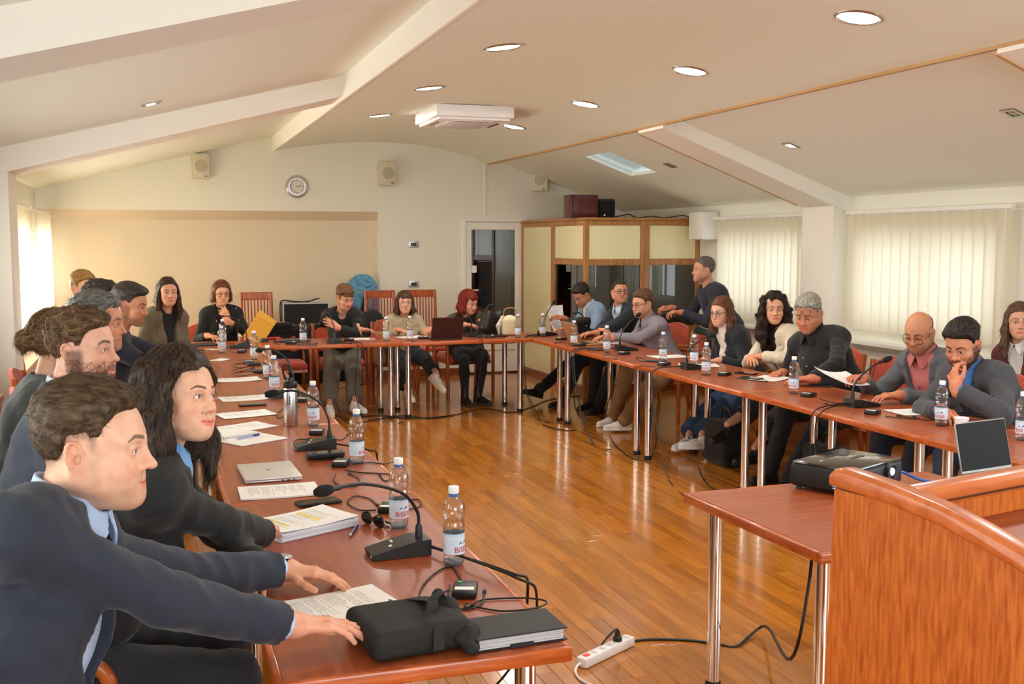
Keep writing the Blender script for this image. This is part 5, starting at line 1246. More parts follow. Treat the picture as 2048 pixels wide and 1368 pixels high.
man16 = person('man in a navy jumper standing and leaning forward behind the right row', (5.16, 9.02), ang(176), (4.93, 9.04, 1.43), hyaw=face_to(176, 172), lod=1, girth=1.15, pel=(0, -.02, .90),
    skin=(204, 148, 118), hair=dict(style='short', col=(70, 62, 56), col2=(130, 122, 114), th=.010, side=.005), face=dict(stubble=.15, nose=1.15), top=dict(kind='sweater', col=(30, 34, 50)),
    arms={1: dict(w=V3((4.72, 9.26, 1.06)), dir=(-.9, .1, .1), curl=(.7, .7, .7, .7)), -1: dict(w=V3((4.70, 9.02, 1.03)), dir=(-.9, .2, .1), curl=(.7, .7, .7, .7))}, legs=dict(kind='trousers', col=(34, 36, 46)), feet={1: dict(w=V3((5.22, 9.14, .085)), pole=(-1, 0, .1)), -1: dict(w=V3((5.18, 8.90, .085)), pole=(-1, 0, .1))})
wom17 = person('straight haired woman with round glasses, dark blazer and white turtleneck', (4.74, 7.84), ang(184), (4.46, 7.86, 1.115), hyaw=face_to(184, 204), hpitch=-.14, lod=1, fem=1,
    skin=(226, 176, 150), hair=dict(style='long', col=(70, 42, 28), col2=(140, 92, 62), th=.012, len=.24, vol=.9), specs=dict(kind='round', col=(70, 36, 28)), top=dict(kind='jacket', col=(30, 32, 42), vb=-.1, vw=.085, nobutton=1, lapel=.05), under=dict(col=(238, 232, 216), turtle=1),
    arms={1: dict(w=V3((4.38, 7.96, .72)), dir=(-.7, -.5, -.1)), -1: dict(w=V3((4.36, 7.70, .73)), dir=(-.7, .5, -.1))}, legs=dict(kind='trousers', col=(58, 88, 124), fab='denim', col2=(34, 54, 86), e=.024, hemr=.085, end=.90),
    feet={1: dict(w=V3((4.04, 7.66, .085)), yaw=.25), -1: dict(w=V3((3.98, 7.42, .085)), yaw=-.3)}, shoes=(240, 240, 238, (246, 246, 246)))
wom18 = person('woman with long dark curly hair in a cream blazer looking toward the camera', (4.80, 7.22), ang(190), (4.56, 7.22, 1.175), hyaw=face_to(190, 243), hpitch=-.03, lod=2, fem=1,
    skin=(226, 174, 144), hair=dict(style='long', col=(26, 19, 17), col2=(66, 46, 38), th=.024, len=.36, vol=1.75, wave=.022, amp=.007, strands=2600, slen=.05, hl=.006), face=dict(browt=1.2, shadow=.4), iris='blue', top=dict(kind='jacket', col=(226, 214, 190), vb=.18, vw=.075, fold=.006, lapel=.062), under=dict(col=(24, 24, 26)),
    arms={1: dict(w=V3((4.34, 7.20, .80)), dir=(-.4, -1, 0), pole=(.2, 1, -.8)), -1: dict(w=V3((4.40, 7.12, .82)), dir=(-.5, .9, 0), pole=(-.3, -1, -.6))}, legs=dict(kind='trousers', col=(22, 22, 24), end=.60, hemr=.062, e=.018),
    feet={1: dict(w=V3((3.86, 6.92, .25)), yaw=.1, pitch=-.1, pole=(0, 0, 1)), -1: dict(w=V3((4.02, 6.72, .085)), yaw=-.1)}, shoes=(24, 22, 22), ll=1.02)
man19 = person('heavy man with grey hair and glasses pushed up on his forehead in a black shirt', (4.70, 6.48), ang(196), (4.38, 6.50, 1.19), hyaw=face_to(196, 214), hpitch=-.40, hs=1.03, lod=2, girth=1.58, sw=.212, al=1.06,
    skin=(206, 142, 112), hair=dict(style='short', col=(120, 114, 104), col2=(196, 190, 176), th=.014, side=.006, lift=.004), specs=dict(kind='square', col=(22, 22, 24), dz=.060, tilt=.30, dy=.0), face=dict(fat=.9, stubble=.16, browc=(90, 82, 76)), top=dict(kind='shirt', col=(20, 21, 26), e=.012, buttons=(MT['silver'], (.35, .47, .59, .71, .83))),
    arms={1: dict(w=V3((4.26, 6.62, .76)), dir=(-.8, -.4, 0)), -1: dict(w=V3((4.12, 6.05, .79)), dir=(-.8, .5, 0), pole=(.3, -1, -.5))}, legs=dict(kind='trousers', col=(24, 26, 34)), feet={1: dict(w=V3((4.10, 6.50, .085))), -1: dict(w=V3((4.05, 6.20, .085)), yaw=.3)}, shoes=(24, 26, 34))
man20 = person('bald man with grey beard and low glasses in a grey blazer and pink shirt', (4.74, 5.44), ang(190), (4.44, 5.42, 1.14), hyaw=face_to(190, 208), hpitch=-.38, hs=.98, lod=2, girth=1.15,
    skin=(204, 142, 108), hair=dict(style='balding', col=(92, 82, 74), col2=(150, 140, 130), th=.006, side=.0035, strands=700, slen=.008), specs=dict(kind='square', col=(60, 24, 22), dz=-.012, tilt=-.1), face=dict(stubble=.45, fat=.4, browc=(80, 70, 62), hairdummy=1), top=dict(kind='jacket', col=(92, 96, 102), vb=.1, vw=.10, fold=.006), under=dict(col=(206, 118, 118), collar=1, buttons=(MT['black'], (.42, .56, .70))),
    arms={1: dict(w=V3((4.20, 5.62, .84)), dir=(-.9, -.3, .2), curl=(.5, .5, .5, .5)), -1: dict(w=V3((4.16, 5.22, .79)), dir=(-.9, .3, 0), curl=(.4, .4, .4, .4))}, legs=dict(kind='trousers', col=(30, 40, 62)), feet={1: dict(w=V3((4.20, 5.50, .085))), -1: dict(w=V3((4.18, 5.24, .085)))})
man21 = person('black bearded man in charcoal blazer resting his chin on his hand', (4.66, 4.74), ang(184), (4.18, 4.75, 1.135), hyaw=face_to(184, 204), hpitch=-.42, hs=1.01, lod=2, girth=1.15, sw=.19, al=1.05,
    skin=(210, 146, 114), hair=dict(style='short', col=(24, 20, 19), col2=(60, 52, 48), th=.020, side=.006, lift=.012, slen=.020, flow=(0, .5, .8)), face=dict(stubble=.75, beard=(24, 20, 19), bl=.012, nose=1.05), top=dict(kind='jacket', col=(66, 68, 74), fold=.008, vb=.25, vw=.085), under=dict(col=(74, 124, 190), collar=1, cuff=1),
    arms={-1: dict(w=V3((4.00, 4.58, .925)), dir=(.14, .42, .75), up=(-1, .1, .2), curl=(.55, .65, .7, .75), thumb=.7, pole=(.1, -1, -.7)), 1: dict(w=V3((3.98, 4.66, .795)), dir=(-.3, -1, 0), pole=(-.2, 1, -.6), curl=(.4, .4, .4, .4))}, legs=dict(kind='trousers', col=(70, 96, 128), fab='denim', col2=(44, 62, 92)), feet={1: dict(w=V3((4.15, 4.85, .085))), -1: dict(w=V3((4.12, 4.6, .085)))})
wom22 = person('long haired woman with white collar cut by the right frame edge', (5.58, 5.60), ang(196), (5.40, 5.62, 1.17), hyaw=face_to(196, 232), lod=1, fem=1,
    skin=(220, 170, 142), hair=dict(style='long', col=(66, 46, 34), col2=(130, 98, 72), th=.012, len=.32, vol=.95), top=dict(kind='jacket', col=(96, 30, 34), vb=.3), under=dict(col=(236, 234, 230), collar=1), legs=dict(kind='trousers', col=BLK))
# ------------------------------------------------------------------ tables
TZ = .74
def table(x0, x1, y0, y1, label, group, along='y'):
    t = empty('conference_table', ((x0 + x1) / 2, (y0 + y1) / 2, 0)); tag(t, label, 'table', group)
    a, b = (x1 - x0) / 2 - .001, (y1 - y0) / 2 - .001
    top = MT['top'] if along == 'y' else MT['topx']
    G().rbox((-a + .016, -b + .016, TZ - .034), (a - .016, b - .016, TZ), .002, 1).obj('tabletop', top, t, 30)
    q = G()
    for lo, hi in (((-a, -b, TZ - .036), (a, -b + .018, TZ)), ((-a, b - .018, TZ - .036), (a, b, TZ)), ((-a, -b + .018, TZ - .036), (-a + .018, b - .018, TZ)), ((a - .018, -b + .018, TZ - .036), (a, b - .018, TZ))): q.rbox(lo, hi, .006, 2)
    q.obj('edge_band', MT['edge'], t, 40)
    for sx in (-1, 1):
        for sy in (-1, 1):
            px, py = sx * (a - .085), sy * (b - .10)
            l = G().lathe([(.026, .03), (.026, TZ - .04)], 20, c=(px, py, 0)).obj('leg', MT['chrome'], t, 40)
            G().lathe([(.030, 0), (.030, .022), (.027, .032)], 16, c=(px, py, 0)).obj('foot', MT['rubber'], l, 40)
            G().lathe([(.045, TZ - .042), (.045, TZ - .036)], 16, c=(px, py, 0)).obj('leg_plate', MT['black'], l, 40)
    return t
for k, (y0, y1) in enumerate([(2.28, 3.955), (3.955, 5.60), (5.60, 7.29), (7.29, 8.97), (8.97, 10.65)]):
    table(.228, .918, y0, y1, ['reddish wooden table nearest the camera in the left row, under the pouch', 'wooden table in the left row under the closed silver laptop', 'wooden table in the left row under the steel flask', 'wooden table in the left row, second from its far end', 'wooden table at the far left corner below the glasses woman'][k], 'tables of the left row')
for k, (x0, x1) in enumerate([(.922, 2.235), (2.235, 3.545)]):
    table(x0, x1, 9.965, 10.655, ['wooden far table in front of the empty red chair', 'wooden far table under the open maroon laptop'][k], 'tables of the far row', 'x')
for k, (y0, y1) in enumerate([(9.325, 10.66), (7.61, 9.325), (5.965, 7.61), (4.30, 5.965), (2.62, 4.30)]):
    table(3.55, 4.24, y0, y1, ['wooden table at the far right corner below the man in the light blue blazer', 'wooden table in the right row under the open gold laptop', 'wooden table in the right row before the woman in the cream blazer', 'wooden table in the right row before the heavy man in black', 'wooden table in the right row nearest the camera, behind the projector'][k], 'tables of the right row')
# projector table in the middle
t = table(1.905, 3.05, 2.765, 3.62, 'small wooden table with chrome legs carrying the projector', None, 'x')
# ------------------------------------------------------------------ chairs
def armchair(label, x, y, rz, first=[None]):
    if first[0] is not None: return copy_tree(first[0], (x, y, 0), rz, label)
    t = empty('armchair', (x, y, 0), rz); tag(t, label, 'chair', 'red upholstered armchairs'); W = MT['chairwood']
    v, f = None, None
    S = Solid(.012); S.box((0, .01, .44), (.235, .235, .035), rad=.03, k=0); S.ell((0, .02, .46), (.22, .22, .035), k=.03); v, f = S.build(); link('seat', to_mesh('seat', [(v, f)], MT['red']), t)
    q = G(); q.rbox((-.235, -.215, .375), (.235, .235, .415), .006, 1); q.obj('seat_frame', W, t, 0)
    # padded back with an arched top
    n = 14; pr = []
    for i in range(n + 1):
        u = -1 + 2 * i / n; pr.append((.232 * u, .86 - .055 * u * u))
    poly = pr + [(.232, .53), (-.232, .53)]
    M = Matrix(((1, 0, 0, 0), (0, 0, 1, 0), (0, 1, 0, 0), (0, 0, 0, 1)))
    q = G()
    vs = []; fs = []
    m = 6
    for j in range(m + 1):
        for i in range(n + 1):
            u = -1 + 2 * i / n; zt = .86 - .055 * u * u; z = .53 + (zt - .53) * j / m; yb = -.245 - .10 * (z - .45) - .02 + .03 * u * u
            e = min(1, 4 * (1 - abs(u)), 4 * j / m + .15, 4 * (1 - j / m) + .15); vs.append((.232 * u, yb + .030 * e, z))
    o = len(vs)
    for j in range(m + 1):
        for i in range(n + 1):
            u = -1 + 2 * i / n; zt = .86 - .055 * u * u; z = .53 + (zt - .53) * j / m; yb = -.245 - .10 * (z - .45) - .02 + .03 * u * u; vs.append((.232 * u, yb - .018, z))
    k = n + 1
    for j in range(m):
        for i in range(n): fs.append((j * k + i + 1, j * k + i, (j + 1) * k + i, (j + 1) * k + i + 1)); fs.append((o + j * k + i, o + j * k + i + 1, o + (j + 1) * k + i + 1, o + (j + 1) * k + i))
    for i in range(n): fs.append((i, i + 1, o + i + 1, o + i)); fs.append((m * k + i + 1, m * k + i, o + m * k + i, o + m * k + i + 1))
    for j in range(m): fs.append((j * k, o + j * k, o + (j + 1) * k, (j + 1) * k)); fs.append((j * k + n, (j + 1) * k + n, o + (j + 1) * k + n, o + j * k + n))
    q.add(vs, fs); q.obj('backrest', MT['red'], t, 60)
    for s in (-1, 1):
        G().tube(smooth_path([(s * .252, -.27, .0), (s * .252, -.225, .42), (s * .252, -.27, .82)], 6), [.019] * 13, 8).obj('rear_leg', W, t, 60)
        G().tube(smooth_path([(s * .262, .225, 0), (s * .264, .222, .40), (s * .266, .21, .58), (s * .266, .15, .645)], 5), .020, 8).obj('front_leg', W, t, 60)
        G().tube(smooth_path([(s * .266, .165, .642), (s * .268, .03, .655), (s * .258, -.20, .635), (s * .252, -.25, .64)], 5), .022, 8).obj('armrest', W, t, 60)
    first[0] = t; return t
def slatchair(label, x, y, rz, first=[None]):
    if first[0] is not None: return copy_tree(first[0], (x, y, 0), rz, label)
    t = empty('slat_chair', (x, y, 0), rz); tag(t, label, 'chair', 'slat back chairs by the niche wall'); W = MT['chairwood']
    G().rbox((-.22, -.22, .42), (.22, .22, .465), .02, 2).obj('seat', MT['red'], t, 60)
    for s in (-1, 1):
        G().tube([(s * .19, -.22, 0), (s * .175, -.215, .45), (s * .165, -.27, 1.10)], .019, 6).obj('rear_leg', W, t, 60)
        G().rbox((s * .20 - .018, .17, 0), (s * .20 + .018, .206, .42), .004, 1).obj('front_leg', W, t, 0)
    G().rbox((-.185, -.292, 1.03), (.185, -.262, 1.12), .006, 1).obj('top_rail', W, t, 0)
    G().rbox((-.165, -.235, .53), (.165, -.205, .58), .006, 1).obj('lower_rail', W, t, 0)
    for i in range(8):
        xx = -.125 + i * .0357; G().tube([(xx * .95, -.22, .55), (xx * 1.03, -.262, 1.05)], .0085, 5).obj('slat', W, t, 60)
    first[0] = t; return t
for lab, x, y, rz in [
    ('red armchair of the man in the navy suit, its back at the frame edge', -.47, 2.10, ang(16)), ('red armchair of the woman in the black blazer', -.36, 3.08, ang(4)), ('red armchair under the bearded man', -.58, 3.76, ang(0)),
    ('red armchair of the woman with the hair bun', -.72, 4.44, ang(6)), ('red armchair of the man with swept back grey hair', -.54, 5.14, ang(0)), ('red armchair of the stubbled man in navy', -.46, 6.70, ang(0)),
    ('red armchair of the fair haired person', -.74, 8.64, ang(-10)), ('red armchair of the almost hidden dark haired person', -.58, 7.72, ang(0)), ('red armchair of the woman in the olive blazer', -.04, 9.72, ang(-62)),
    ('red armchair of the woman with the auburn bob, showing left of her', .56, 11.28, ang(-90)), ('empty red armchair with a black coat over its back at the far table', 1.24, 11.10, ang(-90)), ('red armchair of the woman in the black sweater', 1.86, 11.22, ang(-92)),
    ('red armchair of the woman in the beige sweater', 2.52, 11.34, ang(-92)), ('red armchair of the red haired woman', 3.22, 11.30, ang(-84)),
    ('red armchair of the man in the light blue blazer', 4.78, 10.60, ang(185)), ('red armchair of the man with rectangular glasses', 4.86, 9.94, ang(190)), ('red armchair of the man in the dotted shirt, a grey coat over its back', 4.78, 9.10, ang(184)),
    ('red armchair of the woman in the white turtleneck', 4.88, 7.84, ang(184)), ('red armchair of the woman in the cream blazer', 4.94, 7.22, ang(188)), ('red armchair behind the heavy man in black', 4.86, 6.44, ang(186)),
    ('red armchair behind the bald man', 4.90, 5.46, ang(188)), ('red armchair of the man resting his chin', 4.86, 4.72, ang(184)), ('red armchair of the young woman at the right frame edge', 5.52, 5.46, ang(194))]:
    armchair(lab, x, y, rz)
for lab, u, v in [('tall slat back wooden chair against the niche wall beside the black case', 512, 577), ('tall slat back wooden chair behind the woman in the black sweater, backpack on it', 760, 589), ('tall slat back wooden chair behind the woman in the beige sweater', 843, 587)]:
    p = aty(u, v, 12.55); slatchair(lab, p.x, 12.30, ang(-90))
# ------------------------------------------------------------------ bottles
def letters(txt, size, ext=.0002):
    cu = bpy.data.curves.new('txt', 'FONT'); cu.body = txt; cu.size = size; cu.extrude = ext; cu.align_x = 'CENTER'; cu.align_y = 'CENTER'
    o = bpy.data.objects.new('txt', cu); C.objects.link(o); dg = bpy.context.evaluated_depsgraph_get()
    me = bpy.data.meshes.new_from_object(o.evaluated_get(dg)); bpy.data.objects.remove(o); return me
def label_material():
    m, nt, b = _nt('bottle_label'); N = nt.nodes.new; L = nt.links.new
    tc = N('ShaderNodeTexCoord'); sp = N('ShaderNodeSeparateXYZ'); L(tc.outputs['Object'], sp.inputs[0])
    n = N('ShaderNodeTexNoise'); n.inputs['Scale'].default_value = 28; L(tc.outputs['Object'], n.inputs['Vector'])
    mr = N('ShaderNodeMapRange'); mr.inputs[1].default_value = .082; mr.inputs[2].default_value = .102; L(sp.outputs[2], mr.inputs[0])
    a = N('ShaderNodeMixRGB'); a.inputs[1].default_value = rgb(240, 244, 250); a.inputs[2].default_value = rgb(150, 205, 240)
    mx = N('ShaderNodeMath'); mx.operation = 'MAXIMUM'; L(mr.outputs[0], mx.inputs[0])
    m2 = N('ShaderNodeMapRange'); m2.inputs[1].default_value = .02; m2.inputs[2].default_value = .034; L(sp.outputs[0], m2.inputs[0])
    m3 = N('ShaderNodeMath'); m3.operation = 'MULTIPLY'; m3.inputs[1].default_value = .55; L(n.outputs['Fac'], m3.inputs[0])
    L(m3.outputs[0], mx.inputs[1]); L(mx.outputs[0], a.inputs[0]); L(a.outputs[0], b.inputs['Base Color']); b.inputs['Roughness'].default_value = .35
    return m
MT['label'] = label_material()
def make_bottle():
    t = empty('water_bottle'); tag(t, 'bottle', 'bottle', 'water bottles with blue and white labels')
    prof = [(.0, .002), (.018, .0), (.027, .003), (.0305, .010), (.0315, .022), (.0305, .030), (.0320, .036), (.0320, .098), (.0312, .104), (.0322, .112), (.0318, .122), (.0290, .130), (.0290, .133), (.0325, .140), (.0335, .152), (.0330, .168), (.0300, .184), (.0240, .196), (.0165, .2035), (.0135, .206)]
    G().lathe(prof + [(.0135, .216), (0, .216)], 28).obj('body', MT['bottle'], t, 60)
    G().lathe([(0, .003), (.022, .0035), (.029, .008), (.0300, .013)], 24).obj('base_tint', clear('blue_base', (.62, .82, .98, 1), 0, .05, 1.1, .1), t, 60)
    G().lathe([(.0142, .2045), (.0158, .206), (.0142, .208), (.0142, .2135), (0, .2135)], 22).obj('neck_ring', MT['bluep'], t, 60)
    q = G(); q.lathe([(.0155, .2145), (.0158, .217), (.0158, .232), (.0145, .2345), (0, .2350)], 28); q.obj('cap', MT['white'], t, 40)
    R = .0324
    lb = G(); n = 28
    lb.add([(R * math.cos(2 * math.pi * i / n), R * math.sin(2 * math.pi * i / n), z) for z in (.036, .098) for i in range(n)], [(i, (i + 1) % n, n + (i + 1) % n, n + i) for i in range(n)])
    lab = lb.obj('label', MT['label'], t, 60)
    me = letters('BiSER', .0235)
    for v in me.vertices:
        a = (v.co.x) / R; v.co = Vector(((R + .0006 + v.co.z) * math.sin(a), -(R + .0006 + v.co.z) * math.cos(a), .050 + v.co.y * 1.0))
    me.materials.append(mat('label_red', rgb(196, 24, 60), .4)); link('lettering', me, lab)
    q = G()
    for x0, w_, h_ in ((-.008, .012, .010), (.010, .016, .014)):
        P = [(x0 - w_ / 2, 0), (x0 - w_ * .15, h_ * .62), (x0 - w_ * .05, h_ * .5), (x0 + w_ * .12, h_), (x0 + w_ * .3, h_ * .5), (x0 + w_ / 2, h_ * .15), (x0 + w_ * .1, h_ * .3)]
        q.add([((R + .0007) * math.sin(x / R), -(R + .0007) * math.cos(x / R), .066 + z) for x, z in P], [tuple(range(len(P)))])
    q.obj('mountain_emblem', mat('label_blue', rgb(40, 110, 190), .4), lab, 0)
    return t
BOT = [((908, 1128), 'water bottle at the near right edge of the left table, closest to the camera', .62), ((798, 1054), 'water bottle behind the nearest gooseneck microphone, between it and the table edge', .25), ((714, 926), 'water bottle standing beside the small receiver right of the silver laptop', .9),
    ((627, 852), 'water bottle right behind the steel flask', -.4), ((549, 784), 'water bottle left of the steel flask lid, front one of a pair', .2), ((536, 757), 'water bottle behind another on the left row, rear one of a pair', .0), ((509, 719), 'water bottle standing by the dock on the left row near the far corner', .4),
    ((444, 706), 'front bottle of two in line below the woman with the auburn bob', .2), ((446, 688), 'rear bottle of two in line below the woman with the auburn bob', .8),
    ((606.5, 686), 'water bottle alone on the far table before the empty red chair', .1), ((772.6, 682), 'water bottle by the red glasses on the far table', .3), ((820, 680), 'water bottle before the woman in the beige sweater', .2), ((1036, 675), 'water bottle before the white handbag', .2),
    ((1085, 673), 'water bottle by the held sheet at the far right corner', -.5), ((1148, 692), 'water bottle between the black handbag and the gold laptop', -.6), ((1213.6, 705), 'water bottle right of the gold laptop', -.7), ((1326, 722), 'water bottle before the man in the dotted shirt and the loose sheet', -.7), ((1388, 729), 'rear bottle of two before the woman in the white turtleneck', -.8), ((1412, 750), 'front bottle of two before the woman in the white turtleneck', -.8),
    ((1587, 787), 'water bottle before the heavy man in black', -.9), ((1882, 851), 'water bottle beside the plastic cup', -1.0), ((2044, 880), 'water bottle at the right frame edge', -1.0)]
proto = make_bottle()
for i, (uv, lab, a) in enumerate(BOT):
    b = proto if i == 0 else copy_tree(proto); b['label'] = lab; p = at(*uv, TZ + .0005); b.location = p; b.rotation_euler = (0, 0, a)
b = copy_tree(proto); b['label'] = 'water bottle on the left window sill'; b.location = (-1.165 + .05, 9.5, .891)
# ------------------------------------------------------------------ gooseneck microphones
def mic(label, base, rz, head, plane, bend=.5, cables=(), up=.08):
    p = at(*base, TZ); t = empty('gooseneck_microphone', p, rz); tag(t, label, 'microphone', 'gooseneck conference microphones')
    M = Matrix(((0, 1, 0, 0), (1, 0, 0, 0), (0, 0, 1, 0), (0, 0, 0, 1)))
    R = Matrix(((0, 0, 1, 0), (1, 0, 0, 0), (0, 1, 0, 0), (0, 0, 0, 1)))    # polygon (y,z) swept along x
    q = G().prism([(-.085, .002), (.095, .002), (.098, .018), (.02, .036), (-.04, .048), (-.085, .050)], -.052, .052, M=R)
    bo = q.obj('base', MT['black'], t, 30)
    G().rbox((-.046, .035, .030), (.046, .09, .0325), .001, 1, M=Matrix.Rotation(-.20, 4, 'X') @ Matrix.Translation((0, .004, .004))).obj('speak_key', mat('mic_key', rgb(38, 38, 38), .6) if 'mic_key' not in bpy.data.materials else bpy.data.materials['mic_key'], bo, 0)
    G().lathe([(0, .003), (.006, .002), (.0065, 0)], 10, M=Matrix.Translation((-.018, .035, .0335)) @ Matrix.Rotation(-.22, 4, 'X')).obj('button', MT['white'], bo)
    G().box((-.008, -.002, 0), (.016, .005, .001), M=Matrix.Translation((.02, .02, .0365)) @ Matrix.Rotation(-.22, 4, 'X')).obj('mark', MT['white'], bo, 0)
    G().box((-.012, 0, 0), (.004, .001, .006), M=Matrix.Translation((-.028, .0975, .007))).obj('mark', MT['white'], bo, 0)
    h = atx(*head, plane[1]) if plane[0] == 'x' else aty(*head, plane[1]); hl = t.matrix_basis.inverted() @ h
    a = Vector((0, -.06, .048)); G().lathe([(.012, 0), (.011, .03), (.008, .04)], 12, c=tuple(a)).obj('neck_socket', MT['black'], t)
    s0 = a + Vector((0, 0, .035)); k = s0 + Vector((0, 0, up)) + (hl - s0) * .06 * bend; d = (hl - s0)
    path = smooth_path([s0, s0 + Vector((0, 0, up * .55)) + d * .02, k + d * .14, s0 + d * .62 + Vector((0, 0, up * .75)), hl], 7)
    G().tube(path, .0052, 8).obj('gooseneck', MT['black'], t)
    e = (path[-1] - path[-4]).normalized(); g = G(); g.tube([hl - e * .045, hl - e * .012], .0085, 10); g.obj('collar', MT['black'], t)
    g = G(); n = 9; g.tube([hl - e * .014 + e * .058 * i / n for i in range(n + 1)], [.006 + .0115 * math.sin(math.pi * min(1, .12 + .80 * i / n)) ** .7 for i in range(n + 1)], 14); g.obj('windscreen', MT['foam'], t)
    for j, c in enumerate(cables):
        inv = t.matrix_basis.inverted(); pts = [inv @ Vector(x) for x in c]; g = G().tube(smooth_path([Vector((-.015 + .02 * j, -.085, .02))] + pts, 7), .0042, 6); g.obj('cable', MT['cable'], t)
    return t
LR, RR, FR = HP, -HP, 0.
mic('gooseneck microphone nearest the camera, pointing at the woman in the black blazer', (800, 1108), LR + .05, (655, 980), ('y', 2.95), 1, [[(.93, 2.80, .765), (1.0, 2.84, .70), (1.0, 3.0, .4), (.95, 3.5, .02)], [(.93, 2.76, .765), (1.01, 2.79, .68), (1.02, 2.95, .35), (1.0, 3.4, .02)]])
mic('gooseneck microphone right of the spiral notebook on the left row', (633, 897), LR, (549, 786), ('y', 4.95), 1, [[(.90, 4.72, .76), (.95, 4.75, .70), (.96, 4.8, .3), (.95, 4.95, .02)]], .10)
mic('gooseneck microphone behind the steel flask', (568, 795), LR, (521, 700), ('y', 6.95), 1, [[(.90, 6.3, .76), (.95, 6.3, .70), (.96, 6.4, .3)]], .11)
mic('gooseneck microphone at the far left corner before the woman with the auburn bob', (480, 696), LR, (439, 633), ('y', 9.75), 1, (), .10)
mic('gooseneck microphone before the woman in the black sweater', (668, 686), FR, (655, 621), ('y', 10.45), .5, [[(1.80, 9.96, .75), (1.81, 9.94, .66), (1.78, 9.92, .3), (1.83, 9.86, .012), (1.7, 9.7, .012)], [(1.84, 9.96, .75), (1.86, 9.94, .66), (1.92, 9.92, .35), (2.05, 9.86, .015), (2.2, 9.75, .012)]], .05)
mic('gooseneck microphone beside the maroon laptop before the red haired woman', (940, 673), FR, (940, 640), ('y', 10.33), .3, [[(3.02, 9.96, .75), (3.03, 9.94, .66), (2.98, 9.92, .3), (2.9, 9.85, .012)]], .03)
mic('gooseneck microphone at the far right corner before the light blue blazer', (1094, 671), RR + .25, (1107, 606), ('x', 3.95), .4, [[(3.53, 10.12, .745), (3.50, 10.12, .66), (3.48, 10.0, .3), (3.46, 9.6, .02), (3.5, 9.3, .012)], [(3.53, 10.08, .745), (3.50, 10.06, .66), (3.47, 9.9, .25), (3.44, 9.4, .012)]], .04)
mic('tall gooseneck microphone before the man in the dotted shirt', (1252, 701), RR, (1275, 631), ('x', 4.10), .4, [[(3.55, 8.78, .748), (3.51, 8.8, .64), (3.5, 8.6, .3), (3.46, 8.2, .012), (3.5, 7.9, .012)], [(3.55, 8.72, .748), (3.5, 8.72, .62), (3.48, 8.5, .2), (3.44, 8.1, .012)]], .05)
mic('gooseneck microphone before the woman in the white turtleneck', (1387, 738), RR, (1422, 672), ('x', 4.05), .4, [[(3.55, 7.2, .748), (3.51, 7.2, .64), (3.48, 7.0, .25), (3.42, 6.7, .012), (3.3, 6.2, .012)]], .05)
mic('gooseneck microphone before the bald man', (1722, 813), RR, (1771, 720), ('x', 4.05), .5, [[(3.55, 5.16, .748), (3.51, 5.16, .64), (3.5, 5.1, .3), (3.52, 5.0, .012)], [(3.55, 5.10, .748), (3.5, 5.1, .62), (3.48, 5.0, .2), (3.5, 4.9, .012)]], .05)
# ------------------------------------------------------------------ interpretation receivers with earphone leads
def receiver(label, uv, rz, loops=(), green=True, white=True, dz=0.):
    p = at(*uv, TZ + dz); t = empty('receiver', p, rz); tag(t, label, 'receiver', 'interpretation receivers')
    b = G().rbox((-.033, -.048, .001), (.033, .048, .024), .005, 2).obj('case', MT['black'], t, 40)
    if green: G().lathe([(0, .0262), (.006, .0258), (.0065, .0235)], 12, c=(-.016, .030, 0)).obj('green_key', MT['green'], t)
    if white: G().rbox((-.026, -.036, .0235), (.026, -.012, .0247), .001, 1).obj('number_label', MT['paper'], t, 0)
    G().lathe([(.005, 0), (.005, .012)], 10, M=Matrix.Translation((.018, .048, .012)) @ Matrix.Rotation(-HP, 4, 'X')).obj('jack', MT['nickel'], t)
    for lp in loops:
        inv = t.matrix_basis.inverted(); pts = [inv @ Vector((*(at(*q[:2], TZ + .004)).xy, TZ + (q[2] if len(q) > 2 else .004))) for q in lp]
        G().tube(smooth_path(pts, 7), .0026, 6).obj('earphone_lead', MT['cable'], t)
        G().tube([pts[-1], pts[-1] + (pts[-1] - pts[-2]).normalized() * .02], .005, 8).obj('earphone', MT['black'], t)
    return t
receiver('receiver with green key and white label beside the nearest bottle, leads looped around it', (930, 1188), -.35, [[(922, 1160), (905, 1135), (880, 1140), (850, 1165), (838, 1195), (855, 1222), (895, 1228), (930, 1215)], [(935, 1215), (965, 1200), (1040, 1196), (1085, 1200), (1092, 1208), (1060, 1218), (1000, 1222), (945, 1212)], [(900, 1170), (896, 1190), (905, 1212), (935, 1218), (962, 1208), (968, 1185)]])
receiver('receiver with green key beside the sunglasses, half behind a bottle', (778, 1022), -.4, [[(752, 1020), (720, 1020), (695, 1005), (710, 992), (740, 998), (752, 1008)], [(810, 1020), (840, 1012), (838, 1000), (815, 1000)]])
receiver('receiver with white label before the second microphone base', (682, 931), -.35, [[(705, 928), (740, 925), (770, 928), (790, 922)], [(690, 940), (720, 945), (775, 948), (790, 955), (770, 962), (760, 950)], [(672, 948), (668, 962), (685, 972), (712, 972), (718, 958), (700, 948)]])
receiver('receiver with white label right of the steel flask base', (634, 868), -.3, [[(650, 872), (680, 880), (694, 870)], [(620, 885), (590, 888), (592, 880), (615, 878)]])
receiver('receiver half hidden behind the steel flask', (604, 803), -.3, [[(600, 812), (560, 835), (556, 825), (575, 812)]])
receiver('receiver below the dock microphone at the far left corner', (484, 705), -.3, [[(470, 705), (452, 700), (455, 694)]], False)
receiver('receiver beside the bottle pair left of the flask lid', (497, 727), .2, [[(490, 735), (470, 735), (472, 728), (500, 726)]], False)
receiver('receiver by the spectacles on the left row', (520, 746), .6, [[(505, 748), (475, 752), (472, 745), (520, 742), (530, 748)]], False, False)
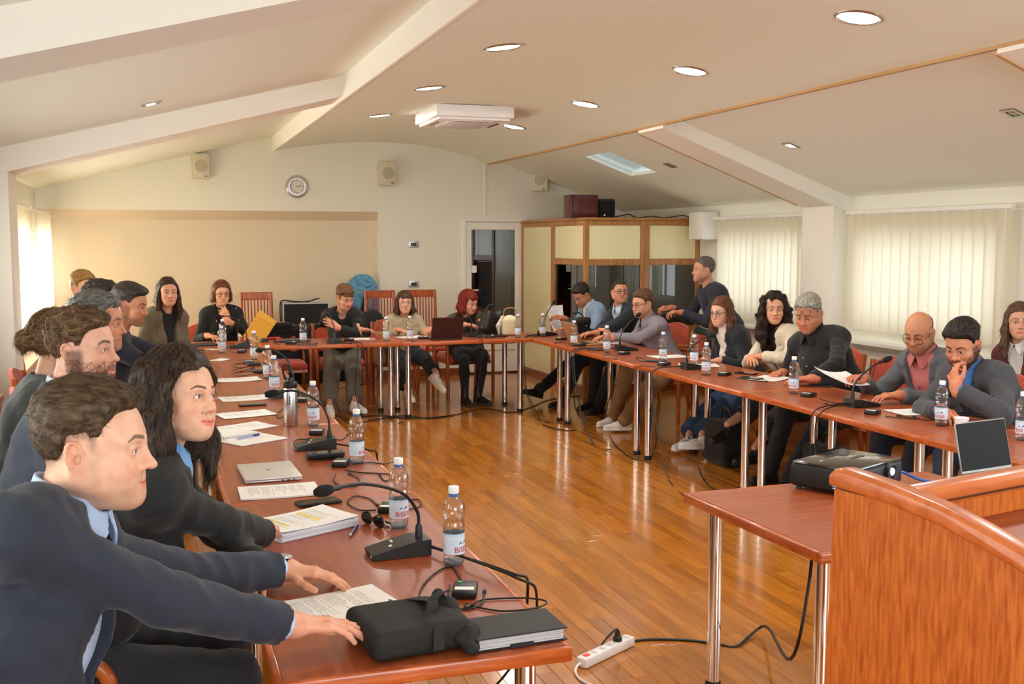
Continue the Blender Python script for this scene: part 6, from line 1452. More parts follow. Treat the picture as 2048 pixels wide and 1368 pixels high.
receiver('receiver with long leads on the far table by the lone bottle', (582, 688.5), 1.3, [[(560, 690), (548, 686), (575, 684), (610, 690), (632, 687)], [(590, 690), (620, 692), (634, 690), (615, 686)]], False)
receiver('receiver left of the sheet before the woman in the black sweater', (698, 682), 1.4, [[(690, 684), (680, 686), (700, 687)]], False)
receiver('receiver before the maroon laptop, by the water bottle', (846, 678), 1.4, [[(835, 680), (825, 683)]], False)
receiver('receiver before the handbag of the red haired woman', (980, 675), 1.4, [[(990, 677), (1010, 675), (1000, 672)]], False)
receiver('receiver by the black handbag on the right row', (1122, 680), -1.3, [[(1130, 684), (1112, 686)]], False)
receiver('receiver by the bottle before the gold laptop', (1160, 692), -1.3, [[(1170, 694), (1150, 698)]], False)
receiver('receiver under the tall microphone of the right row', (1248, 709), -1.2, [[(1235, 712), (1215, 708), (1205, 716), (1230, 718)]], False)
receiver('receiver before the loose sheet by the dotted shirt man', (1328, 731), -1.2, [[(1310, 734), (1280, 732), (1270, 742), (1300, 744)], [(1290, 718), (1272, 714), (1282, 722), (1300, 722)]], False)
receiver('receiver before the woman in the cream blazer', (1449, 751), -1.0, [[(1470, 755), (1500, 760), (1535, 764), (1520, 757), (1500, 758)]], False)
receiver('receiver before the heavy man in black, right of his bottle', (1617, 793), -1.1, [[(1640, 798), (1670, 806), (1700, 806), (1680, 812), (1655, 808)]], False)
receiver('receiver below the microphone of the bald man', (1745, 828), -1.0, [[(1770, 832), (1800, 836), (1840, 838), (1800, 832)]], False)
receiver('receiver behind the plastic cup', (1905, 836), -.9, [[(1890, 838), (1850, 840), (1830, 834)]], False)
receiver('dock like receiver box by the bottle near the far left corner', (509, 731), LR, (), False, False)
# ------------------------------------------------------------------ papers
def frame_xy(a, b):                        # 2D frame from the middle of the foot of a page to the middle of its head
    a, b = at(*a, TZ), at(*b, TZ); return (a + b) / 2, math.atan2(b.y - a.y, b.x - a.x) - HP
def sheet_mesh(name, wd, ln, th, m, curl=0., seg=8):
    g = G(); vs = []; uv = []
    for j in range(seg + 1):
        for i in range(5):
            u, v = i / 4, j / seg; vs.append((wd * (u - .5), ln * (v - .5), th + curl * (v - .5) ** 2 * 4 + .4 * curl * (2 * u - 1) ** 2 * v))
    n = len(vs); fs = [(j * 5 + i, j * 5 + i + 1, j * 5 + i + 6, j * 5 + i + 5) for j in range(seg) for i in range(4)]
    g.add(vs, fs, 0)
    lo = [(x, y, z - th + .0002) for x, y, z in vs]; g.add(lo, [f[::-1] for f in fs], 1)
    ring = [i for i in range(5)] + [j * 5 + 4 for j in range(1, seg + 1)] + [seg * 5 + i for i in (3, 2, 1, 0)] + [j * 5 for j in range(seg - 1, 0, -1)]
    k = len(ring); g.f += [(ring[(i + 1) % k], ring[i], n + ring[i], n + ring[(i + 1) % k]) for i in range(k)]; g.m += [1] * k
    me = g.mesh(name, [m, MT['paper']], 0)
    L = me.uv_layers.new(name='UVMap')
    for p in me.polygons:
        for li in p.loop_indices:
            c = me.vertices[me.loops[li].vertex_index].co; L.data[li].uv = (c.x / wd + .5, c.y / ln + .5)
    return me
MT['logo'] = mat('print_blue', rgb(44, 62, 120), .6)
def sheet(label, a, b, wd=.21, ln=.297, th=.0012, m='page', curl=.002, dz=.0, logo=True, name='sheet_of_paper', z=None, rot=None):
    if rot is None: c, rz = frame_xy(a, b)
    else: c, rz = Vector(a), rot
    t = empty(name, (c.x, c.y, TZ + dz + .0004 if z is None else z), rz); tag(t, label, 'paper', 'sheets of paper on the tables')
    link('page', sheet_mesh('page', wd, ln, th, MT[m], curl), t)
    if logo:
        q = G(); z0 = th + curl * .9 + .0008
        q.box((wd * .18, ln * .43, z0 - .0004), (wd * .26, ln * .455, z0), 0); q.obj('printed_emblem', MT['logo'], t, 0)
    return t
sheet('printed sheet between the hands of the man in the navy suit', (552, 1236), (790, 1189))
sheet('thin printed bundle behind the nearest microphone windscreen, before the silver laptop', (478, 990), (637, 979), th=.006)
sheet('printed sheet right beside the spiral notebook on the left row', (431, 863), (537, 848))
sheet('printed sheet between the black phone and the spiral notebook on the left row', (440, 834), (540, 825), dz=.0015)
sheet('printed sheet left of the steel flask, beyond the black phone', (440, 800), (538, 794))
sheet('white sheet with spectacles lying on it, on the left row', (437, 762), (515, 758), curl=.004)
sheet('small leaflet with dark edge on the left row near its far end', (432, 722), (447, 719), .10, .15, th=.004)
sheet('small white card on the left row below the bottle pair', (416, 699), (432, 700), .09, .12)
sheet('white sheet on a dark folder at the far left corner', (395, 690), (424, 689), .21, .29, th=.004)
sheet('white sheet before the woman with the auburn bob', (480, 676), (480, 668), dz=.0)
sheet('white sheet before the woman in the black sweater', (724, 683), (722, 674), .26, .21)
sheet('white sheet before the woman in the beige sweater', (845, 673), (800, 676), .21, .297)
sheet('printed sheet before the man in the dotted shirt', (1370, 712), (1300, 715), m='page')
sheet('printed sheet before the woman in the white turtleneck', (1425, 731), (1370, 731))
sheet('printed sheet before the woman in the cream blazer', (1560, 752), (1515, 763))
sheet('printed sheet before the man resting his chin', (1870, 822), (1795, 826))
sheet('sheet held up by the bald man before his chest', (4.03, 5.62, .86), None, z=.845, rot=1.2, curl=.02, logo=False).rotation_euler = (.15, -.30, 1.75)
sheet('curled white sheets held by the man in the light blue blazer', (4.12, 10.78, .90), None, z=.86, rot=1.4, curl=.03, logo=False).rotation_euler = (1.15, 0, .35)
t = sheet('white paper on the table under the receiver of the gold laptop user', (4.05, 9.32), None, rot=1.4)
# thick printed stack with highlights and a pen
c, rz = frame_xy((512, 1081), (698, 1040))
t = empty('document_stack', (c.x, c.y + .02, TZ), rz); tag(t, 'thick printed stack with two yellow highlighted lines in front of the woman in black', 'paper')
rs = random.Random(4)
for i in range(7):
    o = G().rbox((-.105 + rs.uniform(-.003, .003), -.149 + rs.uniform(-.003, .003), .0042 * i + .0004), (.105 + rs.uniform(-.003, .003), .149 + rs.uniform(-.003, .003), .0042 * i + .0039), .0008, 1).obj('bundle', MT['paper'] if i % 2 else mat('bluish_paper', rgb(222, 226, 246), .6) if 'bluish_paper' not in bpy.data.materials else bpy.data.materials['bluish_paper'], t, 0)
tp = link('top_page', sheet_mesh('page', .212, .30, .001, MT['pageh'], .005), t); tp.location = (0, 0, .0296)
G().box((.035, .125, .0335), (.052, .136, .0342)).obj('printed_emblem', MT['logo'], t, 0); G().box((-.108, .135, .0335), (-.09, .152, .0345)).obj('orange_tab', mat('orange_tab', rgb(210, 120, 70), .6), t, 0)
o = empty('pen', (c.x + .150, c.y - .085, TZ + .008), rz - 2.4); tag(o, 'dark blue ballpoint pen at the corner of the thick stack', 'pen')
G().tube([(0, -.06, 0), (0, .05, 0)], .0055, 10).obj('barrel', mat('pen_blue', rgb(40, 46, 110), .3), o); G().tube([(0, .05, 0), (0, .068, 0)], [.0052, .002], 10).obj('tip', MT['silver'], o); G().box((-.002, -.06, .006), (.002, -.02, .008)).obj('clip', MT['silver'], o, 0)
# spiral notebook with a pen
S0, S1 = at(430, 884), at(527, 868); md = (S0 + S1) / 2; a = math.atan2(S1.y - S0.y, S1.x - S0.x)
t = empty('spiral_notebook', (md.x, md.y, TZ), a); tag(t, 'open spiral notebook with white pages on the left row', 'notebook')
for s in (-1, 1): G().rbox((-.135, min(s * .006, s * .200), .0005), (.135, max(s * .006, s * .200), .007 if s < 0 else .009), .002, 1).obj('page_block', MT['paper'], t, 0)
for i in range(26): G().tube([(-.128 + i * .0102, .009 * math.cos(b), .006 + .0085 * math.sin(b)) for b in [2 * math.pi * k / 10 for k in range(11)]], .0009, 4).obj('wire_loop', MT['silver'], t)
o = empty('pen', (md.x + .035, md.y - .05, TZ + .0135), a - 1.45); tag(o, 'blue pen lying on the open spiral notebook', 'pen')
G().tube([(0, -.065, 0), (0, .035, 0)], .0048, 10).obj('barrel', mat('pen_clear', rgb(150, 160, 215), .2), o); G().tube([(0, .03, 0), (0, .072, 0)], .0056, 10).obj('cap', mat('pen_cap', rgb(30, 30, 120), .3), o); G().tube([(0, -.065, 0), (0, -.076, 0)], [.0045, .0012], 8).obj('tip', MT['silver'], o)
# ------------------------------------------------------------------ laptops, phones
MT['alu'] = mat('laptop_silver', rgb(222, 220, 216), .32, .35)
t = empty('laptop', (.435, 4.44, TZ), .03); tag(t, 'closed silver laptop on the left row', 'laptop')
G().rbox((-.112, -.158, .002), (.112, .158, .010), .003, 2).obj('base', MT['alu'], t, 40); G().rbox((-.112, -.158, .0108), (.112, .158, .0185), .003, 2).obj('lid', MT['alu'], t, 40)
for k, (x, ww) in enumerate(((.03, .010), (.05, .014), (.075, .008))): G().box((x, -.1585, .004), (x + ww, -.1578, .008)).obj('port', MT['black'], t, 0)
me = letters('hp', .030); me.materials.append(mat('emblem_grey', rgb(120, 120, 120), .3)); o = link('lid_emblem', me, t); o.location = (0, 0, .0187); o.rotation_euler = (0, 0, -HP)
def open_laptop(label, p, rz, col, lid_a, wd=.32, dp=.22, emblem=None, screen=True):
    t = empty('laptop', p, rz); tag(t, label, 'laptop'); m = mat('laptop_shell_%d' % col[0], rgb(*col), .35, .3)
    G().rbox((-wd / 2, -dp, .001), (wd / 2, 0, .013), .003, 1).obj('base', m, t, 40); G().rbox((-wd / 2 + .02, -dp + .1, .013), (wd / 2 - .02, -.02, .0145), .001, 1).obj('keyboard', MT['black'], t, 0)
    M = Matrix.Translation((0, 0, .013)) @ Matrix.Rotation(lid_a, 4, 'X')
    l = G().rbox((-wd / 2, -.003, 0), (wd / 2, .004, dp * .97), .003, 1, M=M).obj('lid', m, t, 40)
    G().box((-wd / 2 + .006, -.0045, .012), (wd / 2 - .006, -.0032, dp * .95), M=M).obj('screen', mat('dark_screen', rgb(24, 22, 21), .55, spec=.15) if 'dark_screen' not in bpy.data.materials else bpy.data.materials['dark_screen'], l, 0)
    if emblem:
        me = letters(emblem, .034); me.materials.append(mat('emblem_%s_%d' % (emblem, col[0]), rgb(*[int(c * .62) for c in col]), .3)); o = link('lid_emblem', me, l); o.matrix_local = M @ Matrix.Translation((0, .0048, dp * .5)) @ Matrix.Rotation(math.pi, 4, 'Z') @ Matrix.Rotation(HP, 4, 'X')
    return t
open_laptop('open gold laptop before the man in the dotted shirt', (3.74, 9.28, TZ + .0005), math.radians(92), (190, 150, 108), -.42, .31, .22, 'hp')
open_laptop('open maroon laptop on the far table', (2.72, 10.12, TZ + .0005), math.pi + .0, (64, 38, 36), -.30, .315, .225)
open_laptop('open laptop with black screen behind the podium and projector', (3.23, 3.50, TZ + .0005), math.radians(10), (150, 146, 138), -.22, .31, .215)
o = G().rbox((-.16, -.11, .001), (.16, .11, .020), .004, 1).obj('laptop', mat('dark_laptop', rgb(60, 60, 64), .35, .3)); o.location = (1.27, 10.42, TZ); tag(o, 'closed dark laptop on the far table before the empty chair', 'laptop')
o = G().rbox((-.17, -.12, .001), (.17, .12, .016), .004, 1).obj('laptop', mat('dark_laptop_2', rgb(44, 34, 34), .35, .3)); o.location = (3.22, 10.36, TZ); tag(o, 'flat dark laptop on the far table before the red haired woman', 'laptop')
o = G().rbox((-.15, -.10, .001), (.15, .10, .014), .004, 1).obj('folder', mat('dark_folder', rgb(40, 44, 60), .5)); o.location = (.42, 10.26, TZ); o.rotation_euler = (0, 0, .3); tag(o, 'dark blue folder at the far left corner before the blouse woman', 'folder')
def phone(label, uv, rz, L=.155, dz=0., xy=None):
    p = at(*uv, TZ + dz) if xy is None else Vector((xy[0], xy[1], TZ + dz)); t = empty('phone', p, rz); tag(t, label, 'phone', 'phones on the tables')
    G().rbox((-.038, -L / 2, .001), (.038, L / 2, .0105), .004, 2).obj('case', MT['black'], t, 40); G().rbox((-.035, -L / 2 + .004, .0102), (.035, L / 2 - .004, .0112), .001, 1).obj('screen', mat('phone_glass', rgb(34, 33, 32), .06) if 'phone_glass' not in bpy.data.materials else bpy.data.materials['phone_glass'], t, 0)
    return t
phone('black phone lying between the thin bundle and the thick stack', (637, 1007), -HP + .2, .16); phone('black phone behind the printed sheet left of the flask', (505, 811), -HP + .05)
phone('black phone on a wallet in front of the second microphone base', (652, 909), -HP + .05, .155, .022)
o = G().rbox((-.042, -.082, .001), (.042, .082, .0215), .006, 2).obj('wallet', mat('dark_green_wallet', rgb(34, 38, 34), .5)); p = at(650, 914); o.location = (p.x, p.y, TZ); o.rotation_euler = (0, 0, -HP); tag(o, 'dark wallet under a phone on the left row', 'wallet')
phone('dark phone before the woman in the white turtleneck', (1492, 748), .5); phone('grey phone on a notepad before the cream blazer', (1503, 758), .4); phone('black phone by the watch of the heavy man in black', (1640, 773), .7); phone('black phone near the man resting his chin', (1930, 830), .9)
phone('dark phone before the dotted shirt man', (1310, 724), .5); phone('black phone at the far right corner under the held sheet', (1068, 672), .2); phone('black phone by the black handbag', (1190, 700), .2)
# ------------------------------------------------------------------ flask, cup, glasses
p = at(582, 852); t = empty('steel_flask', (p.x, p.y, TZ)); tag(t, 'brushed steel drinking flask with black lid on the left row', 'flask')
G().lathe([(0, .001), (.034, .001), (.036, .005), (.036, .195), (.033, .203), (0, .203)], 32).obj('body', MT['steel'], t, 40)
G().lathe([(.035, .200), (.0365, .203), (.0365, .226), (.033, .230), (.020, .232), (.020, .248), (.017, .252), (0, .252)], 28).obj('lid', MT['black'], t, 40)
G().tube(smooth_path([(.012, .0, .245), (-.01, .0, .275), (-.045, .0, .315), (-.055, .012, .325), (-.055, .03, .318), (-.02, .03, .27), (.01, .022, .24)], 6), .0055, 8).obj('carry_loop', MT['black'], t)
q = G(); 
for i in range(5): q.box((-.0365, -.004 + .0, .118 + i * .009), (-.0358, .004, .124 + i * .009))
q.obj('printed_mark', MT['black'], t, 0); t.rotation_euler = (0, 0, 1.35)
p = at(1922, 868); t = empty('plastic_cup', (p.x, p.y, TZ)); tag(t, 'white plastic cup beside the bottle on the right row', 'cup')
G().lathe([(0, .002), (.024, .002), (.025, .004), (.034, .078), (.0365, .080), (.0355, .083), (.033, .080), (.024, .006), (0, .005)], 28).obj('wall', MT['white'], t, 40)
def lying_glasses(name, label, p, rz, m, lensm, folded=True):
    t = empty(name, p, rz); tag(t, label, 'glasses'); q = G()
    for s in (-1, 1):
        c = Vector((s * .034, 0, .022)); n = 18; ring = [c + Vector((.028 * math.cos(2 * math.pi * i / n), -.006 * abs(math.cos(2 * math.pi * i / n)), .020 * math.sin(2 * math.pi * i / n))) for i in range(n)]
        q.tube(ring + [ring[0]], .0026, 6, caps=False); G().add(ring, [tuple(range(n))]).obj('lens', lensm, t, 0)
        G().tube([(s * .063, 0, .030), (s * .062, .02, .018), (-s * .03, .03 + .006 * s, .004), (-s * .055, .028 + .006 * s, .003)] if folded else [(s * .063, 0, .03), (s * .066, .09, .012), (s * .064, .135, .004)], .0026, 6).obj('temple', m, t)
    q.tube([(-.008, -.002, .026), (0, -.001, .030), (.008, -.002, .026)], .0026, 6); q.obj('rim', m, t); return t
tort = mat('tortoise_shell', rgb(52, 34, 22), .15, var=.6, vscale=120); dark = mat('sunglass_lens', rgb(24, 18, 14), .05)
lying_glasses('sunglasses', 'dark tortoise sunglasses on the table before the nearest microphone', at(748, 1052, TZ), -1.15, tort, dark)
lying_glasses('spectacles', 'thin brown spectacles lying on the left row near its far end', at(505, 742, TZ), 1.7, tort, MT['lens'], False)
lying_glasses('spectacles', 'red framed glasses on the far table by the water bottle', at(752, 679, TZ), .2, MT['redp'], MT['lens'])
# ------------------------------------------------------------------ pouch and planner at the table end
def soft(t, name, S, m, it=2): v, f = S.build(); v = relax(v, f, it); return link(name, to_mesh(name, [(v, f)], m), t)
t = empty('pouch', (.555, 2.43, TZ), -.12); tag(t, 'black folded pouch with straps at the near end of the left table', 'bag')
fab = mat('pouch_fabric', rgb(21, 20, 19), .75, bump=.2, bscale=900)
S = Solid(.0045); S.box((-.01, .01, .036), (.112, .118, .034), rotm(.25), rad=.022, k=0); S.box((.075, .02, .040), (.058, .100, .032), rotm(.15), rad=.02, k=.02)
W5 = waves(8, 40, 90, 8); S.fun(lambda x, y, z, d: d + .004 * np.abs(wsum(W5, x, y, z * 0)) * sm01(x, -.05, .08), (-.3, -.3, -.1), (.3, .3, .2)); soft(t, 'body', S, fab)
S = Solid(.0045); S.ell((.125, -.055, .035), (.040, .048, .032), k=0); S.ell((.135, -.105, .018), (.020, .026, .016), k=.02); S.ell((.10, .055, .072), (.026, .044, .018), rotm(.4), k=.02); S.ell((.085, .10, .075), (.018, .022, .022), k=.015)
W6 = waves(10, 60, 160, 3); S.fun(lambda x, y, z, d: d + .006 * np.abs(wsum(W6, x, y, z)), (-.3, -.3, -.1), (.3, .3, .2)); soft(t, 'bunched_flap', S, fab)
for pts in ([(.02, .10, .072), (.045, .06, .082), (.06, .02, .090), (.055, -.01, .082), (.04, -.02, .070)], [(.105, .10, .085), (.09, .06, .098), (.065, .03, .094), (.05, .0, .078)], [(.06, .0, .072), (.062, -.05, .071), (.06, -.095, .060), (.058, -.112, .02)]):
    P = smooth_path(pts, 6); q = G(); vs = []
    for k_, pp in enumerate(P): vs += [pp + Vector((-.013, -.003, 0)), pp + Vector((.013, .003, 0)), pp + Vector((.013, .003, .0025)), pp + Vector((-.013, -.003, .0025))]
    q.add(vs, [(4 * i + j, 4 * i + (j + 1) % 4, 4 * i + 4 + (j + 1) % 4, 4 * i + 4 + j) for i in range(len(P) - 1) for j in range(4)]); q.obj('strap', fab, t)
t = empty('planner', (.80, 2.385, TZ), .06); tag(t, 'black covered planner with thick pages at the table corner', 'notebook')
cov = mat('planner_cover', rgb(32, 30, 30), .6, bump=.1, bscale=600)
G().rbox((-.115, -.066, .001), (.118, .066, .004), .0015, 1).obj('back_cover', cov, t, 0); G().rbox((-.118, -.070, .0335), (.115, .064, .0370), .0015, 1, M=Matrix.Rotation(.03, 4, 'X')).obj('front_cover', cov, t, 0)
G().rbox((-.119, .055, .001), (.115, .066, .036), .006, 2).obj('spine', cov, t, 0)
pg = mat('page_edges', rgb(206, 204, 206), .7)
for i in range(6): G().rbox((-.110, -.062 + .001 * (i % 2), .0045 + i * .0047), (.108, .054, .0088 + i * .0047), .001, 1).obj('leaves', pg, t, 0)
G().rbox((-.03, -.069, .0), (.03, -.06, .010), .002, 1).obj('pen_loop', cov, t, 0)
rd = mat('cover_print_red', rgb(120, 30, 32), .5); q = G(); q.lathe([(0, .0375), (.009, .0375)], 16, c=(-.088, .042, 0)); q.box((-.076, .020, .0372), (-.073, .050, .0376)); q.box((-.070, .024, .0372), (-.068, .046, .0376)); q.obj('cover_print', rd, t, 0)
# ------------------------------------------------------------------ projector, its table, podium
bpy.data.objects['conference_table.012'].rotation_euler = (0, 0, .03) if 'conference_table.012' in bpy.data.objects else (0, 0, 0)
t = empty('projector', (2.55, 3.50, TZ + .012), .42); tag(t, 'black projector with lit lens on the small wooden table', 'projector')
gl = mat('glossy_black', rgb(22, 20, 20), .12, coat=.5); mt_ = mat('matt_black', rgb(17, 17, 17), .5)
G().rbox((-.185, -.135, 0), (.185, .135, .088), .012, 3).obj('housing', mt_, t, 40); G().rbox((-.180, -.130, .084), (.180, .130, .098), .007, 2).obj('top_cover', gl, t, 40)
RM = Matrix.Translation((.085, -.134, .052)) @ RX
G().lathe([(.038, -.01), (.038, .014), (.031, .016), (.029, .004)], 28, M=RM).obj('lens_ring', mt_, t, 40)
G().lathe([(0, .010), (.016, .008), (.028, .003)], 24, M=RM).obj('lens', mat('projector_lens', rgb(60, 66, 80), .05, coat=.5), t)
G().lathe([(0, .014), (.013, .0125), (.014, .010)], 20, M=RM @ Matrix.Translation((.004, .004, 0))).obj('lamp_glow', mat('projector_light', (1, 1, 1, 1), .4, emit=(.9, .95, 1, 1), estr=5), t)
for i in range(9):
    for jx in (0, 1): G().box((-.1862, -.095 + jx * .026, .016 + i * .0075), (-.1848, -.078 + jx * .026, .0195 + i * .0075)).obj('vent_slot', mat('vent_glow', rgb(90, 100, 130), .4, emit=(.6, .7, 1, 1), estr=.6) if 'vent_glow' not in bpy.data.materials else bpy.data.materials['vent_glow'], t, 0)
for i in range(11): G().box((-.1875, .128, .012 + i * .0062), (-.1845, .134, .0155 + i * .0062)).obj('rib', MT['black'], t, 0)
G().rbox((.02, -.02, .0978), (.10, .0, .0990), .001, 1).obj('focus_slot', MT['black'], t, 0)
q = G()
for k_ in range(3): q.lathe([(.006, .0985), (.012, .0990), (.012, .0978)], 14, c=(-.03 + k_ * .035, .07, 0))
q.obj('keypad', mt_, t)
for x_, y_ in ((-.16, -.11), (.16, -.11), (-.16, .11), (.16, .11)): G().lathe([(.012, -.012), (.009, 0)], 10, c=(x_, y_, 0)).obj('foot', MT['rubber'], t)
q = G().tube(smooth_path([(2.76, 3.47, .79), (2.82, 3.50, .775), (2.88, 3.46, .748), (2.95, 3.40, .746)]), .006, 8); tag(q.obj('video_cable', MT['bluep']), 'blue cable plugged into the projector', 'cable')
t = empty('podium', (1.19, 1.68, 0), math.atan2(.22, .97)); tag(t, 'orange wooden speaker podium in the right foreground', 'podium')
prof = [(0.012, 1.262), (.03, 1.274), (.13, 1.266), (.235, 1.251), (.31, 1.233), (.39, 1.211), (.50, 1.172), (.60, 1.13)]
PR = Matrix(((0, 0, 1, 0), (-1, 0, 0, 0), (0, 1, 0, 0), (0, 0, 0, 1)))     # (depth, z) polygon swept along x; depth toward the speaker = -y
for x0 in (0, .62):
    body = [(-.03, .02), (-.018, .45), (.004, 1.232)] + [(s, z - .034) for s, z in prof[2:]] + [(.60, .02)]
    G().prism(body, x0 + .006, x0 + .034, M=PR).obj('side_panel', MT['podium'], t, 0)
    topp = [(-.008, 1.236), (-.006, 1.258), (.008, 1.271), (.03, 1.274)] + prof[2:]
    lowp = [(.604, 1.092)] + [(s_, z_ - .036) for s_, z_ in prof[:1:-1][1:]] + [(.02, 1.236)]
    bm = bmesh.new(); poly = topp + lowp
    A_ = [bm.verts.new(PR @ Vector((a_, b_, x0 - .004))) for a_, b_ in poly]; B_ = [bm.verts.new(PR @ Vector((a_, b_, x0 + .042))) for a_, b_ in poly]; n_ = len(poly)
    bm.faces.new(A_); bm.faces.new(B_[::-1])
    for k_ in range(n_): bm.faces.new((A_[(k_ + 1) % n_], A_[k_], B_[k_], B_[(k_ + 1) % n_]))
    bmesh.ops.recalc_face_normals(bm, faces=list(bm.faces)); ed = [e for e in bm.edges if len(e.link_faces) == 2 and e.calc_face_angle(0) > 1.0]
    bmesh.ops.bevel(bm, geom=ed, offset=.010, segments=3, affect='EDGES', profile=.5)
    me = bpy.data.meshes.new('rounded_rim'); bm.to_mesh(me); bm.free(); me.materials.append(MT['podrim']); me.polygons.foreach_set('use_smooth', [True] * len(me.polygons)); me.set_sharp_from_angle(angle=math.radians(50)); link('rounded_rim', me, t)
G().rbox((.036, -.165, .1), (.618, -.135, 1.225), .004, 1).obj('front_board', MT['podium'], t, 0); G().rbox((.03, -.172, 1.230), (.625, -.128, 1.261), .010, 2).obj('front_rim', MT['podrim'], t, 40)
MX = Matrix.Translation((0, -.166, 1.185)) @ Matrix.Rotation(.16, 4, 'X')
G().rbox((.036, -.43, -.02), (.618, 0, .0), .003, 1, M=MX).obj('reading_desk', MT['topx'], t, 0); G().rbox((.036, -.44, -.02), (.618, -.415, .022), .008, 2, M=MX).obj('desk_lip', MT['podrim'], t, 40)
G().rbox((.0, -.6, 0), (.654, .03, .04), .008, 1).obj('plinth', MT['podium'], t, 0)
# ------------------------------------------------------------------ power strip and floor cables
a, b = at(1160, 1337, 0), at(1262, 1288, 0); c = (a + b) / 2
t = empty('power_strip', (c.x, c.y, 0), math.atan2(b.y - a.y, b.x - a.x)); tag(t, 'white power strip with red switch on the parquet floor', 'power strip')
L = .17; G().rbox((-L, -.027, 0), (L, .027, .042), .010, 2).obj('body', MT['white'], t, 40); G().rbox((-L + .022, -.011, .0405), (-L + .052, .011, .0455), .002, 1).obj('switch', mat('strip_switch', rgb(200, 20, 20), .3, emit=(1, .05, .03, 1), estr=.3), t, 0)
for i in range(5):
    x = -L + .082 + i * .055; G().lathe([(.0205, .0418), (.0205, .0424), (.0, .0422)], 18, c=(x, 0, 0)).obj('socket', mat('socket_white', rgb(224, 222, 218), .4) if 'socket_white' not in bpy.data.materials else bpy.data.materials['socket_white'], t, 0)
    G().box((x - .0015, -.010, .0422), (x + .0015, .010, .0432)).obj('socket_pin', MT['nickel'], t, 0)
x = -L + .082 + 3 * .055; q = G().lathe([(.019, .043), (.019, .058), (.012, .064), (.010, .085), (.0, .087)], 16, c=(x, 0, 0)); q.tube(smooth_path([(x, 0, .08), (x - .01, 0, .094), (x - .05, .02, .06), (x - .08, .035, .02)], 5), .0045, 6); q.obj('plug', MT['black'], t)
q = G().tube(smooth_path([(-L, 0, .02), (-L - .03, -.005, .02), (-L - .07, -.03, .008), (-L - .11, -.11, .006), (-L - .12, -.30, .006)], 7), .005, 8); q.obj('white_lead', MT['white'], t)
def cable(label, pts, r=.0045): 
    o = G().tube(smooth_path(pts, 7), r, 6).obj('cable', MT['cable']); return tag(o, label, 'cable')
F = lambda u, v, z=.005: Vector((*at(u, v, 0).xy, z))
cable('black cable from the power strip along the floor to the projector table', [F(1243, 1288), F(1300, 1281), F(1380, 1283), F(1440, 1291), F(1475, 1294), F(1530, 1275, .05), Vector((2.02, 3.05, .28)), Vector((2.05, 3.0, .55)), Vector((2.2, 3.2, .70))], .006)
cable('black cable looping on the floor before the left table row', [Vector((.98, 5.4, .7)), Vector((1.0, 5.6, .3)), Vector((1.05, 6.1, .01)), F(650, 838), F(720, 845), F(800, 832), F(860, 838), F(905, 832)])
cable('black cable lying along the floor below the far table', [F(700, 838), F(760, 832), F(820, 838), F(900, 832), F(970, 818), F(1020, 826), F(1060, 816), F(1100, 800), F(1160, 792)])
cable('black cable hanging from the far table in a low loop', [Vector((2.0, 9.95, .70)), Vector((1.98, 9.93, .4)), F(672, 800, .1), F(690, 843), F(720, 848)])
cable('black cable hanging from the right row and looping across the floor', [F(1085, 850), F(1110, 858), F(1145, 862), F(1170, 852), Vector((3.52, 8.75, .25)), Vector((3.52, 8.8, .68))])
cable('black cable curving over the floor to the projector table', [F(1380, 860, .25), F(1392, 910), F(1400, 945), F(1420, 975), F(1450, 985), F(1470, 978)])
cable('black cable looping on the floor by the right row legs', [Vector((3.53, 7.9, .6)), F(1210, 850, .05), F(1230, 890), F(1265, 917), F(1300, 918), F(1315, 890, .1), Vector((3.52, 7.2, .45))])
# ------------------------------------------------------------------ bags, coats and things behind the tables
t = empty('handbag', (4.02, 9.92, TZ), .5); tag(t, 'black leather handbag on the right row by the light blue blazer', 'bag')
S = Solid(.008); S.box((0, 0, .10), (.12, .075, .10), rad=.035, k=0); soft(t, 'body', S, MT['leather']); S = Solid(.008); S.box((0, -.03, .16), (.122, .055, .045), rad=.03, k=0); soft(t, 'flap', S, MT['leather'])
G().lathe([(0, .012), (.007, .01), (.008, 0)], 10, M=Matrix.Translation((.03, -.078, .12)) @ RX).obj('clasp', MT['silver'], t); G().tube(smooth_path([(-.10, 0, .18), (-.06, .02, .24), (.06, .02, .24), (.10, 0, .18)]), .007, 8).obj('strap', MT['leather'], t)
ivory = mat('ivory_leather', rgb(226, 206, 170), .5)
t = empty('handbag', (3.46, 10.40, TZ), -.2); tag(t, 'ivory handbag with scarf on the far table corner', 'bag')
S = Solid(.008); S.box((0, 0, .09), (.085, .06, .09), rad=.03, k=0); S.ell((0, 0, .17), (.06, .035, .04), k=.03); soft(t, 'body', S, ivory)
G().tube(smooth_path([(-.06, 0, .17), (-.05, 0, .26), (.03, 0, .28), (.07, 0, .24), (.075, 0, .17)]), .006, 8).obj('handle', mat('tan_strap', rgb(170, 130, 90), .5), t)
S = Solid(.007); S.cap((-.075, -.03, .19), (-.12, -.035, .10), .018, .024, k=0); S.cap((-.12, -.035, .10), (-.11, -.03, .015), .024, .012, k=.01); soft(t, 'scarf', S, cloth((236, 228, 214), 'dots', (150, 140, 130)))
t = empty('tote_bag', (3.30, 10.62, .82), .1); tag(t, 'black bag held open on the lap of the red haired woman', 'bag'); S = Solid(.010); S.box((.05, .02, .03), (.13, .07, .12), rotm(.2, 0, .3), rad=.05, k=0); S.ell((.14, .0, .10), (.06, .06, .07), k=.04); soft(t, 'body', S, MT['leather'])
G().tube(smooth_path([(-.02, 0, .12), (.0, .02, .2), (.1, .02, .22), (.14, 0, .14)]), .009, 8).obj('handle', MT['leather'], t)
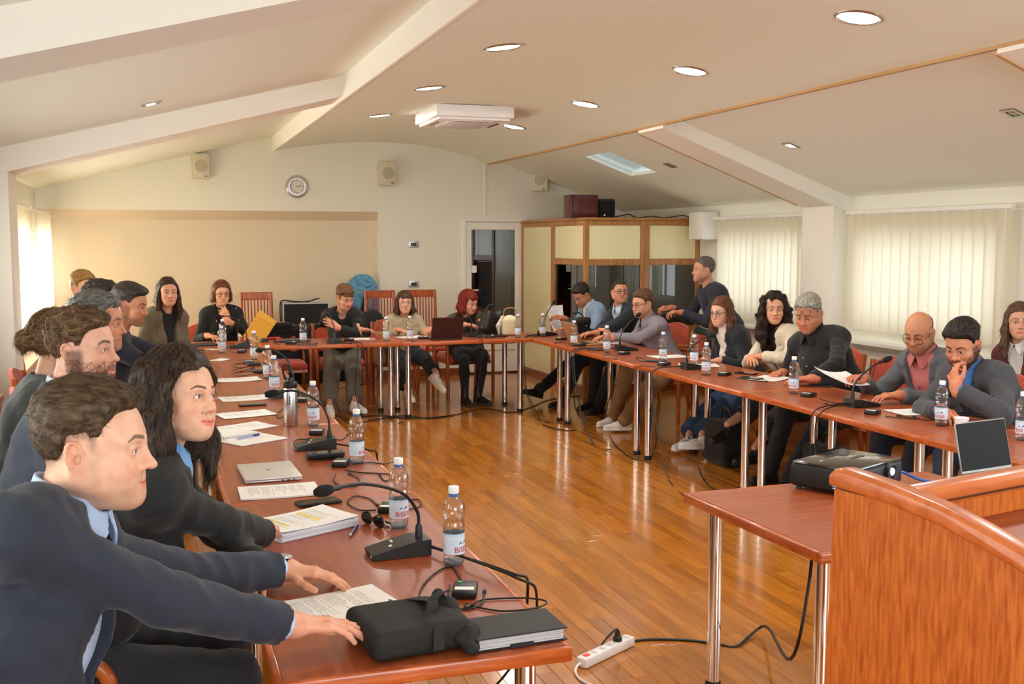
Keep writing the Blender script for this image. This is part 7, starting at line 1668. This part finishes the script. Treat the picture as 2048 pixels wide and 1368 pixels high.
bp = aty(745, 655, 11.75); t = empty('backpack', (bp.x, 11.75, .46), -.2); tag(t, 'black backpack on the chair between the two women at the far table', 'bag'); S = Solid(.010); S.ell((0, 0, .24), (.16, .12, .25), k=0); S.ell((.03, -.10, .16), (.11, .05, .13), k=.03); soft(t, 'body', S, cloth((20, 20, 22))); G().tube(smooth_path([(-.08, -.05, .46), (-.13, -.13, .35), (-.12, -.13, .1)]), .014, 8).obj('shoulder_strap', cloth((26, 26, 28)), t)
t = empty('handbag', (2.22, 10.98, .38), .2); tag(t, 'tan shoulder bag on the chair beside the beige sweater', 'bag'); S = Solid(.010); S.box((0, 0, .2), (.07, .06, .19), rad=.05, k=0); soft(t, 'body', S, mat('tan_leather', rgb(150, 104, 58), .55)); G().tube(smooth_path([(-.05, 0, .36), (0, .02, .5), (.05, 0, .36)]), .008, 8).obj('strap', mat('tan_leather_2', rgb(140, 94, 52), .55), t)
def coat(label, x, y, rz, col):
    t = empty('coat', (x, y, 0), rz); tag(t, label, 'coat'); S = Solid(.012)
    S.box((0, -.30, .60), (.26, .05, .20), rad=.045, k=0); S.box((0, -.34, .42), (.24, .045, .24), rad=.04, k=.05)
    for s in (-1, 1): S.cap((s * .24, -.28, .74), (s * .31, -.25, .36), .060, .045, k=.05)
    S.cap((-.22, -.26, .79), (.22, -.26, .79), .035, k=.04); Wc = waves(10, 22, 60, int(x * 10)); S.fun(lambda x_, y_, z_, d: d + .010 * (np.abs(wsum(Wc, x_, y_, z_ * .3)) - .4), (-.6, -.6, 0), (.6, .2, 1))
    soft(t, 'cloth', S, cloth(col)); S = Solid(.010); S.cap((-.12, -.22, .83), (.12, -.22, .83), .030, k=0); soft(t, 'collar', S, cloth(col))
coat('black coat draped over the empty red chair at the far table', 1.24, 11.10, ang(-90), (17, 18, 22)); coat('dark coat hanging on the chair of the woman in the black sweater', 1.82, 11.26, ang(-92), (30, 30, 32))
coat('grey coat with green scarf over the chair of the dotted shirt man', 4.84, 8.98, ang(184), (112, 118, 112))
t = empty('scarf', (4.90, 8.88, .80), 0); tag(t, 'dark green scarf lying on the grey coat', 'scarf'); S = Solid(.010); S.cap((-.03, .14, .06), (-.03, -.12, .05), .035, .03, k=0); S.cap((-.03, -.12, .05), (-.08, -.2, .0), .03, .02, k=.02); soft(t, 'cloth', S, cloth((24, 52, 34)))
# yellow folder leaning in the hand of the blouse woman
t = empty('envelope', (.98, 10.55, TZ + .12), .12); tag(t, 'yellow envelope leaning on the far table beside the auburn haired woman', 'envelope'); t.rotation_euler = (-.15, .62, .12); G().rbox((-.10, -.004, -.15), (.10, .004, .15), .002, 1).obj('pocket', mat('yellow_card', rgb(226, 166, 44), .6), t, 0); G().rbox((-.10, -.0065, .09), (.10, -.004, .15), .001, 1).obj('flap', mat('yellow_card_2', rgb(232, 176, 56), .6), t, 0)
p = at(541, 683); t = empty('headset', (p.x, p.y, TZ)); tag(t, 'red and black headset on the far table near the corner', 'headphones')
G().tube(smooth_path([(-.06, 0, .015), (-.05, .06, .02), (.02, .09, .025), (.08, .05, .03), (.085, -.02, .03)]), .009, 8).obj('headband', MT['redp'], t); G().lathe([(0, 0), (.034, .002), (.036, .02), (.028, .032), (0, .034)], 18, c=(-.06, -.02, 0)).obj('earcup', MT['black'], t); G().lathe([(0, 0), (.034, .002), (.036, .02), (.028, .032), (0, .034)], 18, c=(.08, -.04, 0)).obj('earcup', MT['redp'], t)
# flight case and picture against the niche wall
t = empty('flight_case', (1.74, 13.02, .0)); tag(t, 'black case with aluminium edges standing against the niche wall', 'case')
G().rbox((-.27, -.12, .50), (.27, .10, .965), .006, 1).obj('shell', mat('case_black', rgb(24, 24, 25), .7), t, 0)
for lo, hi in (((-.277, -.127, .955), (.277, -.11, .973)), ((-.277, -.127, .5), (-.26, -.11, .955)), ((.26, -.127, .5), (.277, -.11, .955))): G().rbox(lo, hi, .003, 1).obj('metal_edge', MT['silver'], t, 0)
G().rbox((-.28, -.14, 0), (.28, .11, .5), .01, 1).obj('lower_shell', mat('case_black_2', rgb(30, 30, 31), .7), t, 0)
q = G().tube(smooth_path([(1.44, 12.86, .60), (1.43, 12.86, .93), (1.47, 12.90, 1.00), (1.60, 12.92, .985), (1.75, 12.95, .98), (1.86, 12.93, 1.01), (1.90, 12.92, 1.02)]), .008, 6); tag(q.obj('cable', MT['cable']), 'black cable lying over the flight case', 'cable')
def art_mat():
    m, nt, b = _nt('abstract_paint'); N = nt.nodes.new; L = nt.links.new; tc = N('ShaderNodeTexCoord'); n = N('ShaderNodeTexNoise'); n.inputs['Scale'].default_value = 3.2; n.inputs['Distortion'].default_value = 2.2; n.inputs['Detail'].default_value = 4; L(tc.outputs['Object'], n.inputs['Vector'])
    r = N('ShaderNodeValToRGB'); e = r.color_ramp.elements; e[0].position = .25; e[0].color = rgb(40, 60, 120); e[1].position = .75; e[1].color = rgb(130, 170, 120)
    for p_, c_ in ((.40, (50, 110, 170)), (.52, (96, 170, 196)), (.60, (90, 90, 160)), (.67, (140, 120, 180))): x = e.new(p_); x.color = rgb(*c_)
    L(n.outputs['Fac'], r.inputs[0]); L(r.outputs[0], b.inputs['Base Color']); b.inputs['Roughness'].default_value = .5; return m
t = empty('painting', (2.46, 13.09, .40)); tag(t, 'arched blue abstract panel leaning on the niche wall behind the black sweater', 'painting'); t.rotation_euler = (-.05, 0, 0)
P = [(.19 * math.cos(a_), .70 + .20 * math.sin(a_)) for a_ in [math.pi * i / 20 for i in range(21)]] + [(-.19, 0), (.19, 0)]
M = Matrix(((1, 0, 0, 0), (0, 0, 1, 0), (0, 1, 0, 0), (0, 0, 0, 1)))
G().prism(P, -.02, .0, M=M).obj('panel', art_mat(), t, 0); G().tube([(-.02, -.03, .45), (.03, -.03, .66)], .018, 6).obj('dark_stroke', MT['black'], t); G().tube(smooth_path([(-.15, -.03, .43), (0, -.03, .40), (.14, -.03, .42), (.12, -.03, .46), (-.1, -.03, .45)]), .009, 6).obj('dark_ring', MT['black'], t); G().box((-.2, -.04, -.4), (.2, .02, 0)).obj('stand', MT['boothwood'], t, 0)
# sound desk behind the cream blazer
t = empty('side_table', (5.30, 8.05, 0), 0); tag(t, 'brown side table with white top behind the woman in the white turtleneck', 'table'); G().rbox((-.2, -.5, .70), (.25, .5, .735), .004, 1).obj('top', MT['pvc'], t, 0); G().rbox((-.19, -.48, 0), (.24, .48, .70), .004, 1).obj('cabinet', MT['skirt'], t, 0); G().rbox((-.2, -.46, .30), (-.185, .46, .33), .002, 1).obj('shelf_edge', MT['silver'], t, 0)
t = empty('amplifier', (5.28, 8.20, .735)); tag(t, 'black audio unit with knobs on the side table by the wall', 'audio unit'); G().rbox((-.12, -.16, 0), (.12, .16, .09), .006, 1).obj('case', MT['black'], t, 0)
for i in range(5): G().lathe([(.012, .0), (.011, .018), (0, .018)], 12, M=Matrix.Translation((-.12, -.12 + i * .06, .05)) @ Matrix.Rotation(-HP, 4, 'Y')).obj('knob', MT['silver'], t)
t = empty('bag', (4.12, 7.16, 0)); tag(t, 'black bag standing on the floor under the right row', 'bag'); S = Solid(.012); S.box((0, 0, .17), (.11, .17, .17), rad=.05, k=0); soft(t, 'body', S, cloth((18, 18, 20))); G().tube(smooth_path([(0, -.08, .33), (0, -.05, .42), (0, .05, .42), (0, .08, .33)]), .009, 8).obj('handle', MT['leather'], t)
t = empty('bag', (4.20, 5.95, 0)); tag(t, 'black laptop bag on the floor between the heavy man and the bald man', 'bag'); S = Solid(.012); S.box((0, 0, .18), (.10, .20, .18), rad=.05, k=0); soft(t, 'body', S, cloth((17, 17, 19))); G().tube(smooth_path([(0, -.08, .35), (0, -.05, .43), (0, .05, .43), (0, .08, .35)]), .009, 8).obj('handle', MT['leather'], t)
# wrist watches
def watch(P, s, strap, dial):
    W = Vector(P['W'][s]); E = Vector(P['E'][s]); d = (W - E).normalized(); c = W - d * .004; up = Vector((0, 0, 1)); up = (up - d * up.dot(d)).normalized(); x = d.cross(up)
    M = Matrix(((x.x, d.x, up.x, c.x), (x.y, d.y, up.y, c.y), (x.z, d.z, up.z, c.z), (0, 0, 0, 1))); w_ = empty('wrist_watch'); w_.parent = P['o']
    q = G(); n = 24
    ring = [(.0330 * math.cos(2 * math.pi * i / n), .0330 * math.sin(2 * math.pi * i / n)) for i in range(n)]
    q.add([M @ Vector((a_, y_, b_)) for y_ in (-.010, .010) for a_, b_ in ring], [(i, (i + 1) % n, n + (i + 1) % n, n + i) for i in range(n)]); q.obj('strap', strap, w_, 60)
    G().lathe([(0, .0), (.019, 0), (.019, .006), (.017, .008), (0, .008)], 24, M=M @ Matrix.Translation((0, 0, .0325))).obj('watch_case', dial, w_, 40)
watch(man1, -1, MT['leather'], MT['silver'])
